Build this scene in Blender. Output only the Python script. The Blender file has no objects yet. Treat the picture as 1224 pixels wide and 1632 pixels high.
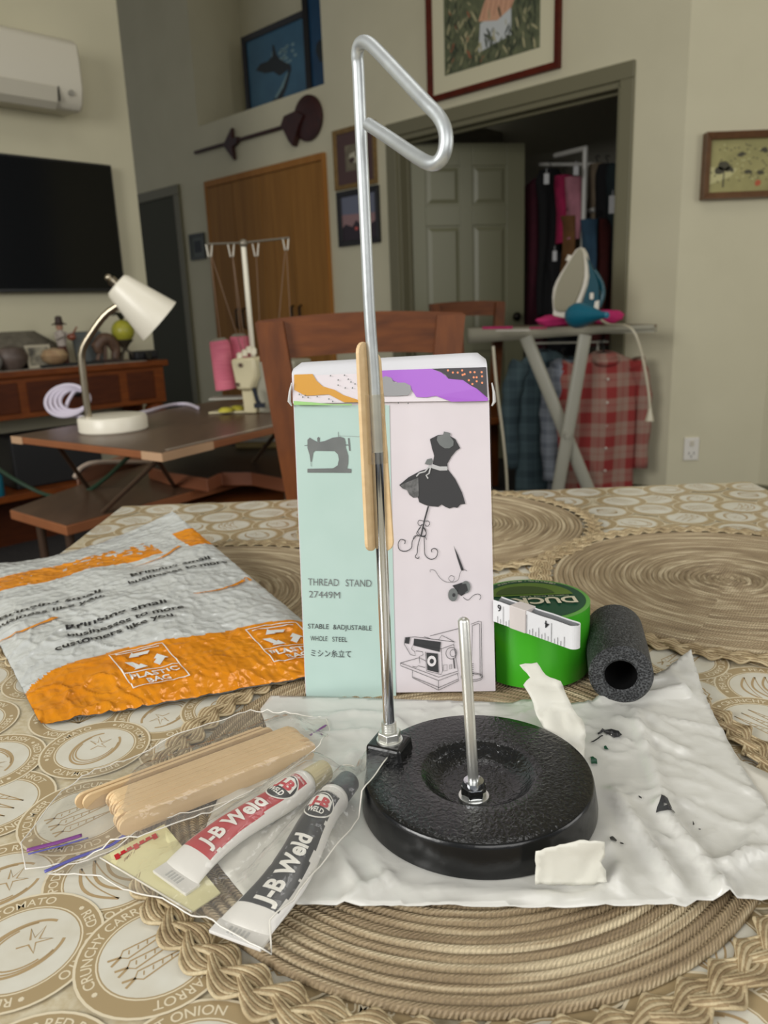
import bpy, bmesh, math, random
from math import sin, cos, pi, radians, sqrt, atan2, exp, floor, hypot
from mathutils import Vector, Matrix, noise, geometry
V = Vector
random.seed(7)

# ---------------------------------------------------------------- camera
F = 1240.0
CAMZ = 1.01
TZ = 0.75                       # table top
PITCH, ROLL = radians(14.4), radians(-2.25)
C = V((0, 0, CAMZ))
fwd = V((0, cos(PITCH), -sin(PITCH)))
up0 = V((0, sin(PITCH), cos(PITCH)))
RX = V((1, 0, 0)) * cos(ROLL) + up0 * sin(ROLL)
UX = V((-1, 0, 0)) * sin(ROLL) + up0 * cos(ROLL)
cam = bpy.data.cameras.new('camera')
camo = bpy.data.objects.new('camera', cam)
bpy.context.scene.collection.objects.link(camo)
bpy.context.scene.camera = camo
m = Matrix((RX, UX, -fwd)).transposed().to_4x4()
m.translation = C
camo.matrix_world = m
cam.sensor_width = 36
cam.sensor_height = 36
cam.sensor_fit = 'AUTO'
cam.lens = 36 * F / 1632
cam.clip_start = 0.02
cam.dof.use_dof = True
cam.dof.focus_distance = 0.43
cam.dof.aperture_fstop = 13.5

# ---------------------------------------------------------------- world, window light, exposure
scn = bpy.context.scene
scn.view_settings.view_transform = 'Standard'
scn.view_settings.look = 'None'
scn.view_settings.gamma = 1
scn.view_settings.use_curve_mapping = False
scn.view_settings.exposure = 0.22
w = bpy.data.worlds.new('world')
scn.world = w
w.use_nodes = True
w.node_tree.nodes['Background'].inputs[0].default_value = (0.93, 0.96, 1.0, 1)
w.node_tree.nodes['Background'].inputs[1].default_value = 0.22


def area(name, loc, target, sx, sy, power, col):
    l = bpy.data.lights.new(name, 'AREA')
    l.shape = 'RECTANGLE'
    l.size, l.size_y = sx, sy
    l.energy = power
    l.color = col
    o = bpy.data.objects.new(name, l)
    scn.collection.objects.link(o)
    o.location = loc
    o.rotation_euler = (V(target) - V(loc)).to_track_quat('-Z', 'Y').to_euler()
    return o


area('window_light_left', (-2.3, -0.9, 1.95), (0.3, 1.4, 0.9), 1.5, 1.3, 66, (1.0, 0.985, 0.95))
area('window_light_right', (3.1, 0.3, 1.9), (-0.2, 3.0, 1.2), 1.6, 1.8, 25, (1.0, 0.975, 0.92))
area('window_light_behind', (0.6, -1.7, 2.1), (0.2, 1.4, 0.9), 2.0, 1.3, 25, (1.0, 0.98, 0.95))
area('overhead_glint_light', (0.15, 1.55, 3.9), (0.10, 1.2, 0.7), 1.3, .9, 10, (1.0, 0.99, 0.97))  # unseen overhead light, added to draw glints on the glossy films


# ---------------------------------------------------------------- picture point -> place
def ray(x, y):
    return fwd + RX * ((x - 612) / F) - UX * ((y - 816) / F)


def atz(x, y, z=TZ):
    d = ray(x, y)
    return C + d * ((z - C.z) / d.z)


def aty(x, y, Y):
    d = ray(x, y)
    return C + d * (Y / d.y)


def atp(x, y, p, n):
    d = ray(x, y)
    return C + d * ((p - C).dot(n) / d.dot(n))


# ---------------------------------------------------------------- materials
MATS = {}


def lin(c):
    r = []
    for v in c[:3]:
        v = v / 255.0
        r.append(v / 12.92 if v <= 0.04045 else ((v + 0.055) / 1.055) ** 2.4)
    return (*r, 1)


def mat(name, col, rough=0.6, metal=0.0, bump=None, vary=None, spec=0.5, coat=0.0, sheen=0.0, trans=0.0, stretch=None, emit=None):
    """col 0-255 sRGB; bump=(scale, strength, dist); vary=(col2, scale, detail, contrast)"""
    if name in MATS:
        return MATS[name]
    m = bpy.data.materials.new(name)
    m.use_nodes = True
    nt = m.node_tree
    b = nt.nodes['Principled BSDF']
    b.inputs['Base Color'].default_value = lin(col)
    b.inputs['Roughness'].default_value = rough
    b.inputs['Metallic'].default_value = metal
    b.inputs['Specular IOR Level'].default_value = spec
    b.inputs['Coat Weight'].default_value = coat
    b.inputs['Coat Roughness'].default_value = 0.08
    b.inputs['Transmission Weight'].default_value = trans
    if sheen:
        b.inputs['Sheen Weight'].default_value = sheen
    tc = nt.nodes.new('ShaderNodeTexCoord')
    src = tc.outputs['Object']
    if stretch:
        mp = nt.nodes.new('ShaderNodeMapping')
        mp.inputs['Scale'].default_value = stretch[:3]
        if len(stretch) > 3:
            mp.inputs['Rotation'].default_value = stretch[3]
        nt.links.new(src, mp.inputs[0])
        src = mp.outputs[0]
    if vary:
        n = nt.nodes.new('ShaderNodeTexNoise')
        n.inputs['Scale'].default_value = vary[1]
        n.inputs['Detail'].default_value = vary[2]
        r = nt.nodes.new('ShaderNodeMapRange')
        c = vary[3]
        r.inputs['From Min'].default_value = 0.5 - c
        r.inputs['From Max'].default_value = 0.5 + c
        mx = nt.nodes.new('ShaderNodeMix')
        mx.data_type = 'RGBA'
        mx.inputs[6].default_value = lin(col)
        mx.inputs[7].default_value = lin(vary[0])
        nt.links.new(src, n.inputs['Vector'])
        nt.links.new(n.outputs[0], r.inputs[0])
        nt.links.new(r.outputs[0], mx.inputs[0])
        nt.links.new(mx.outputs[2], b.inputs['Base Color'])
    if bump:
        n = nt.nodes.new('ShaderNodeTexNoise')
        n.inputs['Scale'].default_value = bump[0]
        n.inputs['Detail'].default_value = 3
        bp = nt.nodes.new('ShaderNodeBump')
        bp.inputs['Strength'].default_value = bump[1]
        bp.inputs['Distance'].default_value = bump[2]
        nt.links.new(src, n.inputs['Vector'])
        nt.links.new(n.outputs[0], bp.inputs['Height'])
        nt.links.new(bp.outputs[0], b.inputs['Normal'])
    MATS[name] = m
    return m


def node(nt, kind, **kw):
    n = nt.nodes.new(kind)
    for k, v in kw.items():
        setattr(n, k, v)
    return n


def math_(nt, op, a, b=None, clamp=False):
    n = nt.nodes.new('ShaderNodeMath')
    n.operation = op
    n.use_clamp = clamp
    for i, v in enumerate((a, b)):
        if v is None:
            continue
        if isinstance(v, (int, float)):
            n.inputs[i].default_value = v
        else:
            nt.links.new(v, n.inputs[i])
    return n.outputs[0]


def crumple(m, scale, strength, dist):
    """fine creased relief of a thin plastic film"""
    nt = m.node_tree
    bs = nt.nodes['Principled BSDF']
    tc = nt.nodes['Texture Coordinate'] if 'Texture Coordinate' in nt.nodes else nt.nodes.new('ShaderNodeTexCoord')
    nn = nt.nodes.new('ShaderNodeTexNoise'); nn.inputs['Scale'].default_value = scale * .5; nn.inputs['Detail'].default_value = 2
    nt.links.new(tc.outputs['Object'], nn.inputs['Vector'])
    va = nt.nodes.new('ShaderNodeVectorMath'); va.operation = 'MULTIPLY_ADD'
    nt.links.new(nn.outputs['Color'], va.inputs[0]); va.inputs[1].default_value = (.02, .02, .02); nt.links.new(tc.outputs['Object'], va.inputs[2])
    h = None
    for sc, wt in ((scale, 1.0), (scale * 2.3, .4)):
        vo = nt.nodes.new('ShaderNodeTexVoronoi'); vo.inputs['Scale'].default_value = sc
        nt.links.new(va.outputs[0], vo.inputs['Vector'])
        q = math_(nt, 'MULTIPLY', vo.outputs['Distance'], wt)
        h = q if h is None else math_(nt, 'ADD', h, q)
    bp = nt.nodes.new('ShaderNodeBump'); bp.inputs['Strength'].default_value = strength; bp.inputs['Distance'].default_value = dist
    nt.links.new(h, bp.inputs['Height'])
    if bs.inputs['Normal'].is_linked:
        nt.links.new(bs.inputs['Normal'].links[0].from_socket, bp.inputs['Normal'])
    nt.links.new(bp.outputs[0], bs.inputs['Normal'])
    return m


# ---------------------------------------------------------------- mesh building
class MB:
    def __init__(s):
        s.v = []
        s.f = []
        s.m = []

    def add(s, verts, faces, mi=0):
        o = len(s.v)
        s.v.extend(V(p) for p in verts)
        for f in faces:
            s.f.append([i + o for i in f])
            s.m.append(mi)

    def hexa(s, p, mi=0):      # p: 4 bottom (ccw) + 4 top
        s.add(p, [(3, 2, 1, 0), (4, 5, 6, 7), (0, 1, 5, 4), (1, 2, 6, 5), (2, 3, 7, 6), (3, 0, 4, 7)], mi)

    def box(s, c, size, M=None, mi=0):
        x, y, z = (v / 2 for v in size)
        p = [V(q) for q in ((-x, -y, -z), (x, -y, -z), (x, y, -z), (-x, y, -z), (-x, -y, z), (x, -y, z), (x, y, z), (-x, y, z))]
        if M is not None:
            p = [M @ q for q in p]
        s.hexa([q + V(c) for q in p], mi)

    def slab(s, o, a, b, c, mi=0):   # parallelepiped from corner o with edge vectors a,b,c
        o, a, b, c = V(o), V(a), V(b), V(c)
        if a.cross(b).dot(c) < 0:
            a, b = b, a
        s.hexa([o, o + a, o + a + b, o + b, o + c, o + a + c, o + a + b + c, o + b + c], mi)

    def prism(s, poly, ext, mi=0):   # 3D planar polygon extruded by vector
        n = len(poly)
        poly = [V(p) for p in poly]
        ext = V(ext)
        nm = V((0, 0, 0))
        for i in range(n):
            nm += poly[i].cross(poly[(i + 1) % n])
        if nm.dot(ext) < 0:
            poly = poly[::-1]
        s.add(poly + [p + ext for p in poly], [list(range(n))[::-1], list(range(n, 2 * n))] + [(i, (i + 1) % n, n + (i + 1) % n, n + i) for i in range(n)], mi)

    def tube(s, path, r, n=10, closed=False, mi=0, caps=True, flat=1.0, upv=None):
        path = [V(p) for p in path]
        k = len(path)
        if isinstance(r, (int, float)):
            r = [r] * k
        rings = []
        prev = None
        for i in range(k):
            if closed:
                t = path[(i + 1) % k] - path[i - 1]
            else:
                t = path[min(i + 1, k - 1)] - path[max(i - 1, 0)]
            t.normalize()
            if prev is None:
                a = V(upv) if upv else (V((0, 0, 1)) if abs(t.z) < 0.9 else V((1, 0, 0)))
            else:
                a = prev
            a = (a - t * a.dot(t))
            if a.length < 1e-6:
                a = t.orthogonal()
            a.normalize()
            prev = a
            b = t.cross(a)
            rings.append([path[i] + (a * cos(2 * pi * j / n) * flat + b * sin(2 * pi * j / n)) * r[i] for j in range(n)])
        vs = [p for g in rings for p in g]
        fs = []
        for i in range(k if closed else k - 1):
            i2 = (i + 1) % k
            for j in range(n):
                j2 = (j + 1) % n
                fs.append((i * n + j, i * n + j2, i2 * n + j2, i2 * n + j))
        if caps and not closed:
            fs.append(list(range(n))[::-1])
            fs.append([(k - 1) * n + j for j in range(n)])
        s.add(vs, fs, mi)

    def cyl(s, p0, p1, r0, r1=None, n=24, mi=0):
        s.tube([p0, p1], [r0, r0 if r1 is None else r1], n, mi=mi)

    def lathe(s, prof, c, n=32, M=None, mi=0, sx=1, sy=1):
        vs = []
        for r, z in prof:
            for j in range(n):
                a = 2 * pi * j / n
                q = V((r * cos(a) * sx, r * sin(a) * sy, z))
                if M is not None:
                    q = M @ q
                vs.append(q + V(c))
        fs = []
        for i in range(len(prof) - 1):
            for j in range(n):
                j2 = (j + 1) % n
                fs.append((i * n + j, i * n + j2, (i + 1) * n + j2, (i + 1) * n + j))
        if prof[0][0] > 1e-6:
            fs.append(list(range(n))[::-1])
        if prof[-1][0] > 1e-6:
            fs.append([(len(prof) - 1) * n + j for j in range(n)])
        s.add(vs, fs, mi)

    def ell(s, c, r, n=14, k=9, M=None, mi=0):
        s.lathe([(max(1e-7, sin(pi * i / k)), -cos(pi * i / k)) for i in range(k + 1)], c, n, (M or Matrix.Identity(3)) @ Matrix.Diagonal(V(r)), mi)

    def grid(s, fn, nu, nv, mi=0, mfn=None):
        o = len(s.v)
        for i in range(nu + 1):
            for j in range(nv + 1):
                s.v.append(V(fn(i / nu, j / nv)))
        for i in range(nu):
            for j in range(nv):
                a = o + i * (nv + 1) + j
                s.f.append([a, a + nv + 1, a + nv + 2, a + 1])
                s.m.append(mfn((i + .5) / nu, (j + .5) / nv) if mfn else mi)


def woff(o):
    r = V((0, 0, 0))
    while o is not None:
        r += o.location
        o = o.parent
    return r


def tag(o, label=None, cat=None, group=None, kind=None):
    if label: o['label'] = label
    if cat: o['category'] = cat
    if group: o['group'] = group
    if kind: o['kind'] = kind
    return o


def thing(name, loc, label, cat, group=None):
    o = bpy.data.objects.new(name, None)
    o.empty_display_size = 0.02
    scn.collection.objects.link(o)
    o.location = loc
    return tag(o, label, cat, group)


def add(name, mb, mats, parent=None, smooth=False, bevel=None, label=None, cat=None, group=None, kind=None, origin=None, weld=False):
    if not isinstance(mats, (list, tuple)):
        mats = [mats]
    if parent is not None:
        off = woff(parent)
    elif origin is not None:
        off = V(origin)
    else:
        xs = [p.x for p in mb.v]; ys = [p.y for p in mb.v]; zs = [p.z for p in mb.v]
        off = V(((min(xs) + max(xs)) / 2, (min(ys) + max(ys)) / 2, min(zs)))
    me = bpy.data.meshes.new(name)
    me.from_pydata([p - off for p in mb.v], [], mb.f)
    for mm in mats:
        me.materials.append(mm)
    me.polygons.foreach_set('material_index', mb.m)
    if smooth:
        me.polygons.foreach_set('use_smooth', [True] * len(me.polygons))
    me.validate()
    me.update()
    if weld:
        bm = bmesh.new(); bm.from_mesh(me)
        bmesh.ops.remove_doubles(bm, verts=bm.verts, dist=1e-6)
        bmesh.ops.recalc_face_normals(bm, faces=bm.faces)
        bm.to_mesh(me); bm.free()
    if smooth and smooth != 'all':
        try:
            me.set_sharp_from_angle(angle=radians(42))
        except Exception:
            pass
    o = bpy.data.objects.new(name, me)
    scn.collection.objects.link(o)
    if parent is not None:
        o.parent = parent
    else:
        o.location = off
    if bevel:
        b = o.modifiers.new('bevel', 'BEVEL')
        b.width = bevel
        b.segments = 2
        b.limit_method = 'ANGLE'
        b.angle_limit = radians(40)
    tag(o, label, cat, group, kind)
    return o


def dup(o, parent=None, loc=None, rotz=None, label=None):
    c = o.copy()
    scn.collection.objects.link(c)
    if parent is not None: c.parent = parent
    if loc is not None: c.location = loc
    if rotz is not None: c.rotation_euler = (0, 0, rotz)
    if label: c['label'] = label
    for ch in list(o.children):
        dup(ch, c)
    return c


# ---------------------------------------------------------------- text as flat meshes
_TX = {}


def text2d(s, bold=0.0, shear=0.0, space=1.0, fine=False):
    key = (s, bold, shear, space, fine)
    if key in _TX:
        return _TX[key]
    cu = bpy.data.curves.new('lettering', 'FONT')
    cu.body = s
    cu.size = 1
    cu.offset = bold
    cu.shear = shear
    cu.space_character = space
    cu.resolution_u = 3
    o = bpy.data.objects.new('lettering', cu)
    scn.collection.objects.link(o)
    dg = bpy.context.evaluated_depsgraph_get()
    me = bpy.data.meshes.new_from_object(o.evaluated_get(dg))
    if fine:
        bm = bmesh.new(); bm.from_mesh(me)
        bmesh.ops.triangulate(bm, faces=bm.faces)
        for it in range(4):
            es = [e for e in bm.edges if e.calc_length() > .11]
            if not es: break
            bmesh.ops.subdivide_edges(bm, edges=es, cuts=1)
            bmesh.ops.triangulate(bm, faces=bm.faces)
        bm.to_mesh(me); bm.free()
    vs = [(v.co.x, v.co.y) for v in me.vertices]
    fs = [list(p.vertices) for p in me.polygons]
    # face orientation up
    fs2 = []
    for f in fs:
        a = 0
        for i in range(len(f)):
            x1, y1 = vs[f[i]]; x2, y2 = vs[f[(i + 1) % len(f)]]
            a += x1 * y2 - x2 * y1
        fs2.append(f if a > 0 else f[::-1])
    bpy.data.objects.remove(o)
    bpy.data.curves.remove(cu)
    bpy.data.meshes.remove(me)
    w = max([p[0] for p in vs] or [1]); x0 = min([p[0] for p in vs] or [0])
    _TX[key] = (vs, fs2, x0, w)
    return _TX[key]


def put_text(mb, s, fn, width=None, height=None, mi=0, bold=0.0, shear=0.0, centre=False, space=1.0, x=0, y=0, fine=False):
    """fn maps (x, y) metres -> world; width: total width (scales x), height: cap height"""
    vs, fs, x0, x1 = text2d(s, bold, shear, space, fine)
    sy = (height / 0.73) if height else width / (x1 - x0)
    sx = (width / (x1 - x0)) if width else sy
    dx = -(x1 - x0) * sx / 2 if centre else 0
    mb.add([fn(x + dx + (a - x0) * sx, y + b * sy) for a, b in vs], fs, mi)


def frame_fn(o, ex, ey):
    o, ex, ey = V(o), V(ex).normalized(), V(ey).normalized()
    return lambda a, b: o + ex * a + ey * b


def inside(poly, x, y):
    r = False
    j = len(poly) - 1
    for i in range(len(poly)):
        xi, yi = poly[i]; xj, yj = poly[j]
        if (yi > y) != (yj > y) and x < (xj - xi) * (y - yi) / (yj - yi) + xi:
            r = not r
        j = i
    return r


def densify(poly, step, jag=0.0):
    out = []
    n = len(poly)
    for i in range(n):
        a = V(poly[i]); b = V(poly[(i + 1) % n])
        k = max(1, int((b - a).length / step))
        nr = V((-(b - a).y, (b - a).x)).normalized()
        for q in range(k):
            p = a.lerp(b, q / k)
            if jag and q: p = p + nr * random.uniform(-jag, jag)
            out.append(p)
    return out


def cdt(poly, step, jag=0.0):
    bd = densify(poly, step, jag)
    pts = list(bd)
    xs = [p[0] for p in bd]; ys = [p[1] for p in bd]
    pl = [(p[0], p[1]) for p in bd]
    ny = int((max(ys) - min(ys)) / step / 0.87) + 1
    for j in range(1, ny):
        y = min(ys) + j * step * 0.87
        x = min(xs) + (step / 2 if j % 2 else 0)
        while x < max(xs):
            if inside(pl, x, y) and min((x - p[0]) ** 2 + (y - p[1]) ** 2 for p in bd) > (step * 0.55) ** 2:
                pts.append(V((x, y)))
            x += step
    k = len(bd)
    r = geometry.delaunay_2d_cdt([V((p[0], p[1])) for p in pts], [(i, (i + 1) % k) for i in range(k)], [], 0, 1e-7)
    vs, fs = r[0], r[2]
    out = []
    for f in fs:
        cx = sum(vs[i].x for i in f) / 3; cy = sum(vs[i].y for i in f) / 3
        if inside(pl, cx, cy):
            a = (vs[f[1]] - vs[f[0]]).cross(vs[f[2]] - vs[f[0]])
            out.append(list(f) if a > 0 else list(f)[::-1])
    return vs, out, bd


def nz(x, y, z=0.0, s=1.0):
    return noise.noise(V((x * s, y * s, z)))


def ridge(x, y, z, s):
    return 1 - min(1, abs(noise.noise(V((x * s, y * s, z)))) * 5)


def arc(c, r, a0, a1, n, ex=V((1, 0, 0)), ey=V((0, 0, 1))):
    return [V(c) + ex * r * cos(a0 + (a1 - a0) * i / n) + ey * r * sin(a0 + (a1 - a0) * i / n) for i in range(n + 1)]


def smoothpath(pts, sub=6, closed=False):
    pts = [V(p) for p in pts]
    out = []
    n = len(pts)
    rng = range(n if closed else n - 1)
    for i in rng:
        p0 = pts[i - 1] if (i > 0 or closed) else pts[0]
        p1 = pts[i]; p2 = pts[(i + 1) % n]
        p3 = pts[(i + 2) % n] if (i + 2 < n or closed) else pts[-1]
        for k in range(sub):
            t = k / sub
            out.append(0.5 * ((2 * p1) + (p2 - p0) * t + (2 * p0 - 5 * p1 + 4 * p2 - p3) * t * t + (3 * p1 - p0 - 3 * p2 + p3) * t ** 3))
    if not closed: out.append(pts[-1])
    return out

# ================================================================ THE ROOM
AB = radians(45.6)
dA = V((cos(AB), sin(AB), 0))       # along the television wall, away from the camera
dB = V((-sin(AB), cos(AB), 0))      # along the doorway wall, away from the camera
nB = dA                             # into the doorway wall
PB = V((1.26, 4.03, 0))             # doorway corner on the doorway wall
QA = V((-1.22, 4.35, 0)) - dA * 0.16
Z3 = V((0, 0, 1))


def wb(u, z, off=0.0):
    return PB + dB * u + Z3 * z - nB * off


def uvB(px, py, off=0.0):
    q = atp(px, py, PB - nB * off, nB)
    return (q - PB).dot(dB), q.z


def wa(v, z, off=0.0):
    return QA + dA * v + Z3 * z - dB * off


def uvA(px, py, off=0.0):
    q = atp(px, py, QA - dB * off, dB)
    return (q - QA).dot(dA), q.z


paint = mat('cream_wall_paint', (209, 203, 175), 0.75, bump=(350, .15, .001), vary=((200, 194, 166), 3, 3, .3))
olive = mat('olive_trim_paint', (112, 108, 84), 0.45, bump=(60, .05, .001))
carpet = mat('dark_carpet', (62, 58, 56), 0.95, bump=(900, .8, .003), vary=((45, 42, 42), 60, 4, .2))
ceilm = mat('ceiling_paint', (205, 200, 188), 0.85)

b = MB()
for u0, u1, z0, z1 in ((-.25, .08, 0, 4.2), (.08, 1.52, 2.02, 4.2), (1.52, 2.15, 0, 4.2), (2.15, 3.60, 0, 2.445), (3.60, 5.6, 0, 4.2)):
    b.slab(wb(u0, z0), dB * (u1 - u0), nB * 0.12, Z3 * (z1 - z0))
# display niche over the wardrobe: left cheek, back and shelf
b.slab(wb(3.60, 2.445, -.12), dB * .05, nB * .35, Z3 * 1.755)
b.slab(wb(2.10, 2.445, -.47), dB * 1.55, nB * .05, Z3 * 1.755)
b.slab(wb(2.10, 2.395, -.12), dB * 1.55, nB * .40, Z3 * .05)
b.slab(wb(2.10, 2.445, -.12), dB * .05, nB * .35, Z3 * 1.755)
add('wall_back', b, paint, kind='structure')

b = MB()
b.slab(wa(.16, 0), -dA * 4.2, dB * .12, Z3 * 4.2)
add('wall_left', b, paint, kind='structure')

cornC = wb(-.25, 0)
b = MB()
b.slab(cornC, V((.47, 0, 0)), V((0, .12, 0)), Z3 * 4.2)
add('wall_right', b, paint, kind='structure')
b = MB()
cD = cornC + V((.47, 0, 0))
b.slab(cD, -dB * 2.6, nB * .12, Z3 * 4.2)
add('wall_far_right', b, paint, kind='structure')
b = MB()
b.slab(V((-5, -4.2, -.05)), V((9.5, 0, 0)), V((0, 13, 0)), Z3 * .05)
add('floor', b, carpet, kind='structure')
b = MB()
b.slab(V((-5, -1.2, 4.2)), V((9.5, 0, 0)), V((0, 10.8, 0)), Z3 * .05)
add('ceiling', b, ceilm, kind='structure')
# baseboards
b = MB()
b.slab(cornC + V((0, -.015, 0)), V((.47, 0, 0)), V((0, .015, 0)), Z3 * .09)
add('baseboard_right', b, olive, kind='structure', bevel=.003)
b = MB()
b.slab(cD - nB * .015, -dB * 2.6, nB * .015, Z3 * .09)
add('baseboard_far_right', b, olive, kind='structure', bevel=.003)
b = MB()
b.slab(wb(-.24, 0, .015), dB * .235, nB * .015, Z3 * .09)
b.slab(wb(1.61, 0, .015), dB * .52, nB * .015, Z3 * .09)
add('baseboard_back', b, olive, kind='structure', bevel=.003)
# doorway trim, jambs
b = MB()
for u0, u1, z0, z1 in ((.0, .07, 0, 2.03), (1.53, 1.61, 0, 2.03), (.0, 1.61, 2.03, 2.105)):
    b.slab(wb(u0, z0, .02), dB * (u1 - u0), nB * .02, Z3 * (z1 - z0))
for u0, u1, z0, z1 in ((.055, .085, 0, 2.02), (1.51, 1.545, 0, 2.02), (.055, 1.545, 2.0, 2.03)):
    b.slab(wb(u0, z0, .008), dB * (u1 - u0), nB * .14, Z3 * (z1 - z0))
for u0, u1, z0, z1 in ((.085, .10, 0, 1.99), (1.495, 1.51, 0, 1.99), (.085, 1.51, 1.985, 2.0)):
    b.slab(wb(u0, z0, -.05), dB * (u1 - u0), nB * .03, Z3 * (z1 - z0))
add('trim_1', b, olive, kind='structure', bevel=.004)
# closet room behind the doorway
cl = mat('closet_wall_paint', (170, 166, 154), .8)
b = MB()
b.slab(wb(-.2, 0, -1.9), dB * 2.6, nB * .08, Z3 * 3.0)
b.slab(wb(-.14, 0, -.12), -dB * .06, nB * 1.86, Z3 * 3.0)
b.slab(wb(2.12, 0, -.48), dB * .05, nB * 1.5, Z3 * 2.39)
b.slab(wb(-.2, 2.9, -.12), dB * 2.4, nB * 1.8, Z3 * .05)
add('wall_closet', b, cl, kind='structure')

# panelled closet door leaf, swung into the closet
leafm = mat('sage_door_paint', (124, 123, 97), .4, bump=(40, .04, .001))
H0 = V((.215, 5.145, 0)); LX = V((.985, .17, 0)).normalized(); LN = V((LX.y, -LX.x, 0))
door = thing('door_1', H0, None, None); tag(door, kind='structure')


def lf(x, z, off=0):
    return H0 + LX * x + Z3 * z + LN * off


b = MB()
b.slab(lf(0, .01, 0), LX * .765, -LN * .030, Z3 * 1.99)
rows = ((.18, .74), (.86, 1.52), (1.64, 1.87))
cols = ((.12, .342), (.422, .645))
xs = [0, .115, .325, .405, .615, .73]
for x0, x1 in ((0, .12), (.342, .422), (.645, .765)):
    b.slab(lf(x0, .01, .009), LX * (x1 - x0), -LN * .009, Z3 * 1.99)
zz = [.01, .18, .74, .86, 1.52, 1.64, 1.87, 2.0]
for i in (0, 2, 4, 6):
    for x0, x1 in cols:
        b.slab(lf(x0, zz[i], .009), LX * (x1 - x0), -LN * .009, Z3 * (zz[i + 1] - zz[i]))
add('door_frame', b, leafm, door, bevel=.003)
for z0, z1 in rows:
    for x0, x1 in cols:
        b = MB()
        i = .012; k = .035
        b.hexa([lf(x0 + i, z0 + i, 0), lf(x1 - i, z0 + i, 0), lf(x1 - i, z1 - i, 0), lf(x0 + i, z1 - i, 0),
                lf(x0 + k, z0 + k, .011), lf(x1 - k, z0 + k, .011), lf(x1 - k, z1 - k, .011), lf(x0 + k, z1 - k, .011)])
        add('panel', b, leafm, door)
brass = mat('dark_hinge_metal', (40, 36, 30), .35, .8)
for z in (.25, 1.05, 1.78):
    b = MB()
    b.cyl(lf(-.008, z - .05, .004), lf(-.008, z + .05, .004), .008, n=12)
    b.slab(lf(-.03, z - .045, -.006), LX * .05, LN * .004, Z3 * .09)
    add('hinge', b, brass, door, smooth=True)
b = MB()
b.cyl(lf(.70, .95, .009), lf(.70, .95, .03), .011, n=14)
b.ell(lf(.70, .95, .055), (.028, .028, .028), 16, 10)
add('door_handle', b, brass, door, smooth=True)

# second, dark door at the end of the hall
b = MB()
dkd = mat('hall_door_paint', (70, 70, 56), .6, spec=.2)
b.slab(wb(4.02, 0, .012), dB * .72, nB * .012, Z3 * 2.0)
add('door_2', b, dkd, kind='structure')
b = MB()
for u0, u1, z0, z1 in ((3.93, 4.01, 0, 2.0), (4.75, 4.83, 0, 2.0), (3.93, 4.83, 2.0, 2.075)):
    b.slab(wb(u0, z0, .025), dB * (u1 - u0), nB * .025, Z3 * (z1 - z0))
add('trim_2', b, olive, kind='structure', bevel=.004)

# wardrobe with four wooden leaves
wd = mat('honey_oak_veneer', (164, 114, 52), .5, spec=.2, stretch=(14, 14, .8), vary=((132, 90, 38), 1.6, 5, .25), bump=(20, .04, .001))
wd2 = mat('honey_oak_edge', (170, 118, 58), .5, spec=.2, stretch=(14, 14, .8), vary=((152, 98, 40), 1.6, 5, .25))
wr = thing('wardrobe', wb(2.85, 0, .03), 'tall honey oak wardrobe with four flush doors under the wall niche', 'wardrobe')
b = MB()
b.slab(wb(2.165, 0, .03), dB * .022, nB * .029, Z3 * 2.04)
b.slab(wb(3.53, 0, .03), dB * .022, nB * .029, Z3 * 2.04)
b.slab(wb(2.187, 1.995, .03), dB * 1.343, nB * .029, Z3 * .045)
add('door_surround', b, wd2, wr, bevel=.002)
for i in range(4):
    u0 = 2.19 + i * .3355
    b = MB()
    b.slab(wb(u0, .02, .026), dB * .332, nB * .024, Z3 * 1.97)
    d = add('door', b, wd, wr, bevel=.002)
    uh = u0 + (.29 if i % 2 == 0 else .042)
    b = MB()
    b.tube([wb(uh, 1.08, .028), wb(uh, 1.07, .05), wb(uh, .94, .05), wb(uh, .93, .028)], .008, 8)
    add('handle', b, brass, d, smooth=True)


# ---------------------------------------------------------------- framed pictures
def picture(name, label, O, ex, n, w_, h_, fw, depth, fm, art, matb=0.0, mm=None, group=None, slip=None):
    """O bottom-left corner on the wall as seen, ex to the right, n out of the wall; art(b, fn, W, H) draws"""
    ez = Z3
    t = thing(name, O + ex * w_ / 2, label, 'picture', group)
    b = MB()
    c = [(0, 0), (w_, 0), (w_, h_), (0, h_)]
    i_ = [(fw, fw), (w_ - fw, fw), (w_ - fw, h_ - fw), (fw, h_ - fw)]
    P = lambda q, d: O + ex * q[0] + ez * q[1] + n * d
    for k in range(4):
        a, a2, e, e2 = c[k], c[(k + 1) % 4], i_[k], i_[(k + 1) % 4]
        b.hexa([P(a, 0), P(a2, 0), P(e2, 0), P(e, 0), P(a, depth), P(a2, depth), P(e2, depth * .7), P(e, depth * .7)])
    add('frame', b, fm, t, bevel=.002)
    x0 = fw
    if matb:
        b = MB()
        b.slab(P((fw, fw), .001), ex * (w_ - 2 * fw), ez * (h_ - 2 * fw), n * depth * .4)
        add('mount_board', b, mm, t)
        x0 = fw + matb
    W, H = w_ - 2 * x0, h_ - 2 * x0
    d0 = depth * .45 if matb else depth * .3
    b = MB()
    b.slab(P((x0, x0), .001), ex * W, ez * H, n * d0)
    mats = []
    fn = lambda a, c2, d=0.0005: P((x0 + a, x0 + c2), d0 + d + .001)
    art(b, fn, W, H, mats)
    add('print', b, mats, t)
    return t


def poly(b, fn, pts, W, H, mi, d=.0006):
    b.add([fn(x * W, y * H, d) for x, y in pts], [list(range(len(pts)))], mi)


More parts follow.
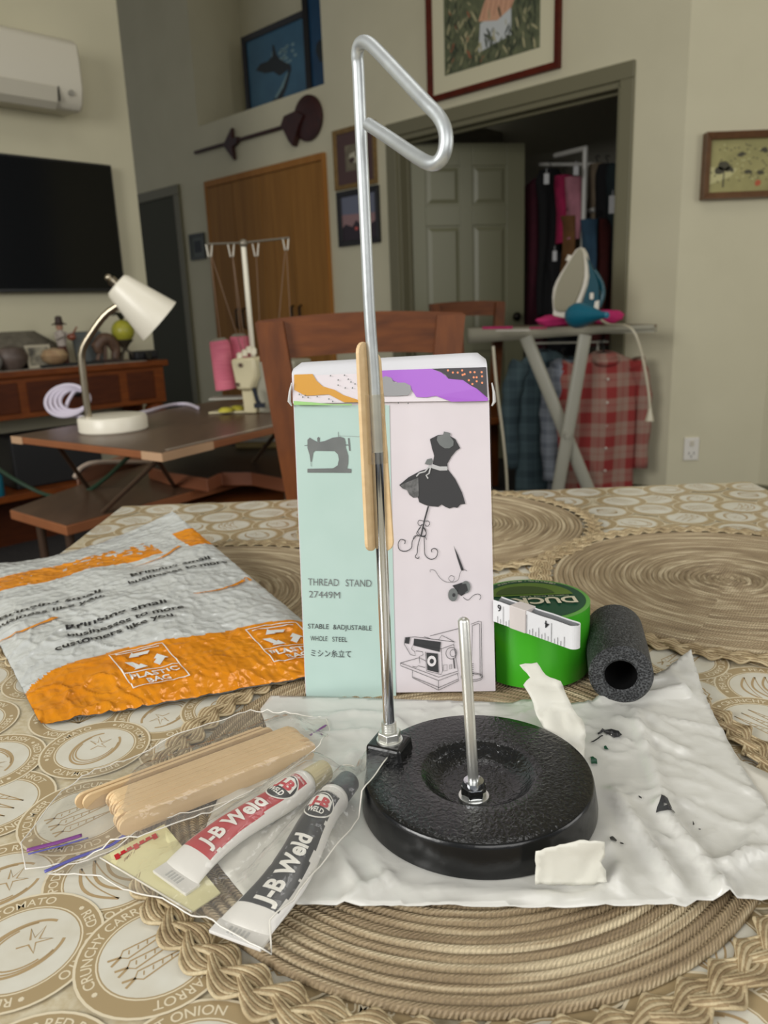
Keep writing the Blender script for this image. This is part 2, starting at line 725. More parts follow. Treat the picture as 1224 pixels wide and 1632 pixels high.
def blob(b, fn, cx, cy, rx, ry, W, H, mi, d=.0006, n=10, rot=0.0, jag=.15):
    pts = []
    for i in range(n):
        a = 2 * pi * i / n
        k = 1 + random.uniform(-jag, jag)
        x, y = rx * k * cos(a), ry * k * sin(a)
        pts.append((cx + x * cos(rot) - y * sin(rot), cy + x * sin(rot) + y * cos(rot)))
    poly(b, fn, pts, W, H, mi, d)


def art_whale(b, fn, W, H, mats):
    mats += [mat('print_sea_blue', (66, 112, 136), .35, vary=((48, 86, 112), 5, 3, .3)), mat('print_whale_dark', (26, 34, 38), .4), mat('print_spray', (120, 150, 155), .4)]
    for k in range(40):
        blob(b, fn, random.uniform(.45, .85), random.uniform(.48, .75), .03, .02, W, H, 2, .0004, 6)
    poly(b, fn, [(.14, .60), (.30, .52), (.45, .50), (.55, .42), (.72, .46), (.76, .50), (.66, .56), (.58, .62), (.52, .70), (.49, .82), (.46, .84), (.45, .70), (.36, .66), (.22, .66)], W, H, 1, .0008)
    poly(b, fn, [(.36, .02), (.52, .06), (.66, .24), (.76, .46), (.74, .50), (.62, .34), (.46, .18), (.38, .12)], W, H, 1, .0009)
    poly(b, fn, [(.46, .14), (.60, .26), (.70, .42), (.68, .42), (.56, .28), (.45, .18)], W, H, 2, .0011)


def art_blue(b, fn, W, H, mats):
    mats += [mat('print_deep_blue', (14, 70, 104), .35, vary=((10, 48, 80), 4, 2, .3)), MATS['print_whale_dark']]
    blob(b, fn, .4, .3, .2, .08, W, H, 1)


black = mat('black_frame_lacquer', (22, 20, 20), .35)
u1, z1 = uvB(383, 72, -.30); u0, z0 = uvB(499, 134, -.30)
picture('framed_whale_picture', 'black framed blue sea picture with breaching whale standing in the niche', wb(3.34, 2.447, -.30), -dB, -nB, .74, .60, .04, .03, black, art_whale)
picture('framed_blue_picture', 'tall black framed deep blue picture at the right end of the niche', wb(2.575, 2.447, -.25), -dB, -nB, .36, .95, .045, .03, black, art_blue)


def art_shed(b, fn, W, H, mats):
    mats += [mat('paint_foliage_mid', (112, 116, 84), .7, vary=((70, 78, 58), 25, 5, .25)), mat('paint_foliage_dark', (52, 60, 44), .7), mat('paint_foliage_light', (172, 166, 128), .7),
             mat('paint_roof_pink', (206, 158, 128), .7), mat('paint_roof_shadow', (158, 108, 88), .7), mat('paint_sky', (196, 200, 200), .7), mat('paint_rust_leaf', (150, 92, 66), .7)]
    poly(b, fn, [(.42, 1), (.8, 1), (.8, .44), (.5, .40)], W, H, 5, .0003)
    poly(b, fn, [(.40, .32), (.72, .40), (.72, .16), (.38, .10)], W, H, 5, .0004)
    poly(b, fn, [(.44, .46), (.52, .58), (.74, .60), (.76, .52), (.70, .48)], W, H, 3, .0006)
    poly(b, fn, [(.38, .34), (.44, .46), (.74, .50), (.78, .46), (.72, .36), (.58, .30)], W, H, 3, .0007)
    for i in range(6):
        x = .43 + i * .055
        poly(b, fn, [(x, .35), (x + .006, .35), (x + .04, .47), (x + .034, .47)], W, H, 4, .0009)
    for i in range(520):
        x, y = random.random(), random.random()
        if .36 < x < .78 and .24 < y < .75 and random.random() < .93: continue
        x = min(max(x, .05), .95); y = min(max(y, .04), .96)
        r = random.uniform(.010, .024)
        mi = random.choice((1, 1, 1, 2, 2, 0, 0, 6 if (x < .45 and y < .55) else 1))
        blob(b, fn, x, y, r * .5, r * 2.4, W, H, mi, random.uniform(.0008, .0016), 5, random.uniform(-.9, .9))


redwood = mat('dark_red_frame_wood', (98, 36, 20), .45, spec=.2, vary=((70, 24, 16), 20, 3, .3))
picture('framed_shed_painting', 'large red framed painting of a tin roofed shed in foliage above the doorway', wb(1.26, 2.155), -dB, -nB, .86, .86, .035, .03, redwood, art_shed, .085, mat('cream_mount_board', (212, 206, 176), .8))


def art_small1(b, fn, W, H, mats):
    mats += [mat('print_sepia', (132, 122, 100), .6, vary=((90, 82, 66), 30, 3, .3)), mat('print_pale', (190, 184, 160), .6), mat('print_brown', (70, 52, 44), .6)]
    blob(b, fn, .5, .5, .3, .22, W, H, 1); blob(b, fn, .35, .4, .14, .12, W, H, 2, .0009); blob(b, fn, .65, .6, .12, .1, W, H, 2, .0009)


def art_small2(b, fn, W, H, mats):
    mats += [mat('print_dusk', (108, 112, 128), .6), mat('print_dusk_pink', (150, 118, 118), .6), mat('print_town_dark', (48, 38, 46), .6), mat('print_lamp', (200, 90, 80), .6)]
    poly(b, fn, [(0, .3), (1, .3), (1, .55), (0, .6)], W, H, 1, .0004)
    poly(b, fn, [(0, 0), (1, 0), (1, .38), (.8, .3), (.7, .42), (.55, .34), (.42, .44), (.3, .3), (.1, .38), (0, .3)], W, H, 2, .0006)
    blob(b, fn, .42, .25, .05, .04, W, H, 3, .001); blob(b, fn, .6, .2, .04, .03, W, H, 3, .001)


gold = mat('aged_gilt_frame', (148, 118, 66), .45, .3, vary=((110, 84, 44), 60, 3, .3))
picture('gilt_framed_print', 'small gilt framed print with brown mount, above the black one beside the doorway', wb(2.08, 1.79), -dB, -nB, .38, .36, .028, .022, gold, art_small1, .075, mat('plum_mount_board', (84, 62, 60), .8))
picture('black_framed_print', 'small black framed dusk print, under the gilt one beside the doorway', wb(2.07, 1.44), -dB, -nB, .38, .34, .035, .022, black, art_small2)


def art_tiny(b, fn, W, H, mats):
    mats += [mat('print_grey_green', (92, 98, 92), .6), mat('print_dark_square', (40, 44, 48), .6)]
    poly(b, fn, [(.2, .2), (.8, .2), (.8, .8), (.2, .8)], W, H, 1)


picture('small_grey_picture', 'small grey framed picture on dark hall wall left of the wardrobe', wb(3.85, 1.48), -dB, -nB, .21, .20, .025, .02, mat('grey_frame_paint', (70, 74, 70), .5), art_tiny)


def art_field(b, fn, W, H, mats):
    mats += [mat('field_yellow_green', (168, 160, 104), .6, vary=((140, 136, 84), 12, 4, .25)), mat('field_tree_dark', (66, 62, 42), .6), mat('field_pale', (190, 184, 132), .6), mat('field_red', (176, 84, 48), .6)]
    poly(b, fn, [(0, .15), (.35, .3), (.45, .45), (0, .5)], W, H, 2, .0003)
    for i in range(70):
        x, y = random.uniform(.04, .96), random.uniform(.2, .92)
        blob(b, fn, x, y, .018, .014, W, H, 1 if random.random() < .65 else 2, .0006, 5)
    for cx, cy, r in ((.24, .50, .12), (.16, .42, .09), (.32, .44, .08), (.5, .72, .07), (.62, .38, .07), (.85, .78, .07), (.8, .36, .06)):
        blob(b, fn, cx, cy, r, r * .7, W, H, 1, .0009, 9, jag=.3)
    poly(b, fn, [(.225, .10), (.25, .10), (.25, .45), (.235, .45)], W, H, 1, .0010)
    blob(b, fn, .78, .16, .05, .06, W, H, 3, .0011)


tanw = mat('mid_brown_frame_wood', (112, 78, 50), .4, stretch=(1, 1, 1), vary=((90, 60, 38), 30, 3, .3))
pT = aty(1117, 223, cornC.y); pB = aty(1114, 320, cornC.y)
picture('framed_field_print', 'brown wooden framed yellow green landscape on the right wall', V((pB.x, cornC.y, pB.z)), V((1, 0, 0)), V((0, -1, 0)), .355, .285, .03, .05, tanw, art_field)

# outlet
white = mat('white_plastic', (226, 222, 212), .35)
oc = aty(1101, 715, cornC.y)
t = thing('wall_outlet', (oc.x, cornC.y, oc.z - .06), 'white power outlet plate low on the right wall', 'outlet')
b = MB(); b.box(oc + V((0, -.005, 0)), (.075, .01, .115)); add('plate', b, white, t, bevel=.003)
b = MB(); b.box(oc + V((0, -.012, .028)), (.02, .006, .028)); add('switch', b, mat('switch_cream', (205, 198, 180), .4), t, bevel=.002)
slotm = mat('slot_dark', (30, 28, 28), .6)
b = MB(); b.box(oc + V((-.012, -.0105, -.022)), (.003, .003, .012)); b.box(oc + V((.012, -.0105, -.022)), (.003, .003, .012)); b.box(oc + V((0, -.0105, -.038)), (.003, .003, .012)); add('socket_slots', b, slotm, t)

# hunting ornament on the back wall
mar = mat('dark_carved_wood', (64, 24, 18), .5, bump=(60, .2, .002), vary=((38, 14, 12), 20, 3, .3))
uA, zA = uvB(309, 243, .03); uC, zC = uvB(488, 188, .03)
t = thing('carved_wall_ornament', wb(uC, zC - .14, .02), 'dark carved wooden staff ornament with round disc above the wardrobe', 'ornament')
b = MB()
M3 = Matrix((dB, Z3, -nB)).transposed()
b.lathe([(.001, 0), (.135, 0), (.14, .006), (.14, .022), (.11, .034), (.001, .04)], wb(uC, zC, .0), 40, M3)
add('disc', b, mar, t, smooth=True)
b = MB()
b.tube([wb(uA, zA, .02), wb(uC + .10, zC - .01 + .0, .02)], [.012, .013], 10)
add('shaft', b, mar, t, smooth=True)
for k, (du, s) in enumerate(((.55, 1.0), (.0, 0))):
    pass
uf, zf = uvB(365, 229, .03)
b = MB()
b.prism([wb(uf + .07, zf + .0, .008), wb(uf - .05, zf + .10, .008), wb(uf - .045, zf + .03, .008), wb(uf - .11, zf + .03, .008), wb(uf - .10, zf - .01, .008), wb(uf - .04, zf - .03, .008), wb(uf - .05, zf - .12, .008), wb(uf + .02, zf - .05, .008)], -nB * .03)
add('tail_fin', b, mar, t, bevel=.003)
ug, zg = uvB(460, 200, .03)
b = MB()
b.prism([wb(ug + .06, zg + .01, .008), wb(ug + .02, zg + .06, .008), wb(ug - .10, zg + .07, .008), wb(ug - .18, zg + .03, .008), wb(ug - .12, zg - .03, .008), wb(ug - .05, zg - .14, .008), wb(ug - .01, zg - .10, .008), wb(ug + .02, zg - .05, .008)], -nB * .045)
add('head_fin', b, mar, t, bevel=.003)

# television
blk = mat('television_bezel', (12, 12, 13), .3)
scr = mat('television_glass', (3, 4, 4), .12, spec=.22)
tv = thing('television', wa(-.62, 1.165, .03), 'large switched off black television mounted on the left wall', 'television')
b = MB(); b.slab(wa(-1.24, 1.165, .06), dA * 1.24, dB * .045, Z3 * .605); add('casing', b, blk, tv, bevel=.004)
b = MB(); b.slab(wa(-1.23, 1.18, .0605), dA * 1.22, -dB * .002, Z3 * .58); add('screen', b, scr, tv)
b = MB(); b.slab(wa(-.9, 1.25, .015), dA * .5, dB * .014, Z3 * .4); add('wall_bracket', b, blk, tv)

# split air conditioner
acm = mat('warm_white_plastic', (214, 208, 190), .35)
va, za = uvA(124, 65, .20); vb, zb = uvA(124, 150, .16)
ac = thing('air_conditioner', wa(va - .45, zb, 0), 'white split air conditioner unit high on the left wall', 'air conditioner')
prof = [(0, 0), (.15, -.012), (.185, .015), (.205, .08), (.205, .20), (.195, .27), (.17, .285), (0, .285)]
z0_ = za - .28
b = MB()
b.prism([wa(va, z0_ + z, o) for o, z in prof], -dA * .95)
add('housing', b, acm, ac, bevel=.012, smooth=True)
b = MB()
b.prism([wa(va - .13, z0_ + z, o) for o, z in ((.165, -.013), (.192, .014), (.208, .07), (.2095, .068), (.195, .008), (.167, -.018))], -dA * .80)
add('louvre', b, mat('louvre_plastic', (196, 190, 172), .35), ac)
b = MB()
b.slab(wa(va - .125, z0_ + .012, .196), dA * .004, -dB * .012, Z3 * .06)
add('vent_gap', b, mat('shadow_gap', (60, 56, 48), .8), ac)
b = MB()
b.cyl(wa(va - .065, z0_ + .055, .200), wa(va - .065, z0_ + .055, .209), .012, n=16)
add('indicator', b, mat('indicator_grey', (150, 146, 134), .4), ac)

# ================================================================ SIDEBOARD AND ORNAMENTS (along the left wall)
rosew = mat('red_brown_sideboard_wood', (124, 64, 22), .42, spec=.22, stretch=(3, 3, 12), vary=((92, 44, 14), 4, 4, .3), bump=(30, .05, .001))
rosed = mat('sideboard_drawer_wood', (84, 40, 16), .45, spec=.2, stretch=(3, 3, 12), vary=((64, 28, 12), 4, 4, .3))
SB = V((-1.08, 4.01, 0))       # front right corner on the floor
HS = .82


def sb(v, z, o=0.0):           # v to the right, o toward the room
    return SB + dA * v + Z3 * z - dB * o


side = thing('sideboard', SB - dA * .8 + dB * .16, 'long red brown wooden sideboard with drawers and turned legs under the television', 'sideboard')
b = MB(); b.slab(sb(-1.75, HS - .03, .015), dA * 1.765, dB * .345, Z3 * .03); add('top', b, rosew, side, bevel=.006)
b = MB(); b.slab(sb(-1.73, HS - .21, 0), dA * 1.72, dB * .32, Z3 * .18); add('body', b, rosew, side, bevel=.003)
for x0, x1 in ((-1.66, -1.16), (-1.12, -.74), (-.70, -.26), (-.215, -.07)):
    b = MB(); b.slab(sb(x0, HS - .185, .006), dA * (x1 - x0), dB * .01, Z3 * .135)
    d = add('drawer', b, rosed, side, bevel=.004)
    if x1 - x0 > .2:
        b = MB(); b.ell(sb((x0 + x1) / 2, HS - .12, .02), (.018, .018, .018)); add('knob', b, mat('black_knob', (25, 20, 18), .4), d, smooth=True)
for x, o in ((-.05, -.05), (-.05, -.28), (-1.68, -.05), (-1.68, -.28)):
    b = MB()
    b.lathe([(.028, 0), (.034, .03), (.022, .06), (.02, .12), (.036, .30), (.04, .40), (.024, .44), (.046, .47), (.05, .50), (.04, .54), (.052, .56), (.052, .585), (.035, .61)], sb(x, 0, o), 20)
    add('leg', b, rosew, side, smooth=True)
runner = mat('lace_runner', (150, 142, 128), .9, bump=(200, .5, .002), vary=((110, 100, 90), 80, 2, .2))
b = MB(); b.slab(sb(-1.6, HS, .005), dA * 1.5, dB * .22, Z3 * .003)
tag(add('table_runner', b, runner), 'narrow grey lace runner along the sideboard top', 'runner')
zt = HS + .003


def on_sb(px, py, dz=0.0, o=-.08):     # stand point on the sideboard under a picture column
    q = atp(px, py, SB - dB * o, dB)
    v = (q - SB).dot(dA)
    return v


stone = mat('speckled_grey_stone', (112, 106, 92), .8, bump=(60, .6, .004), vary=((76, 70, 58), 30, 4, .3))
v = on_sb(52, 560)
b = MB(); b.lathe([(.001, 0), (.10, 0), (.16, .03), (.19, .075), (.16, .11), (.09, .155), (.075, .165), (.07, .16), (.001, .155)], sb(v, zt, -.218), 28, M=Matrix((dA, dB, Z3)).transposed() @ Matrix.Diagonal((1, .6, 1)))
tag(add('stone_vase', b, stone, smooth=True), 'large speckled grey stone vase on the sideboard', 'vase')
v = on_sb(16, 560)
b = MB(); b.lathe([(.001, 0), (.04, 0), (.07, .035), (.075, .06), (.055, .095), (.001, .105)], sb(v, zt, -.085), 24)
tag(add('dark_shell', b, mat('dark_shell', (66, 52, 44), .5, vary=((110, 96, 88), 20, 3, .3)), smooth=True), 'dark rounded shell at the left end of the sideboard', 'shell')
v = on_sb(0, 560)
b = MB(); b.ell(sb(v - .05, zt + .042, -.05), (.042, .042, .042))
tag(add('glass_ball', b, mat('grey_glass', (92, 90, 90), .15, vary=((150, 146, 140), 15, 2, .3)), smooth=True), 'small grey glass ball beside the dark shell', 'ornament')


def standing_frame(name, v, o, w_, h_, fm, pm, label, lean=.2):
    t = thing(name, sb(v + w_ / 2, zt, o), label, 'picture frame')
    up = (Z3 + dB * lean).normalized(); n = up.cross(dA).normalized()
    if n.dot(-dB) < 0: n = -n
    O = sb(v, zt, o)
    for a, c, ww, hh in ((0, 0, w_, .012), (0, h_ - .012, w_, .012), (0, 0, .012, h_), (w_ - .012, 0, .012, h_)):
        pass
    b = MB(); b.slab(O, dA * w_, up * h_, -n * .012); add('frame', b, fm, t, bevel=.002)
    b = MB(); b.slab(O + dA * .012 + up * .012 + n * .001, dA * (w_ - .024), up * (h_ - .024), -n * .004); add('print', b, pm, t)
    b = MB(); b.prism([O + dA * w_ * .45 - n * .012 + up * h_ * .6, O + dA * w_ * .45 - n * .012 + up * .02, sb(v + w_ * .45, zt, o - .10)], dA * .02); add('stand', b, fm, t)
    return t


palew = mat('pale_stone_frame', (176, 168, 146), .6)
standing_frame('photo_frame', on_sb(40, 560), -.06, .115, .105, palew, mat('pebble_print', (150, 144, 124), .6, vary=((70, 66, 58), 22, 3, .12)), 'small pale photo frame in front of the stone vase')
b = MB(); v = on_sb(68, 560); b.slab(sb(v - .03, zt, -.04), dA * .30, dB * .03, Z3 * .012)
tag(add('dark_tray', b, mat('dark_tray', (20, 22, 24), .4), bevel=.003), 'thin dark tray lying before the pale frame and shell', 'tray')
v = on_sb(82, 560)
b = MB(); b.lathe([(.001, 0), (.03, 0), (.055, .02), (.06, .04), (.045, .065), (.001, .075)], sb(v, zt + .012, -.055), 20)
tag(add('cream_shell', b, mat('cream_shell', (186, 160, 122), .45, vary=((140, 106, 76), 25, 3, .3)), smooth=True), 'cream coloured sea shell beside the figurine', 'shell')
v = on_sb(103, 560)
fg = thing('figurine', sb(v, zt, -.10), 'small musician figurine in dark hat and brown trousers', 'figurine')
skin = mat('figurine_skin', (176, 130, 104), .6); hatm = mat('figurine_hat', (52, 34, 26), .6); trm = mat('figurine_trousers', (78, 40, 28), .7); shm = mat('figurine_shirt', (170, 160, 150), .7)
O = sb(v, zt, -.10)
b = MB(); b.cyl(O, O + Z3 * .012, .035, n=20); add('base', b, hatm, fg)
b = MB()
b.tube([O + dA * .012 + Z3 * .01, O + dA * .012 + Z3 * .05, O + Z3 * .10], [.012, .014, .017], 10)
b.tube([O - dA * .014 + Z3 * .01, O - dA * .012 + Z3 * .05, O + Z3 * .10], [.012, .014, .017], 10)
add('trousers', b, trm, fg, smooth=True)
b = MB(); b.tube([O + Z3 * .09, O + Z3 * .12, O + Z3 * .15, O + Z3 * .165], [.02, .024, .022, .01], 12)
b.tube([O + Z3 * .15 - dA * .02, O + Z3 * .125 - dA * .03 - dB * .02, O + Z3 * .14 + dA * .0 - dB * .04], [.009, .008, .007], 8)
b.tube([O + Z3 * .15 + dA * .02, O + Z3 * .12 + dA * .045 - dB * .02, O + Z3 * .15 + dA * .035 - dB * .04], [.009, .008, .007], 8)
add('shirt', b, shm, fg, smooth=True)
b = MB(); b.ell(O + Z3 * .178, (.016, .016, .019)); add('head', b, skin, fg, smooth=True)
b = MB(); b.lathe([(.001, .038), (.014, .034), (.018, .006), (.034, 0), (.034, -.003), (.001, -.003)], O + Z3 * .19, 18); add('hat', b, hatm, fg, smooth=True)
b = MB(); b.ell(O + Z3 * .13 + dA * .03 - dB * .045, (.022, .012, .016)); b.tube([O + Z3 * .13 + dA * .03 - dB * .045, O + Z3 * .175 + dA * .06 - dB * .05], .004, 8); add('fiddle', b, mat('fiddle_wood', (120, 60, 36), .4), fg, smooth=True)
standing_frame('grey_photo_frame', on_sb(128, 560), -.12, .15, .155, mat('slate_grey_frame', (78, 82, 80), .5), mat('slate_print', (70, 76, 76), .5, vary=((96, 100, 98), 10, 2, .3)), 'slate grey photo frame behind the lamp neck')
v = on_sb(168, 560)
cv = thing('carved_animal', sb(v, zt, -.08), 'dark carved wooden animal curled on a base beside the globe', 'carving')
O = sb(v, zt, -.08)
b = MB(); b.slab(O - dA * .06 + dB * .03, dA * .12, -dB * .06, Z3 * .015); add('base', b, hatm, cv, bevel=.003)
crv = mat('carved_animal_wood', (70, 50, 38), .5, vary=((110, 84, 66), 40, 3, .25))
b = MB()
b.tube(smoothpath([O + dA * .045 + Z3 * .015, O + dA * .055 + Z3 * .06, O + dA * .03 + Z3 * .105, O - dA * .01 + Z3 * .11, O - dA * .035 + Z3 * .08, O - dA * .03 + Z3 * .05], 4), [.018 + .012 * sin(pi * i / 20) for i in range(21)], 12)
b.tube([O - dA * .015 + Z3 * .09, O - dA * .045 + Z3 * .015], [.013, .009], 8)
b.tube([O - dA * .0 + Z3 * .09, O - dA * .005 + Z3 * .015], [.013, .009], 8)
add('body', b, crv, cv, smooth=True)
b = MB(); b.ell(O - dA * .04 + Z3 * .085, (.028, .018, .018)); b.ell(O - dA * .03 + Z3 * .108, (.007, .005, .012)); add('head', b, crv, cv, smooth=True)
v = on_sb(196, 530)
O = sb(v, zt, -.08)
gl = thing('globe_ornament', O, 'yellow globe ornament on a small three legged stand', 'ornament')
b = MB(); b.ell(O + Z3 * .145, (.055, .055, .055), 24, 14); add('globe', b, mat('yellow_globe', (188, 180, 62), .35, vary=((140, 142, 44), 14, 3, .2)), gl, smooth=True)
b = MB(); b.lathe([(.04, .105), (.045, .10), (.02, .075), (.012, .06), (.012, .05)], O, 18)
for k in range(3):
    a = 2 * pi * k / 3 + .4
    b.tube([O + Z3 * .06, O + V((cos(a) * .03, sin(a) * .03, .035)), O + V((cos(a) * .045, sin(a) * .045, .004))], .006, 8)
add('stand', b, mat('stand_dark_wood', (58, 50, 38), .5), gl, smooth=True)
b = MB()
for k in range(7):
    a = 2 * pi * k / 7
    b.tube(smoothpath([O + Z3 * .19, O + V((cos(a) * .03, sin(a) * .03, .235)), O + V((cos(a) * .065, sin(a) * .065, .215))], 4), [.004, .006, .007, .008, .008, .007, .005, .003, .001], 6, flat=.35)
add('leaves', b, mat('dark_leaf', (34, 34, 22), .6), gl, smooth=True)
v = on_sb(228, 562)
O = sb(v, zt, -.08)
cmr = thing('black_camera', O, 'flat black device at the right end of the sideboard', 'device')
b = MB(); b.slab(O - dA * .065 + dB * .04, dA * .13, -dB * .08, Z3 * .045); add('body', b, mat('black_rubber', (18, 18, 20), .5), cmr, bevel=.012)
b = MB(); b.cyl(O + Z3 * .022 - dB * .04, O + Z3 * .022 - dB * .055, .018, n=20); add('lens', b, mat('lens_black', (10, 10, 12), .1), cmr, smooth=True)

# low shelf under the sideboard, with its odds and ends
ls = thing('low_shelf', sb(-.85, 0, .05), 'low orange brown shelf near the floor under the sideboard', 'shelf')
b = MB(); b.slab(sb(-1.62, .26, .06), dA * 1.32, dB * .30, Z3 * .03); add('board', b, rosew, ls, bevel=.003)
b = MB(); b.slab(sb(-1.62, 0, .05), dA * .03, dB * .28, Z3 * .26); add('side_panel', b, rosew, ls)
b = MB(); b.slab(sb(-.33, 0, .05), dA * .03, dB * .28, Z3 * .26); add('side_panel', b, rosew, ls)
b = MB(); b.slab(sb(-1.59, 0, -.20), dA * 1.26, dB * .02, Z3 * .26); add('back_panel', b, rosed, ls)
zs = .29
blkbox = mat('black_matt_case', (16, 16, 18), .6)
for v0, ww, hh, dd, oo, lab in ((-.80, .42, .24, .2, -.02, 'wide black case on the low shelf under the sideboard'),):
    b = MB(); b.slab(sb(v0, zs, oo), dA * ww, dB * dd, Z3 * hh)
    tag(add('black_case', b, blkbox, bevel=.01), lab, 'case')
paper = mat('rolled_paper', (176, 168, 146), .8)
k = 0
for v0, r0, z_ in ((-1.34, .022, 0), (-1.29, .02, 0), (-1.24, .022, 0), (-1.315, .018, .042), (-1.265, .018, .042)):
    b = MB()
    O = sb(v0, zs + z_ + r0, .03)
    M = Matrix((dA, Z3, -dB)).transposed()
    b.lathe([(r0 * .5, -.20), (r0 * .5, 0), (r0, 0), (r0, -.20), (r0 * .5, -.2)], O, 16, M)
    tag(add('paper_roll', b, paper, smooth=True), 'rolled white paper, ' + ('bottom left', 'bottom middle', 'bottom right', 'top left', 'top right')[k] + ' of the pile on the low shelf', 'paper roll', 'paper rolls on the low shelf'); k += 1
b = MB()
O = sb(-1.12, zs, .0)
b.lathe([(.001, 0), (.03, 0), (.06, .03), (.055, .06), (.02, .11), (.001, .13)], O, 12, Matrix.Rotation(.5, 3, 'X'))
tag(add('orange_shell', b, mat('orange_shell', (188, 122, 66), .5, vary=((200, 170, 130), 20, 3, .3)), smooth=True), 'orange conch shell on the low shelf beside paper rolls', 'shell')
b = MB(); b.lathe([(.001, 0), (.045, 0), (.05, .02), (.04, .05), (.001, .075)], sb(-1.0, zs, .0), 16)
tag(add('sand_shell', b, MATS['cream_shell'], smooth=True), 'pale round shell between orange shell and teal bottle', 'shell')
O = sb(-.90, zs, .02)
bt = thing('teal_bottle', O, 'small teal bottle on the low shelf', 'bottle')
tealm = mat('teal_plastic', (20, 96, 116), .3)
b = MB(); b.lathe([(.001, 0), (.028, 0), (.03, .01), (.03, .09), (.012, .11), (.012, .125), (.001, .125)], O, 20); add('body', b, tealm, bt, smooth=True)
b = MB(); b.cyl(O + Z3 * .125, O + Z3 * .145, .013, n=16); add('cap', b, white, bt, smooth=True)
b = MB(); b.lathe([(.001, 0), (.05, 0), (.06, .04), (.035, .13), (.02, .18), (.001, .19)], sb(-1.02, zs, -.12), 16)
tag(add('grey_vase', b, mat('grey_glaze', (84, 88, 90), .4), smooth=True), 'narrow grey vase at the back of the low shelf', 'vase')
# picture leaning at far left on the floor
# ================================================================ CHAIRS
chw = mat('chestnut_chair_wood', (120, 66, 26), .42, spec=.22, stretch=(2.5, 2.5, 14), vary=((80, 41, 15), 5, 5, .28), bump=(20, .06, .001))
chv = mat('chestnut_chair_post_wood', (120, 66, 26), .42, spec=.22, stretch=(16, 16, 2.5), vary=((80, 41, 15), 3, 5, .28), bump=(20, .06, .001))


def chair(name, label, cx, Y, wd_, zt_, tilt=0.0, mh=chw, mv=chv, rot=0.0):
    """back toward +y, seat toward -y"""
    c = thing(name, V((cx, Y - .2, 0)), label, 'chair')
    R = Matrix.Rotation(rot, 3, 'Z')
    P = lambda x, y, z: V((cx, Y, 0)) + R @ V((x, y, z))
    h = wd_ / 2
    zs_ = .45
    for s in (-1, 1):
        b = MB()
        pw = .055

        def post(z, inner):
            k = (z - zs_) / (zt_ - zs_)
            xo = (h - .075) + (.075) * max(k, 0) ** .9
            return s * (xo - (pw if inner else 0)), .075 * max(k, 0) ** 1.3 + (-.03 + .06 * (zs_ - z) if z < zs_ else 0)
        zl = [0, .15, .3, .45, .6, .75, .9, zt_ - .005]
        for i in range(len(zl) - 1):
            a, a2 = zl[i], zl[i + 1]
            xo, yo = post(a, 0); xi, yi = post(a, 1); xo2, yo2 = post(a2, 0); xi2, yi2 = post(a2, 1)
            t0 = .034
            b.hexa([P(xo, yo, a), P(xi, yi, a), P(xi, yi + t0, a), P(xo, yo + t0, a), P(xo2, yo2, a2), P(xi2, yi2, a2), P(xi2, yi2 + t0, a2), P(xo2, yo2 + t0, a2)][::1] if s > 0 else
                   [P(xi, yi, a), P(xo, yo, a), P(xo, yo + t0, a), P(xi, yi + t0, a), P(xi2, yi2, a2), P(xo2, yo2, a2), P(xo2, yo2 + t0, a2), P(xi2, yi2 + t0, a2)])
        add('back_post', b, mv, c, weld=True)
    # curved top rail
    b = MB()
    n = 16
    rail_h = .085

    def rail(u, v):
        x = (u - .5) * 2 * (h - .004)
        a = 2 * pi * v
        bow = .02 * (1 - (x / h) ** 2)
        lift = .010 * (1 - (x / h) ** 2)
        yy = .02 * sin(a); zz = rail_h / 2 * cos(a)
        yy = max(-.016, min(.016, yy * 1.6)); zz = max(-rail_h / 2 * .94, min(rail_h / 2 * .94, zz * 1.3))
        return P(x, .078 + .017 + bow + yy + zz * .12, zt_ - rail_h / 2 + lift + zz)
    b.grid(rail, n, 24)
    add('top_rail', b, mh, c, smooth=True, weld=True)
    b = MB()
    def rail2(u, v):
        x = (u - .5) * 2 * (h - .10)
        a = 2 * pi * v
        return P(x, .02 + .017 + .012 * sin(a), .56 + .03 * cos(a))
    b.grid(rail2, 6, 12)
    add('lower_rail', b, mh, c, smooth=True)
    b = MB()
    b.prism([P(-h + .03, .0, zs_ - .03), P(h - .03, .0, zs_ - .03), P(h, -.40, zs_ - .03), P(-h, -.40, zs_ - .03)], Z3 * .04)
    add('seat', b, mh, c, bevel=.008)
    for s in (-1, 1):
        b = MB(); b.slab(P(s * (h - .02) - .02, -.39, 0), V((.04, 0, 0)), V((0, .04, 0)), Z3 * (zs_ - .03)); add('leg', b, mv, c, bevel=.003)
    return c


chair('dining_chair', 'chestnut wooden dining chair pushed behind the table, at the box', -.032, 1.50, .415, 1.005)
chair('dining_chair', 'dark chestnut dining chair standing beyond the ironing board', .53, 4.42, .44, 1.045, rot=.2)

# ================================================================ SEWING TABLES, LAMP, OVERLOCKER
lam = mat('brown_wood_laminate', (98, 74, 56), .35, stretch=(12, 2, 2), vary=((78, 58, 44), 4, 4, .3))
ledge = mat('tan_edge_banding', (150, 92, 54), .5, vary=((128, 74, 42), 12, 3, .3))
lpad = mat('masking_tape_patch', (188, 152, 118), .7)
e1 = V((.5, .866, 0)).normalized(); e2 = V((-.80, .60, 0)).normalized()
TB = atz(258, 722, .74); TB.z = 0
st = thing('folding_sewing_table', TB + e1 * .4 + e2 * .3, 'brown laminate folding sewing table holding the lamp, with a lower shelf', 'table')


def tp(a, b_, z):
    return TB + e1 * a + e2 * b_ + Z3 * z


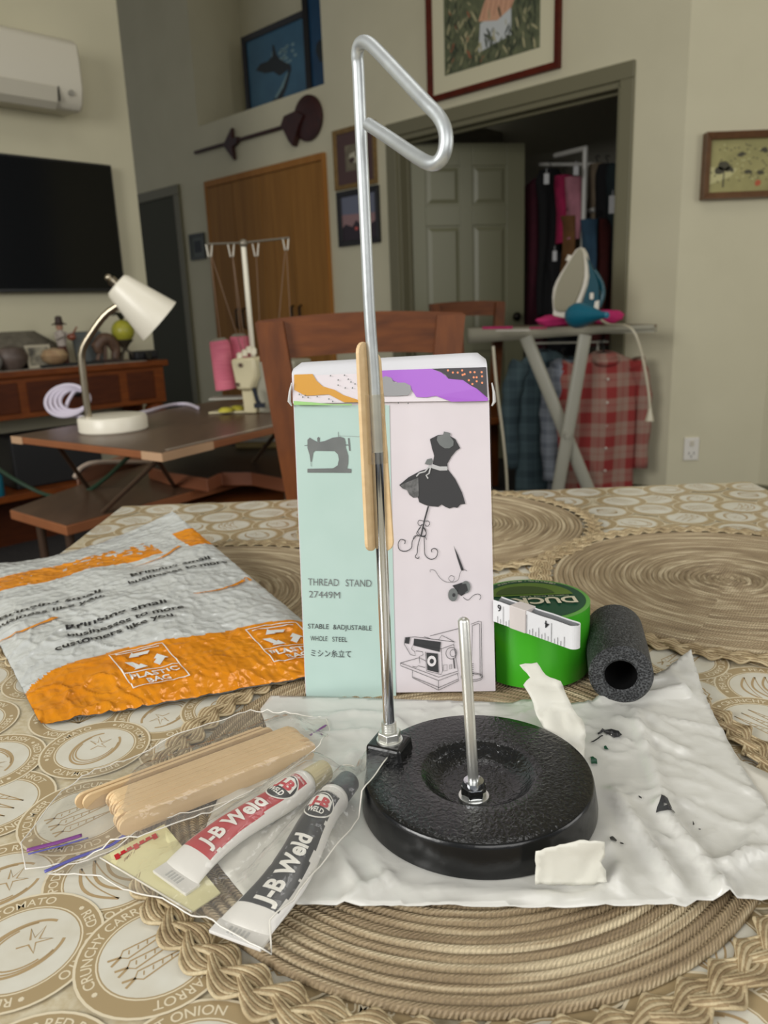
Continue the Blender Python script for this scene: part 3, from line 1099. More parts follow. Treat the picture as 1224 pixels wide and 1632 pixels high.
L1, W1 = .80, .60
b = MB()
b.prism([tp(0, 0, .722), tp(L1, 0, .722), tp(L1, W1, .722), tp(0, W1, .722)], Z3 * .0165)
add('tabletop_core', b, ledge, st, bevel=.002)
b = MB()
b.prism([tp(.002, .002, .7385), tp(L1 - .002, .002, .7385), tp(L1 - .002, W1 - .002, .7385), tp(.002, W1 - .002, .7385)], Z3 * .0015)
add('laminate_surface', b, lam, st)
b = MB(); b.slab(tp(-.002, -.003, .7215), e1 * .16, e2 * .004, Z3 * .018); b.slab(tp(-.003, -.002, .7215), e2 * .07, e1 * .003, Z3 * .018)
add('tape_patch', b, lpad, st)
b = MB(); b.slab(tp(-.003, W1 - .05, .7215), e2 * .052, e1 * .003, Z3 * .018)
add('tape_patch', b, lpad, st)
b = MB(); b.slab(tp(.03, .012, .740), e1 * .74, e2 * .012, Z3 * .001)
add('edge_strip', b, mat('clear_edge_strip', (150, 136, 122), .25), st)
# lower shelf
s0 = atz(105, 838, .56); s0.z = 0
s1 = atz(15, 812, .56); s1.z = 0
f2 = (s1 - s0); w2 = f2.length; f2.normalize()
b = MB()
sp = lambda a, b_, z: s0 + e1 * a + f2 * b_ + Z3 * z
b.prism([sp(0, 0, .535), sp(.85, -.06, .535), sp(.85, w2 + .25, .535), sp(0, w2, .535)], Z3 * .0235)
add('shelf_core', b, ledge, st, bevel=.002)
b = MB()
b.prism([sp(.003, .003, .5585), sp(.847, -.057, .5585), sp(.847, w2 + .247, .5585), sp(.003, w2 - .003, .5585)], Z3 * .0015)
add('shelf_surface', b, lam, st)
legm = mat('brown_metal_leg', (88, 68, 54), .35, .5)
for p, q in ((tp(.06, .50, .722), sp(.25, w2 + .0, .56)), (tp(.08, .08, .722), sp(.12, .02, .56)), (tp(.10, .16, .722), sp(.4, .06, .56)), (tp(.55, .10, .722), sp(.62, -.02, .56))):
    b = MB(); b.tube([p, q], .006, 8); add('leg_rod', b, legm, st, smooth=True)
for a, b_ in ((.05, .08), (.75, .05), (.05, w2), (.75, w2 + .1)):
    b = MB(); b.tube([sp(a, b_ if b_ < .1 else b_ - .06, .536), sp(a, b_ if b_ < .1 else b_ - .06, 0)], .011, 10); add('leg', b, legm, st, smooth=True)

# second sewing desk, lower, to the right, with the sewing machine bed
dk = thing('sewing_desk', V((-.12, 2.35, 0)), 'low dark topped sewing desk with rounded brown edge behind the chair', 'desk')
dtop = mat('dark_desk_laminate', (56, 44, 36), .4)
d0 = .60
dpoly = [atz(268, 752, d0), atz(330, 762, d0), atz(352, 752, d0), atz(400, 752, d0), atz(470, 765, d0), atz(640, 760, d0), atz(620, 705, d0), atz(300, 712, d0), atz(235, 742, d0)]
b = MB(); b.prism([p - Z3 * .04 for p in dpoly], Z3 * .0385); add('desk_edge', b, mat('reddish_desk_edge', (128, 76, 50), .45), dk, bevel=.004)
ctr = sum(dpoly, V((0, 0, 0))) / len(dpoly)
b = MB(); b.prism([ctr + (p - ctr) * .985 - Z3 * .0015 for p in dpoly], Z3 * .0015); add('desk_top', b, dtop, dk)
b = MB(); b.prism([ctr + (p - ctr) * .9 - Z3 * .13 for p in dpoly], Z3 * .035); add('lower_board', b, mat('orange_desk_board', (150, 84, 40), .4), dk, bevel=.003)
for q in (0, 4, 5, 6, 8):
    b = MB(); p = ctr + (dpoly[q] - ctr) * .86; p.z = 0; b.tube([p, p + Z3 * (d0 - .04)], .015, 10); add('leg', b, legm, dk, smooth=True)
# sewing machine bed on the desk
cream = mat('cream_machine_enamel', (206, 196, 160), .3)
p = atz(375, 715, d0); q = atz(600, 712, d0)
ex = (q - p).normalized(); ey = V((-ex.y, ex.x, 0))
sm = thing('sewing_machine_bed', p + ex * .2, 'white sewing machine bed lying flat on the low desk', 'sewing machine')
b = MB(); b.slab(p, ex * .42, ey * .16, Z3 * .018); add('base_plate', b, mat('yellowed_plastic', (170, 150, 100), .4), sm, bevel=.004)
b = MB(); b.slab(p + Z3 * .018 + ex * .005 + ey * .005, ex * .41, ey * .15, Z3 * .016); add('bed_cover', b, mat('pale_machine_cover', (196, 194, 180), .3), sm, bevel=.005)
b = MB(); b.cyl(p + ex * .10 + ey * -.001 + Z3 * .009, p + ex * .10 - ey * .004 + Z3 * .009, .005, n=12); add('foot_screw', b, blk, sm)
# blond rounded chair back lying low between the tables
cb = thing('stool_seat', atz(200, 790, .50) - Z3 * .0, 'rounded tan wooden seat with pale rim between the sewing tables', 'stool')
O = aty(195, 772, 2.1)
b = MB()
pts = [aty(122, 790, 2.25), aty(120, 762, 2.25), aty(132, 745, 2.28), aty(165, 738, 2.34), aty(262, 740, 2.6), aty(262, 790, 2.6)]
b.prism(pts, V((.05, .22, 0)))
add('seat', b, mat('tan_plywood', (156, 112, 86), .5, vary=((136, 92, 68), 6, 3, .3)), cb, bevel=.012, smooth=True)
b = MB()
b.tube([p_ + V((0, -.004, .002)) for p_ in smoothpath([aty(120, 762, 2.25), aty(132, 745, 2.28), aty(165, 737, 2.34), aty(262, 739, 2.6)], 5)], .007, 8)
add('rim', b, mat('pale_rim', (196, 178, 160), .5), cb, smooth=True)
for dx in (.05, .22):
    b = MB(); b.tube([V((pts[1].x + dx, pts[1].y + .18 + dx * .6, 0)), V((pts[1].x + dx, pts[1].y + .18 + dx * .6, pts[0].z + .01))], .014, 10); add('leg', b, legm, cb, smooth=True)

# desk lamp
lw = mat('warm_white_lamp_enamel', (232, 226, 208), .35)
nick = mat('brushed_nickel', (170, 160, 140), .28, 1.0)
lc = atz(164, 694, .74); lc = lc + V((0, .085, 0)); lc.z = .740
YL = lc.y
lp = thing('desk_lamp', lc, 'white gooseneck desk lamp with round base, shade tilted down', 'lamp')
b = MB(); b.lathe([(.001, 0), (.082, 0), (.086, .004), (.086, .034), (.082, .039), (.074, .040), (.001, .040)], lc, 48); add('base', b, lw, lp, smooth=True)
neck = smoothpath([aty(142, 672, YL - .02), aty(133, 600, YL - .02), aty(131, 560, YL - .02), aty(148, 528, YL - .02), aty(170, 500, YL - .02), aty(197, 482, YL - .02)], 6)
neck[0].z = .775
b = MB(); b.tube(neck, [.0085 + .0006 * (i % 2) for i in range(len(neck))], 14); add('gooseneck', b, nick, lp, smooth=True)
a0 = aty(184, 452, YL - .02); a1 = aty(254, 512, YL + .012)
ax = (a1 - a0).normalized()
MZ = ax.to_track_quat('Z', 'Y').to_matrix()
Ls = (a1 - a0).length
b = MB(); b.lathe([(.001, 0), (.030, .002), (.036, .010), (.064, Ls), (.061, Ls), (.033, .014), (.028, .007), (.001, .006)], a0, 40, MZ); add('shade', b, lw, lp, smooth=True)
b = MB(); b.lathe([(.001, .02), (.014, .02), (.016, .05), (.028, .085), (.027, .105), (.012, .12), (.001, .122)], a0, 20, MZ); add('bulb', b, mat('frosted_bulb', (230, 228, 220), .3), lp, smooth=True)
b = MB(); b.cyl(a0 - ax * .014, a0 + ax * .004, .012, n=16); b.ell(a0 - ax * .02, (.009, .009, .009)); add('switch_knob', b, nick, lp, smooth=True)
b = MB(); b.tube([neck[-1], neck[-1] + (a0 + ax * .05 - neck[-1]) * .45], .008, 10); add('joint', b, nick, lp, smooth=True)
# lilac cord coiled beside it and running over the table
cordm = mat('lilac_white_cord', (206, 198, 212), .45)
q0 = atz(108, 668, .745)
cpath = []
for k in range(70):
    a = k * .42
    r = .055 - .00035 * k
    cpath.append(q0 + V((cos(a) * r * 1.15 + .0004 * k, sin(a) * r * .55 + .0003 * k, .006 + (.046 + sin(a) * r * .80) * (1 if k < 64 else (70 - k) / 6))))
cpath += [atz(150, 666, .748), atz(216, 660, .7465), atz(270, 646, .7465), atz(298, 644, .7465), atz(315, 650, .7465)]
b = MB(); b.tube(smoothpath(cpath, 3), .0055, 8)
tag(add('lamp_cord', b, cordm, smooth=True), 'lilac white power cord coiled behind the lamp base and trailing right', 'cord')
b = MB(); b.tube(smoothpath([aty(-10, 742, 2.35), aty(30, 768, 2.3), aty(80, 790, 2.25), aty(130, 786, 2.15), aty(165, 765, 2.1), aty(205, 728, 1.95)], 6), .006, 8)
tag(add('power_cable', b, mat('dark_green_cord', (30, 56, 38), .5), smooth=True), 'dark green cable sagging below the sewing table', 'cord')

# overlocker with thread tree
YS = 2.28
oc_ = atz(385, 656, .74)
so = thing('overlocker', V((oc_.x, YS, .74)), 'cream overlocker sewing machine with pink thread cones and thread tree', 'sewing machine')
A = lambda x, y, d=0.0: aty(x, y, YS + d)
pl = atz(332, 660, .741); pr = atz(440, 668, .741)
b = MB(); b.slab(pl, V((.235, -.02, 0)), V((.05, .16, 0)), Z3 * .006); add('work_plate', b, cream, so, bevel=.002)
b = MB(); b.prism([A(366, 572, -.05), A(404, 570, -.05), A(408, 600, -.05), A(400, 622, -.05), A(376, 622, -.05)], V((.06, .12, 0))); add('head', b, cream, so, bevel=.008, smooth=True)
b = MB(); b.prism([A(384, 620, -.03), A(404, 620, -.03), A(408, 659, -.03), A(389, 659, -.03)], V((.05, .10, 0))); add('column', b, cream, so, bevel=.005)
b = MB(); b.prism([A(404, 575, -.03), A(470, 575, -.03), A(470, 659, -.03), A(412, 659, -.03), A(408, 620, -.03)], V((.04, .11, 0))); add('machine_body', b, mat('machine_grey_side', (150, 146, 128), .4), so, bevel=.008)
b = MB(); b.tube([A(404, 618, -.07), A(410, 638, -.07), A(416, 648, -.07)], .006, 8); b.box(A(414, 646, -.07), (.03, .02, .012)); add('presser_foot', b, mat('dark_steel', (50, 54, 62), .35, .7), so, smooth=True)
for x, y in ((383, 582), (378, 613)):
    b = MB(); b.cyl(A(x, y, -.052), A(x, y, -.056), .006, n=12); add('screw', b, legm, so)
for k, (x, y) in enumerate(((382, 568), (390, 563), (397, 558), (404, 560))):
    b = MB(); p = A(x, y, -.02); b.lathe([(.001, -.008), (.009, -.008), (.009, .006), (.006, .010), (.001, .011)], p, 14); add('tension_knob', b, mat('ivory_knob', (224, 216, 190), .35), so, smooth=True)
b = MB(); p = A(350, 632, .02); b.box(p + V((.04, 0, -.004)), (.13, .08, .006)); add('cone_tray', b, mat('grey_cone_tray', (160, 158, 146), .5), so, bevel=.002)
pink = mat('pink_thread', (214, 120, 136), .75, bump=(400, .5, .001), vary=((196, 92, 116), 60, 2, .3), stretch=(.3, .3, 6))
for x, y, x2, y2, r in ((362, 620, 349, 543, .033), (388, 610, 381, 536, .033)):
    p = A(x, y, .02 if x < 370 else .07); q = A(x2, y2, .02 if x < 370 else .07)
    d_ = (q - p); L = d_.length
    b = MB(); b.lathe([(.001, 0), (r * 1.02, 0), (r * 1.02, .006), (r, .008), (r * .86, L - .01), (r * .80, L), (.001, L)], p, 28, d_.to_track_quat('Z', 'Y').to_matrix())
    cn = add('thread_cone', b, pink, so, smooth=True)
    b = MB(); b.lathe([(.012, L - .002), (r * .74, L - .001), (r * .6, L + .006), (.012, L + .008)], p, 20, d_.to_track_quat('Z', 'Y').to_matrix()); add('cone_core', b, mat('grey_cone_core', (120, 116, 100), .7), cn, smooth=True)
b = MB(); b.tube([A(406, 600, .05), A(388, 392, .05)], .0075, 12); add('thread_mast', b, mat('cream_mast', (226, 220, 200), .3), so, smooth=True)
b = MB(); b.tube([A(331, 389, .05), A(388, 387, .05), A(461, 379, .05)], .003, 8); b.ell(A(388, 388, .05), (.012, .012, .012)); add('thread_arm', b, mat('thin_steel_wire', (130, 124, 110), .35, .6), so, smooth=True)
for x, y in ((333, 392), (368, 392), (407, 391), (455, 381)):
    b = MB()
    p = A(x, y, .05)
    b.tube([p + V((-.008, 0, .004)), p + V((-.003, -.005, -.030)), p + V((.004, -.005, -.030)), p + V((.009, 0, .004)), p + V((.004, .005, -.026))], .0022, 6)
    add('thread_guide', b, mat('pale_wire_loop', (190, 184, 170), .3, .4), so, smooth=True)
thr = mat('pale_pink_thread_line', (128, 104, 84), .7)
for x, y, x2, y2 in ((335, 402, 352, 545), (335, 402, 386, 560), (370, 402, 384, 540), (370, 402, 392, 560), (408, 402, 416, 560), (455, 392, 440, 560), (456, 392, 466, 560)):
    b = MB(); b.tube([A(x, y, .05), A(x2, y2, .04)], .0009, 5); add('thread', b, thr, so)
for x, y in ((360, 652), (378, 649)):
    b = MB(); b.lathe([(.001, 0), (.022, 0), (.022, .005), (.012, .012), (.001, .013)], atz(x, y + 4, .747), 18)
    tag(add('bobbin', b, mat('yellow_bobbin', (196, 186, 70), .4), smooth=True), 'yellow disc lying on the overlocker plate, ' + ('left one' if x < 370 else 'right one'), 'bobbin')

# ================================================================ IRONING BOARD
ib = thing('ironing_board', V((.88, 3.55, 0)), 'grey ironing board on crossed tube legs before the closet doorway', 'ironing board')
zi = .91
p0 = atz(743, 523, zi); p1 = atz(1050, 517, zi)
bx = (p1 - p0).normalized(); by = V((-bx.y, bx.x, 0)); LB = (p1 - p0).length
out = []
W = .36
for k in range(41):
    t_ = k / 40
    x = LB * t_
    w_ = W / 2 * (1 if t_ < .5 else max(.06, 1 - ((t_ - .5) / .5) ** 2.2 * .94))
    if t_ < .05: w_ *= .75 + 5 * t_
    out.append((x, w_))
pl_ = [(x, -w_) for x, w_ in out] + [(x, w_) for x, w_ in out[::-1]]
c0 = p0 + by * (W / 2)
bx = (p1 - c0); LB = bx.length; bx.normalize(); by = V((-bx.y, bx.x, 0))
b = MB(); b.prism([c0 + bx * x + by * y - Z3 * .034 for x, y in pl_], Z3 * .022); add('board', b, mat('grey_board_metal', (150, 146, 128), .5), ib)
b = MB(); b.prism([c0 + bx * x + by * y * 1.02 - Z3 * .012 for x, y in pl_], Z3 * .012); add('cover', b, mat('mottled_board_cover', (132, 116, 92), .9, vary=((92, 76, 60), 14, 3, .2)), ib, bevel=.004)
b = MB()
fe = [c0 + bx * x - by * w_ * 1.022 for x, w_ in out]
hs = [.082 * (1 - .72 * k / 40) for k in range(41)]
vs_ = [p for p in fe] + [p - Z3 * h for p, h in zip(fe, hs)] + [p + by * .004 for p in fe] + [p - Z3 * h + by * .004 for p, h in zip(fe, hs)]
n_ = 41
b.add(vs_, [(i + n_, i + n_ + 1, i + 1, i) for i in range(40)] + [(i + 2 * n_, i + 1 + 2 * n_, i + 1 + 3 * n_, i + 3 * n_) for i in range(40)] + [(i, i + 1, i + 1 + 2 * n_, i + 2 * n_) for i in range(40)] + [(i + 3 * n_, i + 1 + 3 * n_, i + 1 + n_, i + n_) for i in range(40)])
add('cover_skirt', b, mat('pale_grey_skirt', (158, 154, 136), .7), ib, smooth='all')
tub = mat('pale_grey_tube', (158, 156, 142), .35)
Y0 = 3.62
for k, (a, c_) in enumerate((((838, 552), (905, 700)), ((932, 556), (905, 690)))):
    d_ = -.02 if k else .02
    g = aty(a[0], a[1], Y0 + d_); h_ = aty(c_[0], c_[1], Y0 + d_)
    g.z = zi - .034
    dirn = (h_ - g).normalized()
    foot = g + dirn * ((g.z - .02) / -dirn.z)
    b = MB(); b.tube([g, foot], .030, 12, flat=.45, upv=(0, 1, 0)); add('leg', b, tub, ib, smooth=True)
    b = MB(); b.tube([foot + by * -.16, foot + by * .16], .013, 10); add('foot_bar', b, tub, ib, smooth=True)
b = MB(); p = aty(905, 694, Y0 - .05); b.cyl(p, p + V((0, .1, 0)), .014, n=14); add('pivot_bolt', b, tub, ib, smooth=True)
# things on the board
zb = zi
tp_ = lambda px, py: atz(px, py, zb)
iro = thing('steam_iron', V((.88, 3.62, zb)), 'white and teal steam iron standing on its heel on the board', 'iron')
Yi = 3.62
I = lambda x, y, d=0.0: aty(x, y, Yi + d)
tealI = mat('teal_iron_shell', (0, 70, 84), .25); whI = mat('white_iron_shell', (220, 214, 200), .3); solem = mat('grey_soleplate', (140, 134, 112), .35, .3)
sole = smoothpath([I(925, 395), I(903, 425), I(886, 460), I(884, 492), I(905, 495), I(917, 480), I(930, 440)], 4, closed=True)
nrm = V((-.55, -.8, .25)).normalized()
bz = iro.location.z
heelz = zb
b = MB(); b.prism(sole, -nrm * .012); add('soleplate', b, solem, iro, bevel=.002)
sk = [I(926, 393), I(901, 424), I(882, 460), I(882, 496), I(884, 504), I(916, 506), I(926, 480), I(938, 440)]
sk = [p + V((0, .012, 0)) for p in sk]
b = MB(); b.prism(smoothpath(sk, 3, closed=True), V((.030, .045, 0))); add('skirt', b, whI, iro, bevel=.006, smooth=True)
hd = [I(928, 396), I(938, 410), I(952, 440), I(957, 462), I(952, 505), I(926, 508), I(934, 470), I(938, 440)]
b = MB(); b.prism([p + V((.002, .03, 0)) for p in smoothpath(hd, 3, closed=True)], V((.02, .05, 0))); add('water_tank', b, tealI, iro, bevel=.008, smooth=True)
b = MB(); b.prism([p + V((.0, .028, 0)) for p in (I(951, 480), I(958, 478), I(956, 508), I(946, 508))], V((.01, .05, 0))); add('heel_rest', b, whI, iro, bevel=.003)
b = MB(); b.tube([p + V((.03, .05, 0)) for p in smoothpath([I(940, 430), I(952, 450), I(955, 470), I(948, 490)], 4)], .012, 10); add('handle', b, tealI, iro, smooth=True)
b = MB(); b.box(I(943, 472, .025), (.018, .008, .03)); add('temperature_dial', b, whI, iro, bevel=.004)
b = MB(); b.cyl(I(910, 408, .03), I(906, 417, .03), .016, n=14); add('spray_nozzle', b, whI, iro, smooth=True)
zmin = min(v.co.z for ch in iro.children for v in ch.data.vertices)
iro.location.z -= (iro.location.z + zmin) - zb if False else 0
pk = mat('hot_pink_cloth', (214, 50, 120), .85, bump=(60, .5, .004), vary=((176, 34, 96), 10, 3, .3))


def cloth_lump(name, px, py, rx, ry, rz, lab, mm=pk, rot=0.0, z=None):
    b = MB()
    o = atz(px, py, (z or zb))
    def fn(u, v):
        a = 2 * pi * v; t_ = pi * u
        x = cos(a) * sin(t_); y = sin(a) * sin(t_); zz = -cos(t_)
        k = 1 + .22 * noise.noise(V((x * 2 + px, y * 2, zz * 2))) + .1 * noise.noise(V((x * 6, y * 6 + px, zz * 6)))
        q = Matrix.Rotation(rot, 3, 'Z') @ V((x * rx * k, y * ry * k, 0))
        return o + q + Z3 * max(0.0005, rz * (1 + zz * k) * .5 * (1 if zz > 0 else 1))
    b.grid(fn, 16, 28)
    return tag(add(name, b, mm, smooth='all', weld=True), lab, 'cloth')


cloth_lump('folded_cloth', 888, 521, .10, .05, .058, 'bright pink folded cloth left of the teal bulb on the board')
cloth_lump('folded_cloth', 965, 517, .085, .05, .07, 'bright pink folded cloth right of the iron on the board')
b = MB()
o = atz(792, 524, zb)
for i, (dx, dy, l_, mi) in enumerate(((-.05, .02, .16, 0), (.02, -.005, .16, 1), (.09, .03, .12, 0))):
    pass
b.slab(atz(768, 525, zb), bx * .17, by * .035, Z3 * .012)
tag(add('pink_ribbon', b, pk, bevel=.003), 'flat pink strip at the left end of the ironing board', 'ribbon')
b = MB(); b.slab(atz(790, 528, zb), bx * .18, by * .02, Z3 * .005)
tag(add('white_strip', b, mat('white_paper', (216, 210, 200), .7), bevel=.001), 'flat white paper strip before the pink ribbon', 'strip')
b = MB(); b.slab(atz(843, 525, zb), bx * .08, by * .03, Z3 * .010)
tag(add('rose_scrap', b, mat('rose_cloth', (170, 62, 92), .85), bevel=.003), 'small rose fabric scrap before the folded pink cloth', 'cloth')
# teal bulb (rubber squeeze bulb)
o = atz(922, 523.5, zb)
d_ = (bx - by * .35).normalized()
bb = thing('squeeze_bulb', o, 'teal pear shaped squeeze bulb lying on the ironing board', 'bulb')
b = MB(); M = d_.to_track_quat('Z', 'Y').to_matrix()
b.lathe([(r_ * 1.25, z_ * 1.35) for r_, z_ in ((.001, -.045), (.02, -.043), (.036, -.03), (.043, -.008), (.042, .015), (.034, .045), (.022, .085), (.013, .12), (.010, .15), (.001, .152))], o + Z3 * .054, 28, M)
add('bulb', b, mat('teal_rubber', (16, 104, 128), .4), bb, smooth=True)
b = MB(); b.lathe([(.012, -.061), (.014, -.064), (.008, -.067), (.001, -.066)], o + Z3 * .054, 16, M); add('valve', b, mat('teal_rubber_dark', (10, 80, 100), .4), bb, smooth=True)
# small clips
b = MB(); o = atz(862, 508, zb)
b.tube(smoothpath([o + V((-.02, 0, .01)), o + V((-.005, 0, .03)), o + V((.015, 0, .02)), o + V((.01, 0, .045)), o + V((.03, 0, .035))], 4), .009, 8)
tag(add('green_clip', b, mat('bright_green_plastic', (88, 190, 60), .4), smooth=True), 'bright green plastic clip left of the iron', 'clip')
b = MB(); b.ell(atz(876, 508, zb) + Z3 * .022, (.024, .018, .021)); b.cyl(atz(876, 508, zb) + Z3 * .04, atz(876, 508, zb) + Z3 * .05, .006, n=10)
tag(add('purple_pincushion', b, mat('purple_cloth', (92, 70, 128), .8), smooth=True), 'small purple ball between green clip and iron', 'pincushion')
b = MB(); b.ell(atz(822, 510, zb) + Z3 * .012, (.02, .014, .012)); b.tube([atz(822, 510, zb) + Z3 * .012, atz(832, 510, zb) + Z3 * .012], .004, 8)
tag(add('black_button', b, blkbox, smooth=True), 'small black object at the far edge of the ironing board', 'clip')
# cord with plug
ivory = mat('ivory_cord', (200, 192, 168), .4)
cd = thing('iron_cord', atz(985, 518, zb), 'ivory iron cord hanging off the board tip with its plug', 'cord')
b = MB(); b.tube(smoothpath([aty(952, 505, 3.66), aty(970, 517, 3.60), aty(996, 519, 3.50), aty(1012, 532, 3.46), aty(1024, 570, 3.46), aty(1033, 620, 3.46), aty(1036, 652, 3.46)], 6), .006, 8); add('cable', b, ivory, cd, smooth=True)
b = MB(); p = aty(1036, 650, 3.46); b.lathe([(.007, 0), (.010, -.02), (.018, -.05), (.020, -.058), (.001, -.058)], p, 16); add('plug', b, ivory, cd, smooth=True)
b = MB(); b.tube(smoothpath([aty(786, 552, 3.5), aty(792, 620, 3.46), aty(802, 700, 3.46), aty(808, 775, 3.46), aty(810, 900, 3.46)], 6), .006, 8)
tag(add('hanging_cord', b, ivory, smooth=True), 'ivory cord hanging straight down from the left end of the board', 'cord')


# ================================================================ HANGING CLOTHES
def plaid(name, base, line, sc=9.0, w_=.38):
    if name in MATS: return MATS[name]
    m = mat(name, base, .9)
    nt = m.node_tree
    bs = nt.nodes['Principled BSDF']
    tc = nt.nodes['Texture Coordinate']
    sp_ = nt.nodes.new('ShaderNodeSeparateXYZ')
    nt.links.new(tc.outputs['Object'], sp_.inputs[0])
    outs = []
    for ax_ in (0, 2):
        f1 = math_(nt, 'FRACT', math_(nt, 'MULTIPLY', sp_.outputs[ax_], sc))
        outs.append(math_(nt, 'LESS_THAN', f1, w_))
        f2 = math_(nt, 'FRACT', math_(nt, 'ADD', math_(nt, 'MULTIPLY', sp_.outputs[ax_], sc), .3))
        outs.append(math_(nt, 'MULTIPLY', math_(nt, 'LESS_THAN', f2, .07), .4))
    s_ = math_(nt, 'MULTIPLY', math_(nt, 'ADD', math_(nt, 'ADD', outs[0], outs[2]), math_(nt, 'ADD', outs[1], outs[3])), .5, True)
    mx = nt.nodes.new('ShaderNodeMix'); mx.data_type = 'RGBA'
    mx.inputs[6].default_value = lin(base); mx.inputs[7].default_value = lin(line)
    nt.links.new(s_, mx.inputs[0]); nt.links.new(mx.outputs[2], bs.inputs['Base Color'])
    return m


hgm = mat('black_hanger', (14, 14, 16), .35)


def garment(name, label, cat, top, w_, L, mm, ang=0.0, sleeves=True, depth=.055, flare=1.05, seed=0, group=None, neckm=None, hook=.06, hangm=None):
    """top: neck point"""
    t = thing(name, top - Z3 * L, label, cat, group)
    R = Matrix.Rotation(ang, 3, 'Z')
    P = lambda x, y, z: top + R @ V((x, y, z))
    h = w_ / 2

    def half(z):     # z below neck
        if z < .06: return .06 + (h - .06) * (z / .06) ** .8
        if z < .2: return h - .02 * (z - .06) / .14
        return (h - .02) * (1 + (flare - 1) * (z - .2) / max(.01, L - .2))

    def body(u, v):
        z = L * u
        a = 2 * pi * v
        fold = 1 + .28 * sin(a * 5 + seed + z * 3) * min(1, z / .3) + .1 * noise.noise(V((a, z * 4, seed)))
        return P(half(z) * cos(a), depth * sin(a) * fold + .01 * sin(z * 9 + seed), -z)
    b = MB(); b.grid(body, 26, 40)
    add('body', b, mm, t, smooth='all', weld=True)
    if sleeves:
        for s in (-1, 1):
            b = MB()
            sl = min(.52, L * .8)
            pa = smoothpath([P(s * (h - .035), 0, -.05), P(s * (h + .01), .01, -.16), P(s * (h + .025), .01, -.32), P(s * (h + .02), .0, -.05 - sl)], 5)
            b.tube(pa, [.035 + .022 * (1 - i / 16) + .004 * sin(i * 1.7 + seed) for i in range(len(pa))], 12, flat=1.0)
            add('sleeve', b, mm, t, smooth='all')
        b = MB()
        b.tube([P(.062 * cos(2 * pi * k / 14), -.012 + .045 * sin(2 * pi * k / 14), -.008 - .018 * (1 - sin(2 * pi * k / 14))) for k in range(14)], .017, 8, closed=True, flat=1.2)
        add('collar', b, neckm or mm, t, smooth='all')
        b = MB()
        for k in range(5):
            b.ell(P(0, -depth * 1.30 - .004, -.12 - k * .11), (.007, .004, .007), 8, 5)
        add('button', b, mat('shirt_button', (190, 182, 170), .4), t, smooth=True)
    b = MB()
    hp = smoothpath([P(-h + .05, 0, -.045), P(0, 0, .0), P(h - .05, 0, -.045)], 5)
    b.tube(hp, .007, 8)
    b.tube(smoothpath([P(0, 0, 0), P(0, 0, hook * .5), P(-.015, 0, hook * .8), P(0, 0, hook), P(.018, 0, hook * .85)], 4), .0028, 6)
    add('hanger', b, hangm or hgm, t, smooth=True)
    return t


redpl = plaid('red_white_plaid_cotton', (148, 120, 106), (136, 42, 40), 8.5, .45)
blupl = plaid('blue_plaid_cotton', (66, 84, 88), (44, 60, 66), 11, .4)
gry = plaid('grey_check_cotton', (128, 134, 142), (96, 102, 112), 16, .4)
Ys = 3.78
garment('plaid_shirt', 'red and white plaid shirt on black hanger below the ironing board', 'shirt', aty(962, 562, Ys), .36, .80, redpl, .05, seed=2, flare=1.1)
garment('plaid_shirt', 'dark blue plaid shirt hanging left behind the board legs', 'shirt', aty(866, 560, Ys + .14), .30, .80, blupl, .3, seed=5, flare=1.25)
garment('plaid_shirt', 'pale grey check shirt squeezed between the blue and red shirts', 'shirt', aty(898, 575, Ys + .05), .16, .78, gry, .8, seed=7)
# rail that carries the shirts
rl = thing('garment_rail', V((.9, Ys + .06, 0)), 'thin steel garment rail standing behind the ironing board', 'rail')
zr = aty(962, 562, Ys).z + .05
b = MB(); b.tube([V((.74, Ys + .14, zr)), V((1.10, Ys - .0, zr)), V((1.08, Ys + .11, zr))], .005, 8); add('rail_bar', b, tub, rl, smooth=True)
for q in (V((.74, Ys + .14, 0)), V((1.08, Ys + .11, 0))):
    b = MB(); b.tube([q, q + Z3 * zr], .006, 8); b.tube([q + V((-.05, -.12, .01)), q + V((.05, .12, .01))], .009, 8); add('upright', b, tub, rl, smooth=True)

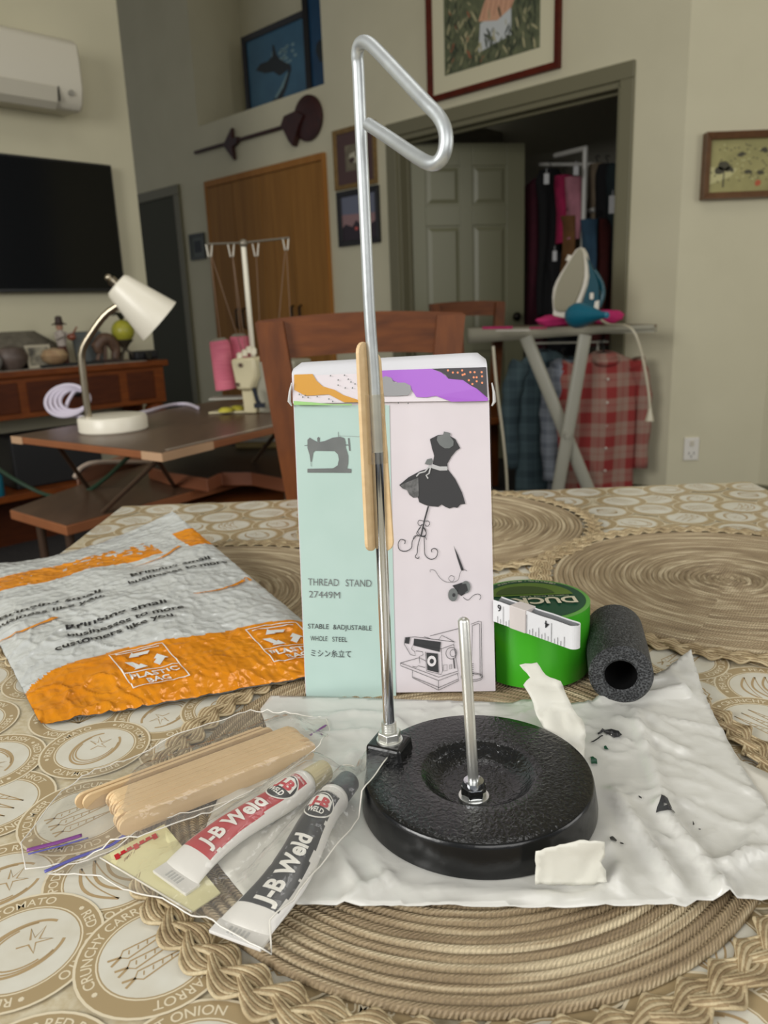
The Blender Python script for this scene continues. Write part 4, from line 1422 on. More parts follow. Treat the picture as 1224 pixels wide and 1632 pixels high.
# closet contents
wire = mat('white_coated_wire', (200, 198, 190), .4)
rk = thing('wire_rack', wb(.75, 0, -1.25), 'white coated wire clothes rack inside the dark closet', 'rack')
gx = lambda px, py, Y: aty(px, py, Y)
b = MB(); b.tube([gx(933, 236, 5.05), gx(929, 400, 5.05) - Z3 * 1.3], .016, 8); add('upright', b, wire, rk, smooth=True)
b = MB(); b.tube([gx(885, 248, 5.35), gx(934, 236, 5.05)], .016, 8); add('top_bar', b, wire, rk, smooth=True)
b = MB(); b.tube([gx(860, 262, 5.6), gx(1000, 262, 5.15)], .012, 8); add('hanging_bar', b, wire, rk, smooth=True)
b = MB(); b.tube([gx(900, 345, 5.25), gx(948, 334, 5.10)], .014, 8); add('shelf_bar', b, wire, rk, smooth=True)
cl_ = [('dress', 'long dark maroon dress at the left inside the closet', (862, 285), 5.45, .26, 1.35, (74, 16, 34), False),
       ('coat', 'black coat hanging beside the maroon dress in the closet', (878, 270), 5.35, .22, .9, (16, 16, 18), False),
       ('top', 'magenta top hanging in the middle of the closet', (900, 280), 5.2, .13, .40, (176, 30, 84), False),
       ('top', 'pale pink top hanging beside the magenta one', (915, 283), 5.12, .12, .36, (196, 130, 144), False),
       ('belt_scarf', 'tan leather scarf hanging below the pink tops', (906, 345), 5.12, .05, .36, (128, 88, 48), False),
       ('coat', 'beige coat hanging right of the white wire upright', (952, 262), 5.15, .13, .42, (134, 118, 96), False),
       ('coat', 'black coat hanging right of the beige coat', (968, 262), 5.10, .16, .75, (18, 18, 20), False),
       ('coat', 'dark teal coat at the right edge of the closet opening', (984, 262), 5.05, .14, .8, (28, 44, 46), False),
       ('skirt', 'dark red skirt hanging low at the right of the closet', (955, 350), 5.0, .26, .75, (84, 26, 22), False),
       ('jeans', 'blue denim skirt hanging behind the iron in the closet', (940, 350), 4.95, .10, .36, (52, 84, 108), False),
       ('coat', 'long black coat low behind the steam iron', (908, 400), 5.3, .36, 1.0, (20, 20, 24), False)]
for k, (nm, lab, (px, py), Y, w_, L, col, s_) in enumerate(cl_):
    garment(nm, lab, 'clothes', aty(px, py, Y), w_, L, mat('cloth_' + str(col[0]) + '_' + nm + str(k), col, .9, vary=(tuple(int(c * .7) for c in col), 12, 3, .3)), ang=.5, sleeves=s_, depth=.05, seed=k, hook=.05)
tgm = mat('white_price_tag', (205, 205, 205), .6)
for px, py, Y, w_, h_, lab in ((871, 285, 5.0, .03, .06, 'white tag at the top left of the closet'), (918, 272, 4.95, .03, .05, 'small white tag above the pale pink top'), (976, 326, 4.9, .04, .10, 'white shoe like shape at right of the closet'), (884, 408, 5.0, .025, .06, 'small pale tag low in the closet')):
    b = MB(); b.box(aty(px, py, Y), (w_, .008, h_)); b.tube([aty(px, py, Y) + Z3 * h_ / 2, aty(px, py, Y) + Z3 * (h_ / 2 + .03)], .002, 5)
    tag(add('clothes_tag', b, tgm, bevel=.003), lab, 'tag')

# ================================================================ DINING TABLE, CLOTH, PLACEMATS
X0, X1, Y0t, Y1t = -.381, .533, -.36, 1.104
tb = thing('dining_table', V(((X0 + X1) / 2, .4, 0)), 'long dining table under the printed vinyl cloth, in front', 'table')
tw = mat('table_wood', (110, 66, 36), .4, stretch=(2, 10, 2), vary=((84, 48, 26), 3, 4, .3))
b = MB(); b.slab(V((X0 + .004, Y0t + .004, .715)), V((X1 - X0 - .008, 0, 0)), V((0, Y1t - Y0t - .008, 0)), Z3 * .0325); add('tabletop', b, tw, tb, bevel=.004)
b = MB(); b.slab(V((X0 + .08, Y0t + .08, .63)), V((X1 - X0 - .16, 0, 0)), V((0, Y1t - Y0t - .16, 0)), Z3 * .085); add('apron', b, tw, tb)
for x in (X0 + .09, X1 - .09):
    for y in (Y0t + .09, Y1t - .09):
        b = MB(); b.box(V((x, y, .315)), (.065, .065, .63)); add('leg', b, tw, tb, bevel=.004)

vin = dict(rough=.20, spec=.5)
tan = mat('cloth_tan_print', (168, 148, 112), **vin)
crm = mat('cloth_cream_lettering', (222, 210, 182), **vin)
wht = mat('cloth_white_centre', (218, 216, 204), vary=((204, 198, 180), 60, 3, .3), **vin)
mot = mat('cloth_sketch_tan', (174, 150, 112), **vin)
bg_ = mat('cloth_ground', (208, 198, 172), vary=((192, 178, 146), 260, 4, .16), **vin)
tc_ = thing('tablecloth', V(((X0 + X1) / 2, .4, .748)), 'tan and cream vinyl tablecloth printed with lettered vegetable roundels', 'tablecloth')
b = MB()
hang = .16
ring_ = []
nx_, ny_ = 30, 46
def cl_fn(u, v):
    return V((X0 + (X1 - X0) * u, Y0t + (Y1t - Y0t) * v, .750 + .0003 * noise.noise(V((u * 9, v * 12, 0)))))
b.grid(cl_fn, nx_, ny_)
for (a, c_, nr) in (((X0, Y0t), (X1, Y0t), (0, -1)), ((X1, Y0t), (X1, Y1t), (1, 0)), ((X1, Y1t), (X0, Y1t), (0, 1)), ((X0, Y1t), (X0, Y0t), (-1, 0))):
    a = V((*a, 0)); c_ = V((*c_, 0)); nr = V((*nr, 0))
    L = (c_ - a).length
    def sk_fn(u, v, a=a, c_=c_, nr=nr, L=L):
        p = a.lerp(c_, u)
        o_ = .003 * min(1, v * 8) + .012 * v * (1 + sin(u * L * 24)) * (1 if 0.02 < u < .98 else 0)
        return p + nr * o_ + Z3 * (.750 - hang * v - .0015 * (v > 0))
    b.grid(sk_fn, int(L / .02), 6)
add('cloth', b, bg_, tc_, smooth=True, weld=True)

WORDS = ['RED TOMATO', 'CRISP LETTUCE', 'PEA PODS', 'BEET ONION', 'CRUNCHY CARROT', 'RED RADISH', 'CUCUMBER']
pb = MB()
RM = .0335
def ribbon(b, fn, pts, w_, mi, closed=False):
    n = len(pts)
    l_, r_ = [], []
    for i in range(n):
        p = pts[i]
        q0 = pts[(i - 1) % n] if (closed or i > 0) else pts[i]
        q1 = pts[(i + 1) % n] if (closed or i < n - 1) else pts[i]
        dx, dy = q1[0] - q0[0], q1[1] - q0[1]
        k = hypot(dx, dy) or 1
        nx, ny = -dy / k * w_ / 2, dx / k * w_ / 2
        l_.append(fn(p[0] + nx, p[1] + ny)); r_.append(fn(p[0] - nx, p[1] - ny))
    m_ = n if closed else n - 1
    b.add(r_ + l_, [(i, (i + 1) % n, n + (i + 1) % n, n + i) for i in range(m_)], mi)


def medallion(cx, cy, rot, word, kind, z, detail):
    def clampf(lift):
        def f(x, y):
            a = cx + x * cos(rot) - y * sin(rot); c_ = cy + x * sin(rot) + y * cos(rot)
            return V((min(max(a, X0 + .001), X1 - .001), min(max(c_, Y0t + .001), Y1t - .001), z + lift))
        return f
    f0, f1 = clampf(0), clampf(.00005)
    n = 40 if detail else 24
    radii = [(1.0, .965, 1), (.965, .735, 0), (.735, .715, 1), (.715, .695, 0), (.695, .0, 2)]
    for ro, ri, mi in radii:
        ro *= RM; ri *= RM
        if ri > 0:
            pb.add([f0(ro * cos(2 * pi * k / n), ro * sin(2 * pi * k / n)) for k in range(n)] + [f0(ri * cos(2 * pi * k / n), ri * sin(2 * pi * k / n)) for k in range(n)],
                   [(k, (k + 1) % n, n + (k + 1) % n, n + k) for k in range(n)], mi)
        else:
            pb.add([f0(ro * cos(2 * pi * k / n), ro * sin(2 * pi * k / n)) for k in range(n)], [list(range(n))], mi)
    # vegetable sketch
    R_ = RM * .62
    S = lambda pts, w_=.0007, cl=False: ribbon(pb, f1, [(x * R_, y * R_) for x, y in pts], w_, 3, cl)
    if kind == 0:      # tomato
        for k in range(3):
            rr = .8 - k * .07
            S([(rr * 1.1 * cos(a / 9) + .03 * k, rr * .8 * sin(a / 9)) for a in range(3 + k * 5, 52 - k * 4)], .0009 + .0006 * (k == 0))
        S([(.2, .1), (.35, .4), (.3, .1), (.6, .25), (.35, 0), (.55, -.2), (.25, -.05), (.1, -.3), (.12, 0), (-.1, .1)], .0009)
    elif kind == 1:    # lettuce
        for k in range(5):
            rr = .85 - k * .16
            S([(rr * 1.05 * (1 + .08 * sin(a * 2.1 + k)) * cos(2 * pi * a / 34), rr * .7 * (1 + .08 * sin(a * 2.7)) * sin(2 * pi * a / 34)) for a in range(34)], .0011, True)
    elif kind == 2:    # pods
        for o_ in (-.3, .05, .4):
            S([(-.8 + 1.6 * t_ / 12, o_ + .35 * sin(pi * t_ / 12)) for t_ in range(13)], .0016)
            S([(-.8 + 1.6 * t_ / 12, o_ + .12 * sin(pi * t_ / 12)) for t_ in range(13)], .0007)
    elif kind == 3:    # onion
        for k in range(4):
            S([((.7 - .2 * k) * sin(pi * t_ / 14) , -.7 + 1.4 * t_ / 14) for t_ in range(15)], .0009)
            S([(-(.7 - .2 * k) * sin(pi * t_ / 14), -.7 + 1.4 * t_ / 14) for t_ in range(15)], .0009)
    else:              # carrots
        for o_ in (-.35, 0, .35):
            S([(-.7, o_), (.5, o_ - .13), (.62, o_), (.5, o_ + .13), (-.7, o_)], .0008)
            for q in range(4):
                S([(-.2 + q * .2, o_ - .06), (-.15 + q * .2, o_ + .04)], .0006)
            S([(.6, o_), (.85, o_ + .1)], .0012); S([(.6, o_), (.85, o_ - .08)], .0012)
    if detail:
        h = RM * .14
        vs, fs, x0, x1 = text2d(word, .008)
        sc = h / .73
        wd_ = (x1 - x0) * sc
        rb = RM * .775
        tot = 2 * pi * rb
        rep = max(1, int(tot / (wd_ + h * 1.2)))
        for q in range(rep):
            th0 = 2 * pi * q / rep
            pv = []
            for a, c_ in vs:
                th = th0 - ((a - x0) * sc) / (rb + h * .5)
                rr = rb + c_ * sc
                pv.append(f1(rr * cos(th), rr * sin(th)))
            pb.add(pv, fs, 1)
            th = th0 + h * .7 / rb
            for k in range(2):
                pb.add([f1((rb + h * .5) * cos(th) + h * .28 * cos(k * pi / 4 + j * pi / 2), (rb + h * .5) * sin(th) + h * .28 * sin(k * pi / 4 + j * pi / 2)) + Z3 * (.00002 * k) for j in range(4)], [(0, 1, 2, 3)], 1)


rr_ = random.Random(11)
sx_, sy_ = .0595, .0535
i = 0
y = Y0t - .01
row = 0
while y < Y1t + .01:
    x = X0 - .02 + (sx_ / 2 if row % 2 else 0)
    col_ = 0
    while x < X1 + .02:
        if y > .15:
            px, py = x + rr_.uniform(-.009, .009), y + rr_.uniform(-.008, .008)
            if X0 < px < X1 and py < Y1t:
                wi = rr_.randrange(7)
                medallion(px, py, rr_.uniform(0, 6.28), WORDS[wi], (0, 1, 2, 3, 4, 0, 4)[wi], .7506 + .0001 * ((col_ + 3 * row) % 7), y < .72 and (x < 0 or x > .12))
        x += sx_
        col_ += 1
    y += sy_
    row += 1
o = add('roundel_print', pb, [tan, crm, wht, mot], tc_)

# placemats: coiled cord rows inside a three strand braided border
RMAT, PITCHM = .1655, .0049
mm = bpy.data.materials.new('woven_jute_cord')
mm.use_nodes = True
nt = mm.node_tree
bs = nt.nodes['Principled BSDF']
bs.inputs['Roughness'].default_value = .62
tcn = node(nt, 'ShaderNodeTexCoord'); sp_ = node(nt, 'ShaderNodeSeparateXYZ')
nt.links.new(tcn.outputs['Object'], sp_.inputs[0])
x_, y_ = sp_.outputs[0], sp_.outputs[1]
rad = math_(nt, 'SQRT', math_(nt, 'ADD', math_(nt, 'MULTIPLY', x_, x_), math_(nt, 'MULTIPLY', y_, y_)))
th = math_(nt, 'ARCTAN2', y_, x_)
rn = math_(nt, 'DIVIDE', rad, PITCHM)
ridx = math_(nt, 'FLOOR', rn)
cmb = node(nt, 'ShaderNodeCombineXYZ')
nt.links.new(math_(nt, 'MULTIPLY', rn, 2.2), cmb.inputs[0]); nt.links.new(math_(nt, 'MULTIPLY', th, 2.0), cmb.inputs[1])
n1 = node(nt, 'ShaderNodeTexNoise'); n1.inputs['Scale'].default_value = 1.0; n1.inputs['Detail'].default_value = 4
nt.links.new(cmb.outputs[0], n1.inputs['Vector'])
cmb2 = node(nt, 'ShaderNodeCombineXYZ')
nt.links.new(math_(nt, 'MULTIPLY', ridx, 7.3), cmb2.inputs[0]); nt.links.new(math_(nt, 'MULTIPLY', th, .5), cmb2.inputs[1])
n2 = node(nt, 'ShaderNodeTexNoise'); n2.inputs['Scale'].default_value = 1.0
nt.links.new(cmb2.outputs[0], n2.inputs['Vector'])
# twist of the cords
tw_ = math_(nt, 'ADD', math_(nt, 'MULTIPLY', math_(nt, 'MULTIPLY', th, ridx), PITCHM / .0022 * 1.0), math_(nt, 'MULTIPLY', math_(nt, 'FRACT', rn), 2.6))
n3 = node(nt, 'ShaderNodeTexNoise'); n3.inputs['Scale'].default_value = 420
nt.links.new(tcn.outputs['Object'], n3.inputs['Vector'])
twf = math_(nt, 'FRACT', math_(nt, 'ADD', tw_, math_(nt, 'MULTIPLY', n3.outputs[0], .8)))
twh = math_(nt, 'ABSOLUTE', math_(nt, 'SUBTRACT', twf, .5))
cr = node(nt, 'ShaderNodeValToRGB')
cr.color_ramp.elements[0].position = .34; cr.color_ramp.elements[0].color = lin((126, 107, 80))
cr.color_ramp.elements[1].position = .62; cr.color_ramp.elements[1].color = lin((214, 198, 164))
e_ = cr.color_ramp.elements.new(.50); e_.color = lin((166, 146, 114))
mixv = math_(nt, 'ADD', math_(nt, 'MULTIPLY', n1.outputs[0], .55), math_(nt, 'MULTIPLY', n2.outputs[0], .45))
nt.links.new(mixv, cr.inputs[0])
mx = node(nt, 'ShaderNodeMix', data_type='RGBA', blend_type='MULTIPLY')
nt.links.new(cr.outputs[0], mx.inputs[6])
cr2 = node(nt, 'ShaderNodeValToRGB'); cr2.color_ramp.elements[0].position = 0; cr2.color_ramp.elements[0].color = (.62, .6, .56, 1); cr2.color_ramp.elements[1].position = .25; cr2.color_ramp.elements[1].color = (1, 1, 1, 1)
nt.links.new(twh, cr2.inputs[0]); nt.links.new(cr2.outputs[0], mx.inputs[7]); mx.inputs[0].default_value = .5
nt.links.new(mx.outputs[2], bs.inputs['Base Color'])
bp = node(nt, 'ShaderNodeBump'); bp.inputs['Strength'].default_value = .9; bp.inputs['Distance'].default_value = .0012
nt.links.new(twh, bp.inputs['Height']); nt.links.new(bp.outputs[0], bs.inputs['Normal'])
jutec = mat('braided_jute_cord', (164, 144, 108), .6, bump=(700, .7, .001), vary=((206, 190, 154), 90, 3, .2), spec=.4)
juted = mat('braided_jute_cord_dark', (120, 100, 72), .65, bump=(700, .7, .001), vary=((168, 146, 110), 90, 3, .2), spec=.3)

pm = thing('placemat', V((.038, .396, .7515)), 'round braided jute placemat under the black stand, nearest the front', 'placemat', )
nrow = int(RMAT / PITCHM)
b = MB()
o_ = pm.location
prof = [(.0005, .0035)]
rj = random.Random(3)
for k in range(nrow):
    h0 = rj.uniform(.0031, .0039)
    for q in (0, .25, .5, .75):
        prof.append(((k + q) * PITCHM + .0003, .0014 + (h0 - .0014) * sin(pi * q) ** .6 if q else .0014))
prof.append((nrow * PITCHM, .0008))
prof.append((nrow * PITCHM, 0)); prof.append((.0005, 0))
prof = prof[:1] + prof[2:]
NS = 256
b.lathe(prof, o_, NS)
b.v = [p + V((0, 0, .0004 * noise.noise(V((p.x * 60, p.y * 60, 0)))) if p.z > o_.z + .001 else V((0, 0, 0))) for p in b.v]
add('woven_rows', b, mm, pm, smooth='all')
NP = 20
for s_ in range(3):
    b = MB()
    n = NP * 22
    for c_ in range(7):
        off = (c_ - 3) * .00165
        pth = []
        for k in range(n):
            t_ = 2 * pi * k / n
            ph = NP * t_ + s_ * 2 * pi / 3
            rr = RMAT + .0092 + .0062 * sin(ph) + off * (.80 + .2 * abs(cos(ph)))
            zz = .0024 + .0011 * sin(2 * ph) + .0002 * (3 - abs(c_ - 3))
            pth.append(o_ + V((rr * cos(t_ + off * .9 * cos(ph) / rr * 1.2), rr * sin(t_ + off * .9 * cos(ph) / rr * 1.2), zz)))
        b.tube(pth, .00098, 5, closed=True, mi=c_ % 2)
    add('braid_strand', b, [jutec, juted], pm, smooth='all')
MATC = [(.038, .396), (.322, .690), (.078, .925), (-.178, .703)]
labs = ['round braided jute placemat on the right, beyond the foam tube', 'round braided jute placemat farthest back behind the box', 'round braided jute placemat mostly hidden under the orange mailer']
for (x, y), l_, rz in zip(MATC[1:], labs, (1.0, 2.2, 3.7)):
    dup(pm, loc=V((x, y, .7515 + (.0006 if y > .9 else 0))), rotz=rz, label=l_)
for o in scn.objects:
    if o.name.startswith('placemat') and o.parent is None: o['group'] = 'round braided placemats on the table'


def ground(x, y):
    g = .7515
    for cx, cy in MATC:
        d = hypot(x - cx, y - cy)
        if d < .190:
            g = max(g, .7515 + .0055 * min(1, (.190 - d) / .012))
    return g


# ================================================================ WHITE PLASTIC SHEET
SC = V((.044, .362))             # stand centre
shm_ = mat('white_plastic_film', (212, 211, 204), .27, spec=.7, bump=(60, .12, .0015))
crumple(shm_, 34, .5, .0018)
DISC_Z = .7572


def pxz(pts, z): return [(lambda p: (p.x, p.y))(atz(x, y, z)) for x, y in pts]


def dseg(x, y, a, b_):
    ax_, ay_ = a; bx_, by_ = b_
    dx, dy = bx_ - ax_, by_ - ay_
    t_ = max(0, min(1, ((x - ax_) * dx + (y - ay_) * dy) / (dx * dx + dy * dy)))
    return hypot(x - ax_ - dx * t_, y - ay_ - dy * t_), t_


poly1 = pxz([(415, 1132), (432, 1110), (520, 1112), (640, 1116), (800, 1121), (930, 1124), (1010, 1102), (1060, 1080), (1100, 1062), (1112, 1090), (1130, 1130), (1185, 1230), (1224, 1290), (1300, 1395),
             (1290, 1432), (1200, 1440), (1110, 1441), (1092, 1452), (1070, 1447), (900, 1450), (700, 1449), (500, 1448), (400, 1445), (318, 1348), (350, 1270), (440, 1215)], .757)
CREASE = [((975, 1265), (1075, 1420), .0045), ((1010, 1140), (1060, 1290), .003), ((1050, 1290), (1160, 1440), .004), ((985, 1150), (1090, 1200), .002), ((1140, 1390), (1224, 1360), .003), ((1150, 1430), (1224, 1300), .002), ((960, 1120), (1090, 1110), .004), ((700, 1420), (880, 1432), .002), ((560, 1440), (620, 1400), .002), ((440, 1180), (590, 1170), .0015), ((960, 1300), (990, 1420), .002), ((500, 1300), (570, 1420), .002)]
CRW = [(pxz([a], .757)[0], pxz([c_], .757)[0], h_) for a, c_, h_ in CREASE]
cornr = pxz([(1098, 1058)], .757)[0]


def sheet_z(x, y):
    z = max(ground(x, y), .7555 if hypot(x - .04, y - .413) < .2 else .7525)
    d = hypot(x - SC.x, y - SC.y)
    k = max(0, min(1, (d - .061) / .02))
    wv = 0
    wv += .0010 * (1 + nz(x, y, 1, 26)) + .0003 * (1 + nz(x, y, 2, 90))
    wv += .0020 * ridge(x, y, 3, 20) ** 5
    wv += .0012 * ridge(x, y, 9, 42) ** 5
    wv += .0007 * ridge(x, y, 15, 80) ** 4
    for a, c_, h_ in CRW:
        ds, t_ = dseg(x, y, a, c_)
        wv += h_ * 1.5 * max(0, 1 - ds / .0055) ** 1.2
    dc = hypot(x - cornr[0], y - cornr[1])
    wv += .012 * max(0, 1 - dc / .07) ** 1.5
    kb = 1
    if y > .46 and x < .08: kb = .25
    return z + .0004 + wv * k * kb


def sheet(name, poly_, step, zf, mats, parent=None, thick=.0004, smooth='all', **kw):
    vs, fs, bd = cdt(poly_, step)
    b = MB()
    top = [V((p.x, p.y, zf(p.x, p.y))) for p in vs]
    b.add(top, fs)
    b.add([p - Z3 * thick for p in top], [f[::-1] for f in fs])
    n = len(bd); N = len(vs)
    # boundary verts are the first n inputs
    idx = []
    for q in bd:
        best = min(range(N), key=lambda i_: (vs[i_].x - q[0]) ** 2 + (vs[i_].y - q[1]) ** 2) if False else None
    edges = {}
    for f in fs:
        for i_ in range(3):
            e = (f[i_], f[(i_ + 1) % 3])
            edges[e] = 1
    side = [(c_, a, a + N, c_ + N) for (a, c_) in edges if (c_, a) not in edges]
    o0 = 0
    for f in side:
        b.f.append(list(f)); b.m.append(0)
    return add(name, b, mats, parent, smooth=smooth, **kw)


ws = thing('plastic_sheet', V((.08, .38, .7565)), 'white crumpled plastic sheet with paint spots lying under the black stand', 'plastic sheet')
sheet('film', poly1, .0034, sheet_z, shm_, ws)
# second thickness peeping out at the right
poly2 = pxz([(1150, 1170), (1180, 1212), (1240, 1240), (1330, 1290), (1330, 1420), (1200, 1400)], .757)
sheet('lower_layer', poly2, .008, lambda x, y: max(ground(x, y), .7525) + .0002 + .0006 * (1 + nz(x, y, 4, 40)) * 0, mat('white_plastic_film_back', (220, 216, 204), .35, spec=.5), ws)
# heat seal strip along the near edge
hem = pxz([(505, 1436), (700, 1437), (900, 1438), (1050, 1437), (1050, 1446), (900, 1449), (700, 1448), (505, 1447)], .757)
c6 = lambda x, y: (780 + x / 2.757, 1040 + y / 2.757)
dark = mat('dark_paint_spot', (44, 44, 46), .35); grn = mat('dark_green_fleck', (12, 74, 50), .4)


def spot(pts, mm_):
    P = pxz([c6(*p) for p in pts], .758)
    vs, fs, bd = cdt(P, .0012)
    b = MB(); b.add([V((p.x, p.y, sheet_z(p.x, p.y) + .0011)) for p in vs], fs)
    add('paint_spot', b, mm_, ws, smooth='all')


spot([(510, 350), (535, 345), (560, 352), (582, 368), (572, 384), (548, 384), (525, 372), (500, 362), (476, 372), (474, 364), (495, 356)], dark)
spot([(495, 372), (500, 376), (448, 414), (444, 410)], dark)
spot([(503, 422), (512, 419), (524, 440), (515, 442), (503, 440)], grn)
spot([(443, 470), (455, 468), (472, 484), (474, 500), (448, 498)], grn)
spot([(735, 708), (752, 692), (780, 690), (800, 705), (804, 712), (780, 708), (762, 712), (764, 722), (758, 732), (745, 725), (730, 722)], dark)
spot([(804, 712), (815, 722), (812, 740), (798, 746), (778, 740), (758, 732), (764, 722), (780, 730), (800, 730)], dark)
spot([(654, 650), (668, 654), (668, 660), (656, 656)], dark)
spot([(527, 832), (545, 828), (560, 838), (556, 848), (530, 846)], dark)
spot([(572, 842), (588, 846), (590, 852), (576, 852)], dark)
spot([(892, 756), (900, 766), (898, 776), (892, 772)], dark)
spot([(918, 786), (928, 788), (926, 794), (918, 792)], dark)

# ================================================================ THE THREAD STAND
blk_cast = bpy.data.materials.new('black_hammered_enamel')
blk_cast.use_nodes = True
nt = blk_cast.node_tree; bs = nt.nodes['Principled BSDF']
bs.inputs['Base Color'].default_value = lin((16, 17, 18)); bs.inputs['Roughness'].default_value = .24; bs.inputs['Specular IOR Level'].default_value = .55
bs.inputs['Coat Weight'].default_value = .0
tcn = node(nt, 'ShaderNodeTexCoord')
n1 = node(nt, 'ShaderNodeTexNoise'); n1.inputs['Scale'].default_value = 430; n1.inputs['Detail'].default_value = 1.2; n1.inputs['Distortion'].default_value = .6
nt.links.new(tcn.outputs['Object'], n1.inputs['Vector'])
bp = node(nt, 'ShaderNodeBump'); bp.inputs['Strength'].default_value = .8; bp.inputs['Distance'].default_value = .0007
nt.links.new(n1.outputs[0], bp.inputs['Height']); nt.links.new(bp.outputs[0], bs.inputs['Normal'])
blk_side = mat('black_smooth_enamel', (15, 16, 17), .22, bump=(120, .25, .001), spec=.5)
zinc = mat('bright_zinc', (222, 222, 216), .36, .9, bump=(300, .1, .0005))
chrome = mat('polished_chrome', (205, 208, 212), .10, 1.0)
wirec = mat('satin_white_zinc', (208, 214, 214), .42, .7, bump=(200, .15, .0006), vary=((178, 182, 184), 60, 3, .3))

ts = thing('thread_stand', V((SC.x, SC.y, DISC_Z - .001)), 'black cast iron thread stand with zinc hook rod and short spool pin', 'thread stand')
o_ = V((SC.x, SC.y, DISC_Z))
HD = .0175
b = MB()
prof = [(.001, 0), (.0602, 0), (.0615, .0010), (.0615, .003), (.0596, .0150), (.0590, HD - .0006), (.0582, HD)]
top_ = [(.054, HD + .0003), (.046, HD + .0004), (.036, HD + .0002), (.0305, HD - .0002), (.0292, HD - .0009), (.0265, HD - .0035), (.0235, HD - .0062), (.0195, HD - .0076), (.0165, HD - .008), (.010, HD - .008), (.001, HD - .008)]
b.lathe(prof, o_, 96, mi=1)
b.f = b.f[:-1] if False else b.f
b2 = MB()
b2.lathe([prof[-1]] + top_, o_, 96, mi=0)
# drop automatic cap of the side wall
b.f = b.f[:-1]; b.m = b.m[:-1]
b2.f = b2.f[1:] if len(b2.f[0]) > 4 else b2.f
k = [i_ for i_, f in enumerate(b2.f) if len(f) > 4]
b2.f = [f for f in b2.f if len(f) <= 4]; b2.m = [0] * len(b2.f)
b.add(b2.v, b2.f, 0)
add('base', b, [blk_cast, blk_side], ts, smooth=True, weld=True)
# lug carrying the tall rod
lug = atz(621, 1180, .782); lug.z = DISC_Z
b = MB()
dl = (V((o_.x, o_.y, 0)) - V((lug.x, lug.y, 0))).normalized(); dn = V((-dl.y, dl.x, 0))
hl = .782 - DISC_Z
b.hexa([lug - dl * .0115 - dn * .0098, lug + dl * .0125 - dn * .0098, lug + dl * .0125 + dn * .0098, lug - dl * .0115 + dn * .0098,
        lug - dl * .0105 - dn * .009 + Z3 * hl, lug + dl * .0095 - dn * .009 + Z3 * hl, lug + dl * .0095 + dn * .009 + Z3 * hl, lug - dl * .0105 + dn * .009 + Z3 * hl])
add('rod_lug', b, blk_side, ts, bevel=.0016)


def hexnut(c, r, h, name, mt, par, rot=.3):
    b = MB()
    pts = [V((c.x + r * cos(rot + pi / 3 * k), c.y + r * sin(rot + pi / 3 * k), c.z)) for k in range(6)]
    b.prism(pts, Z3 * h)
    return add(name, b, mt, par, bevel=.0006)


YR = lug.y
rod0 = V((lug.x, lug.y, .782))
b = MB(); b.lathe([(.001, 0), (.0072, 0), (.0072, .0011), (.001, .0011)], rod0, 32); add('washer', b, zinc, ts, smooth=True)
hexnut(rod0 + Z3 * .001, .0066, .0050, 'nut', zinc, ts)
b = MB(); prof = [(.0042, .005)]
for k in range(6): prof += [(.0042, .0058 + k * .0010), (.0036, .0063 + k * .0010)]
b.lathe(prof, rod0, 24); add('threaded_stud', b, zinc, ts, smooth=True)
R = lambda x, y, Y=YR: aty(x, y, Y)
r0_ = rod0 + Z3 * .008; r1_ = R(602, 720)
b = MB(); b.tube([r0_, r1_], .0031, 24); add('lower_tube', b, chrome, ts, smooth=True)
b = MB()
arcpts = [R(603, 735), R(596, 600), R(589, 500), R(581, 330), R(574, 180), R(571, 110), R(569.5, 88, YR - .001), R(572, 73, YR - .003), R(579, 67, YR - .006), R(589, 70, YR - .010),
          R(604, 84, YR - .016), R(640, 122, YR - .030), R(680, 165, YR - .046), R(698, 184, YR - .052), R(708, 203, YR - .056), R(711, 225, YR - .058), R(707, 246, YR - .058), R(697, 259, YR - .056), R(683, 260, YR - .052), R(660, 247, YR - .042), R(625, 223, YR - .027), R(587, 198, YR - .012)]
b.tube(smoothpath(arcpts, 5), .0028, 20)
add('hook_rod', b, wirec, ts, smooth=True)
# spool pin
pc = V((SC.x - .0015, SC.y - .003, DISC_Z + HD - .008))
pp = atz(755, 1255, .772); pc = V((pp.x, pp.y, DISC_Z + HD - .008))
b = MB(); b.lathe([(.001, 0), (.0078, 0), (.0078, .0010), (.001, .0010)], pc, 32); add('washer', b, zinc, ts, smooth=True)
hexnut(pc + Z3 * .001, .0067, .0060, 'nut', chrome, ts, .1)
b = MB(); b.lathe([(.006, .007), (.0052, .0095), (.0032, .0098)], pc, 24); add('nut_collar', b, chrome, ts, smooth=True)
ptop = aty(738.5, 986, pc.y - .002)
b = MB(); d_ = (ptop - (pc + Z3 * .007)); L_ = d_.length
b.lathe([(.001, 0), (.00275, 0), (.00275, L_ - .001), (.0020, L_), (.001, L_ + .0006)], pc + Z3 * .007, 24, d_.to_track_quat('Z', 'Y').to_matrix()); add('spool_pin', b, zinc, ts, smooth=True)

# splint of two craft sticks and clear tape on the rod
birch = mat('birch_stick_wood', (226, 198, 154), .6, stretch=(2, 30, 30), vary=((208, 176, 130), 6, 4, .3))


def stick_mesh(b, L=.114, W_=.0098, T=.0019, mi=0):
    n = 8
    pts = []
    for k in range(n + 1):
        a = pi / 2 + pi * k / n
        pts.append((-L / 2 + W_ / 2 + W_ / 2 * cos(a), W_ / 2 * sin(a)))
    for k in range(n + 1):
        a = -pi / 2 + pi * k / n
        pts.append((L / 2 - W_ / 2 + W_ / 2 * cos(a), W_ / 2 * sin(a)))
    b.prism([V((x, 0, y)) for x, y in pts], V((0, T, 0)), mi)


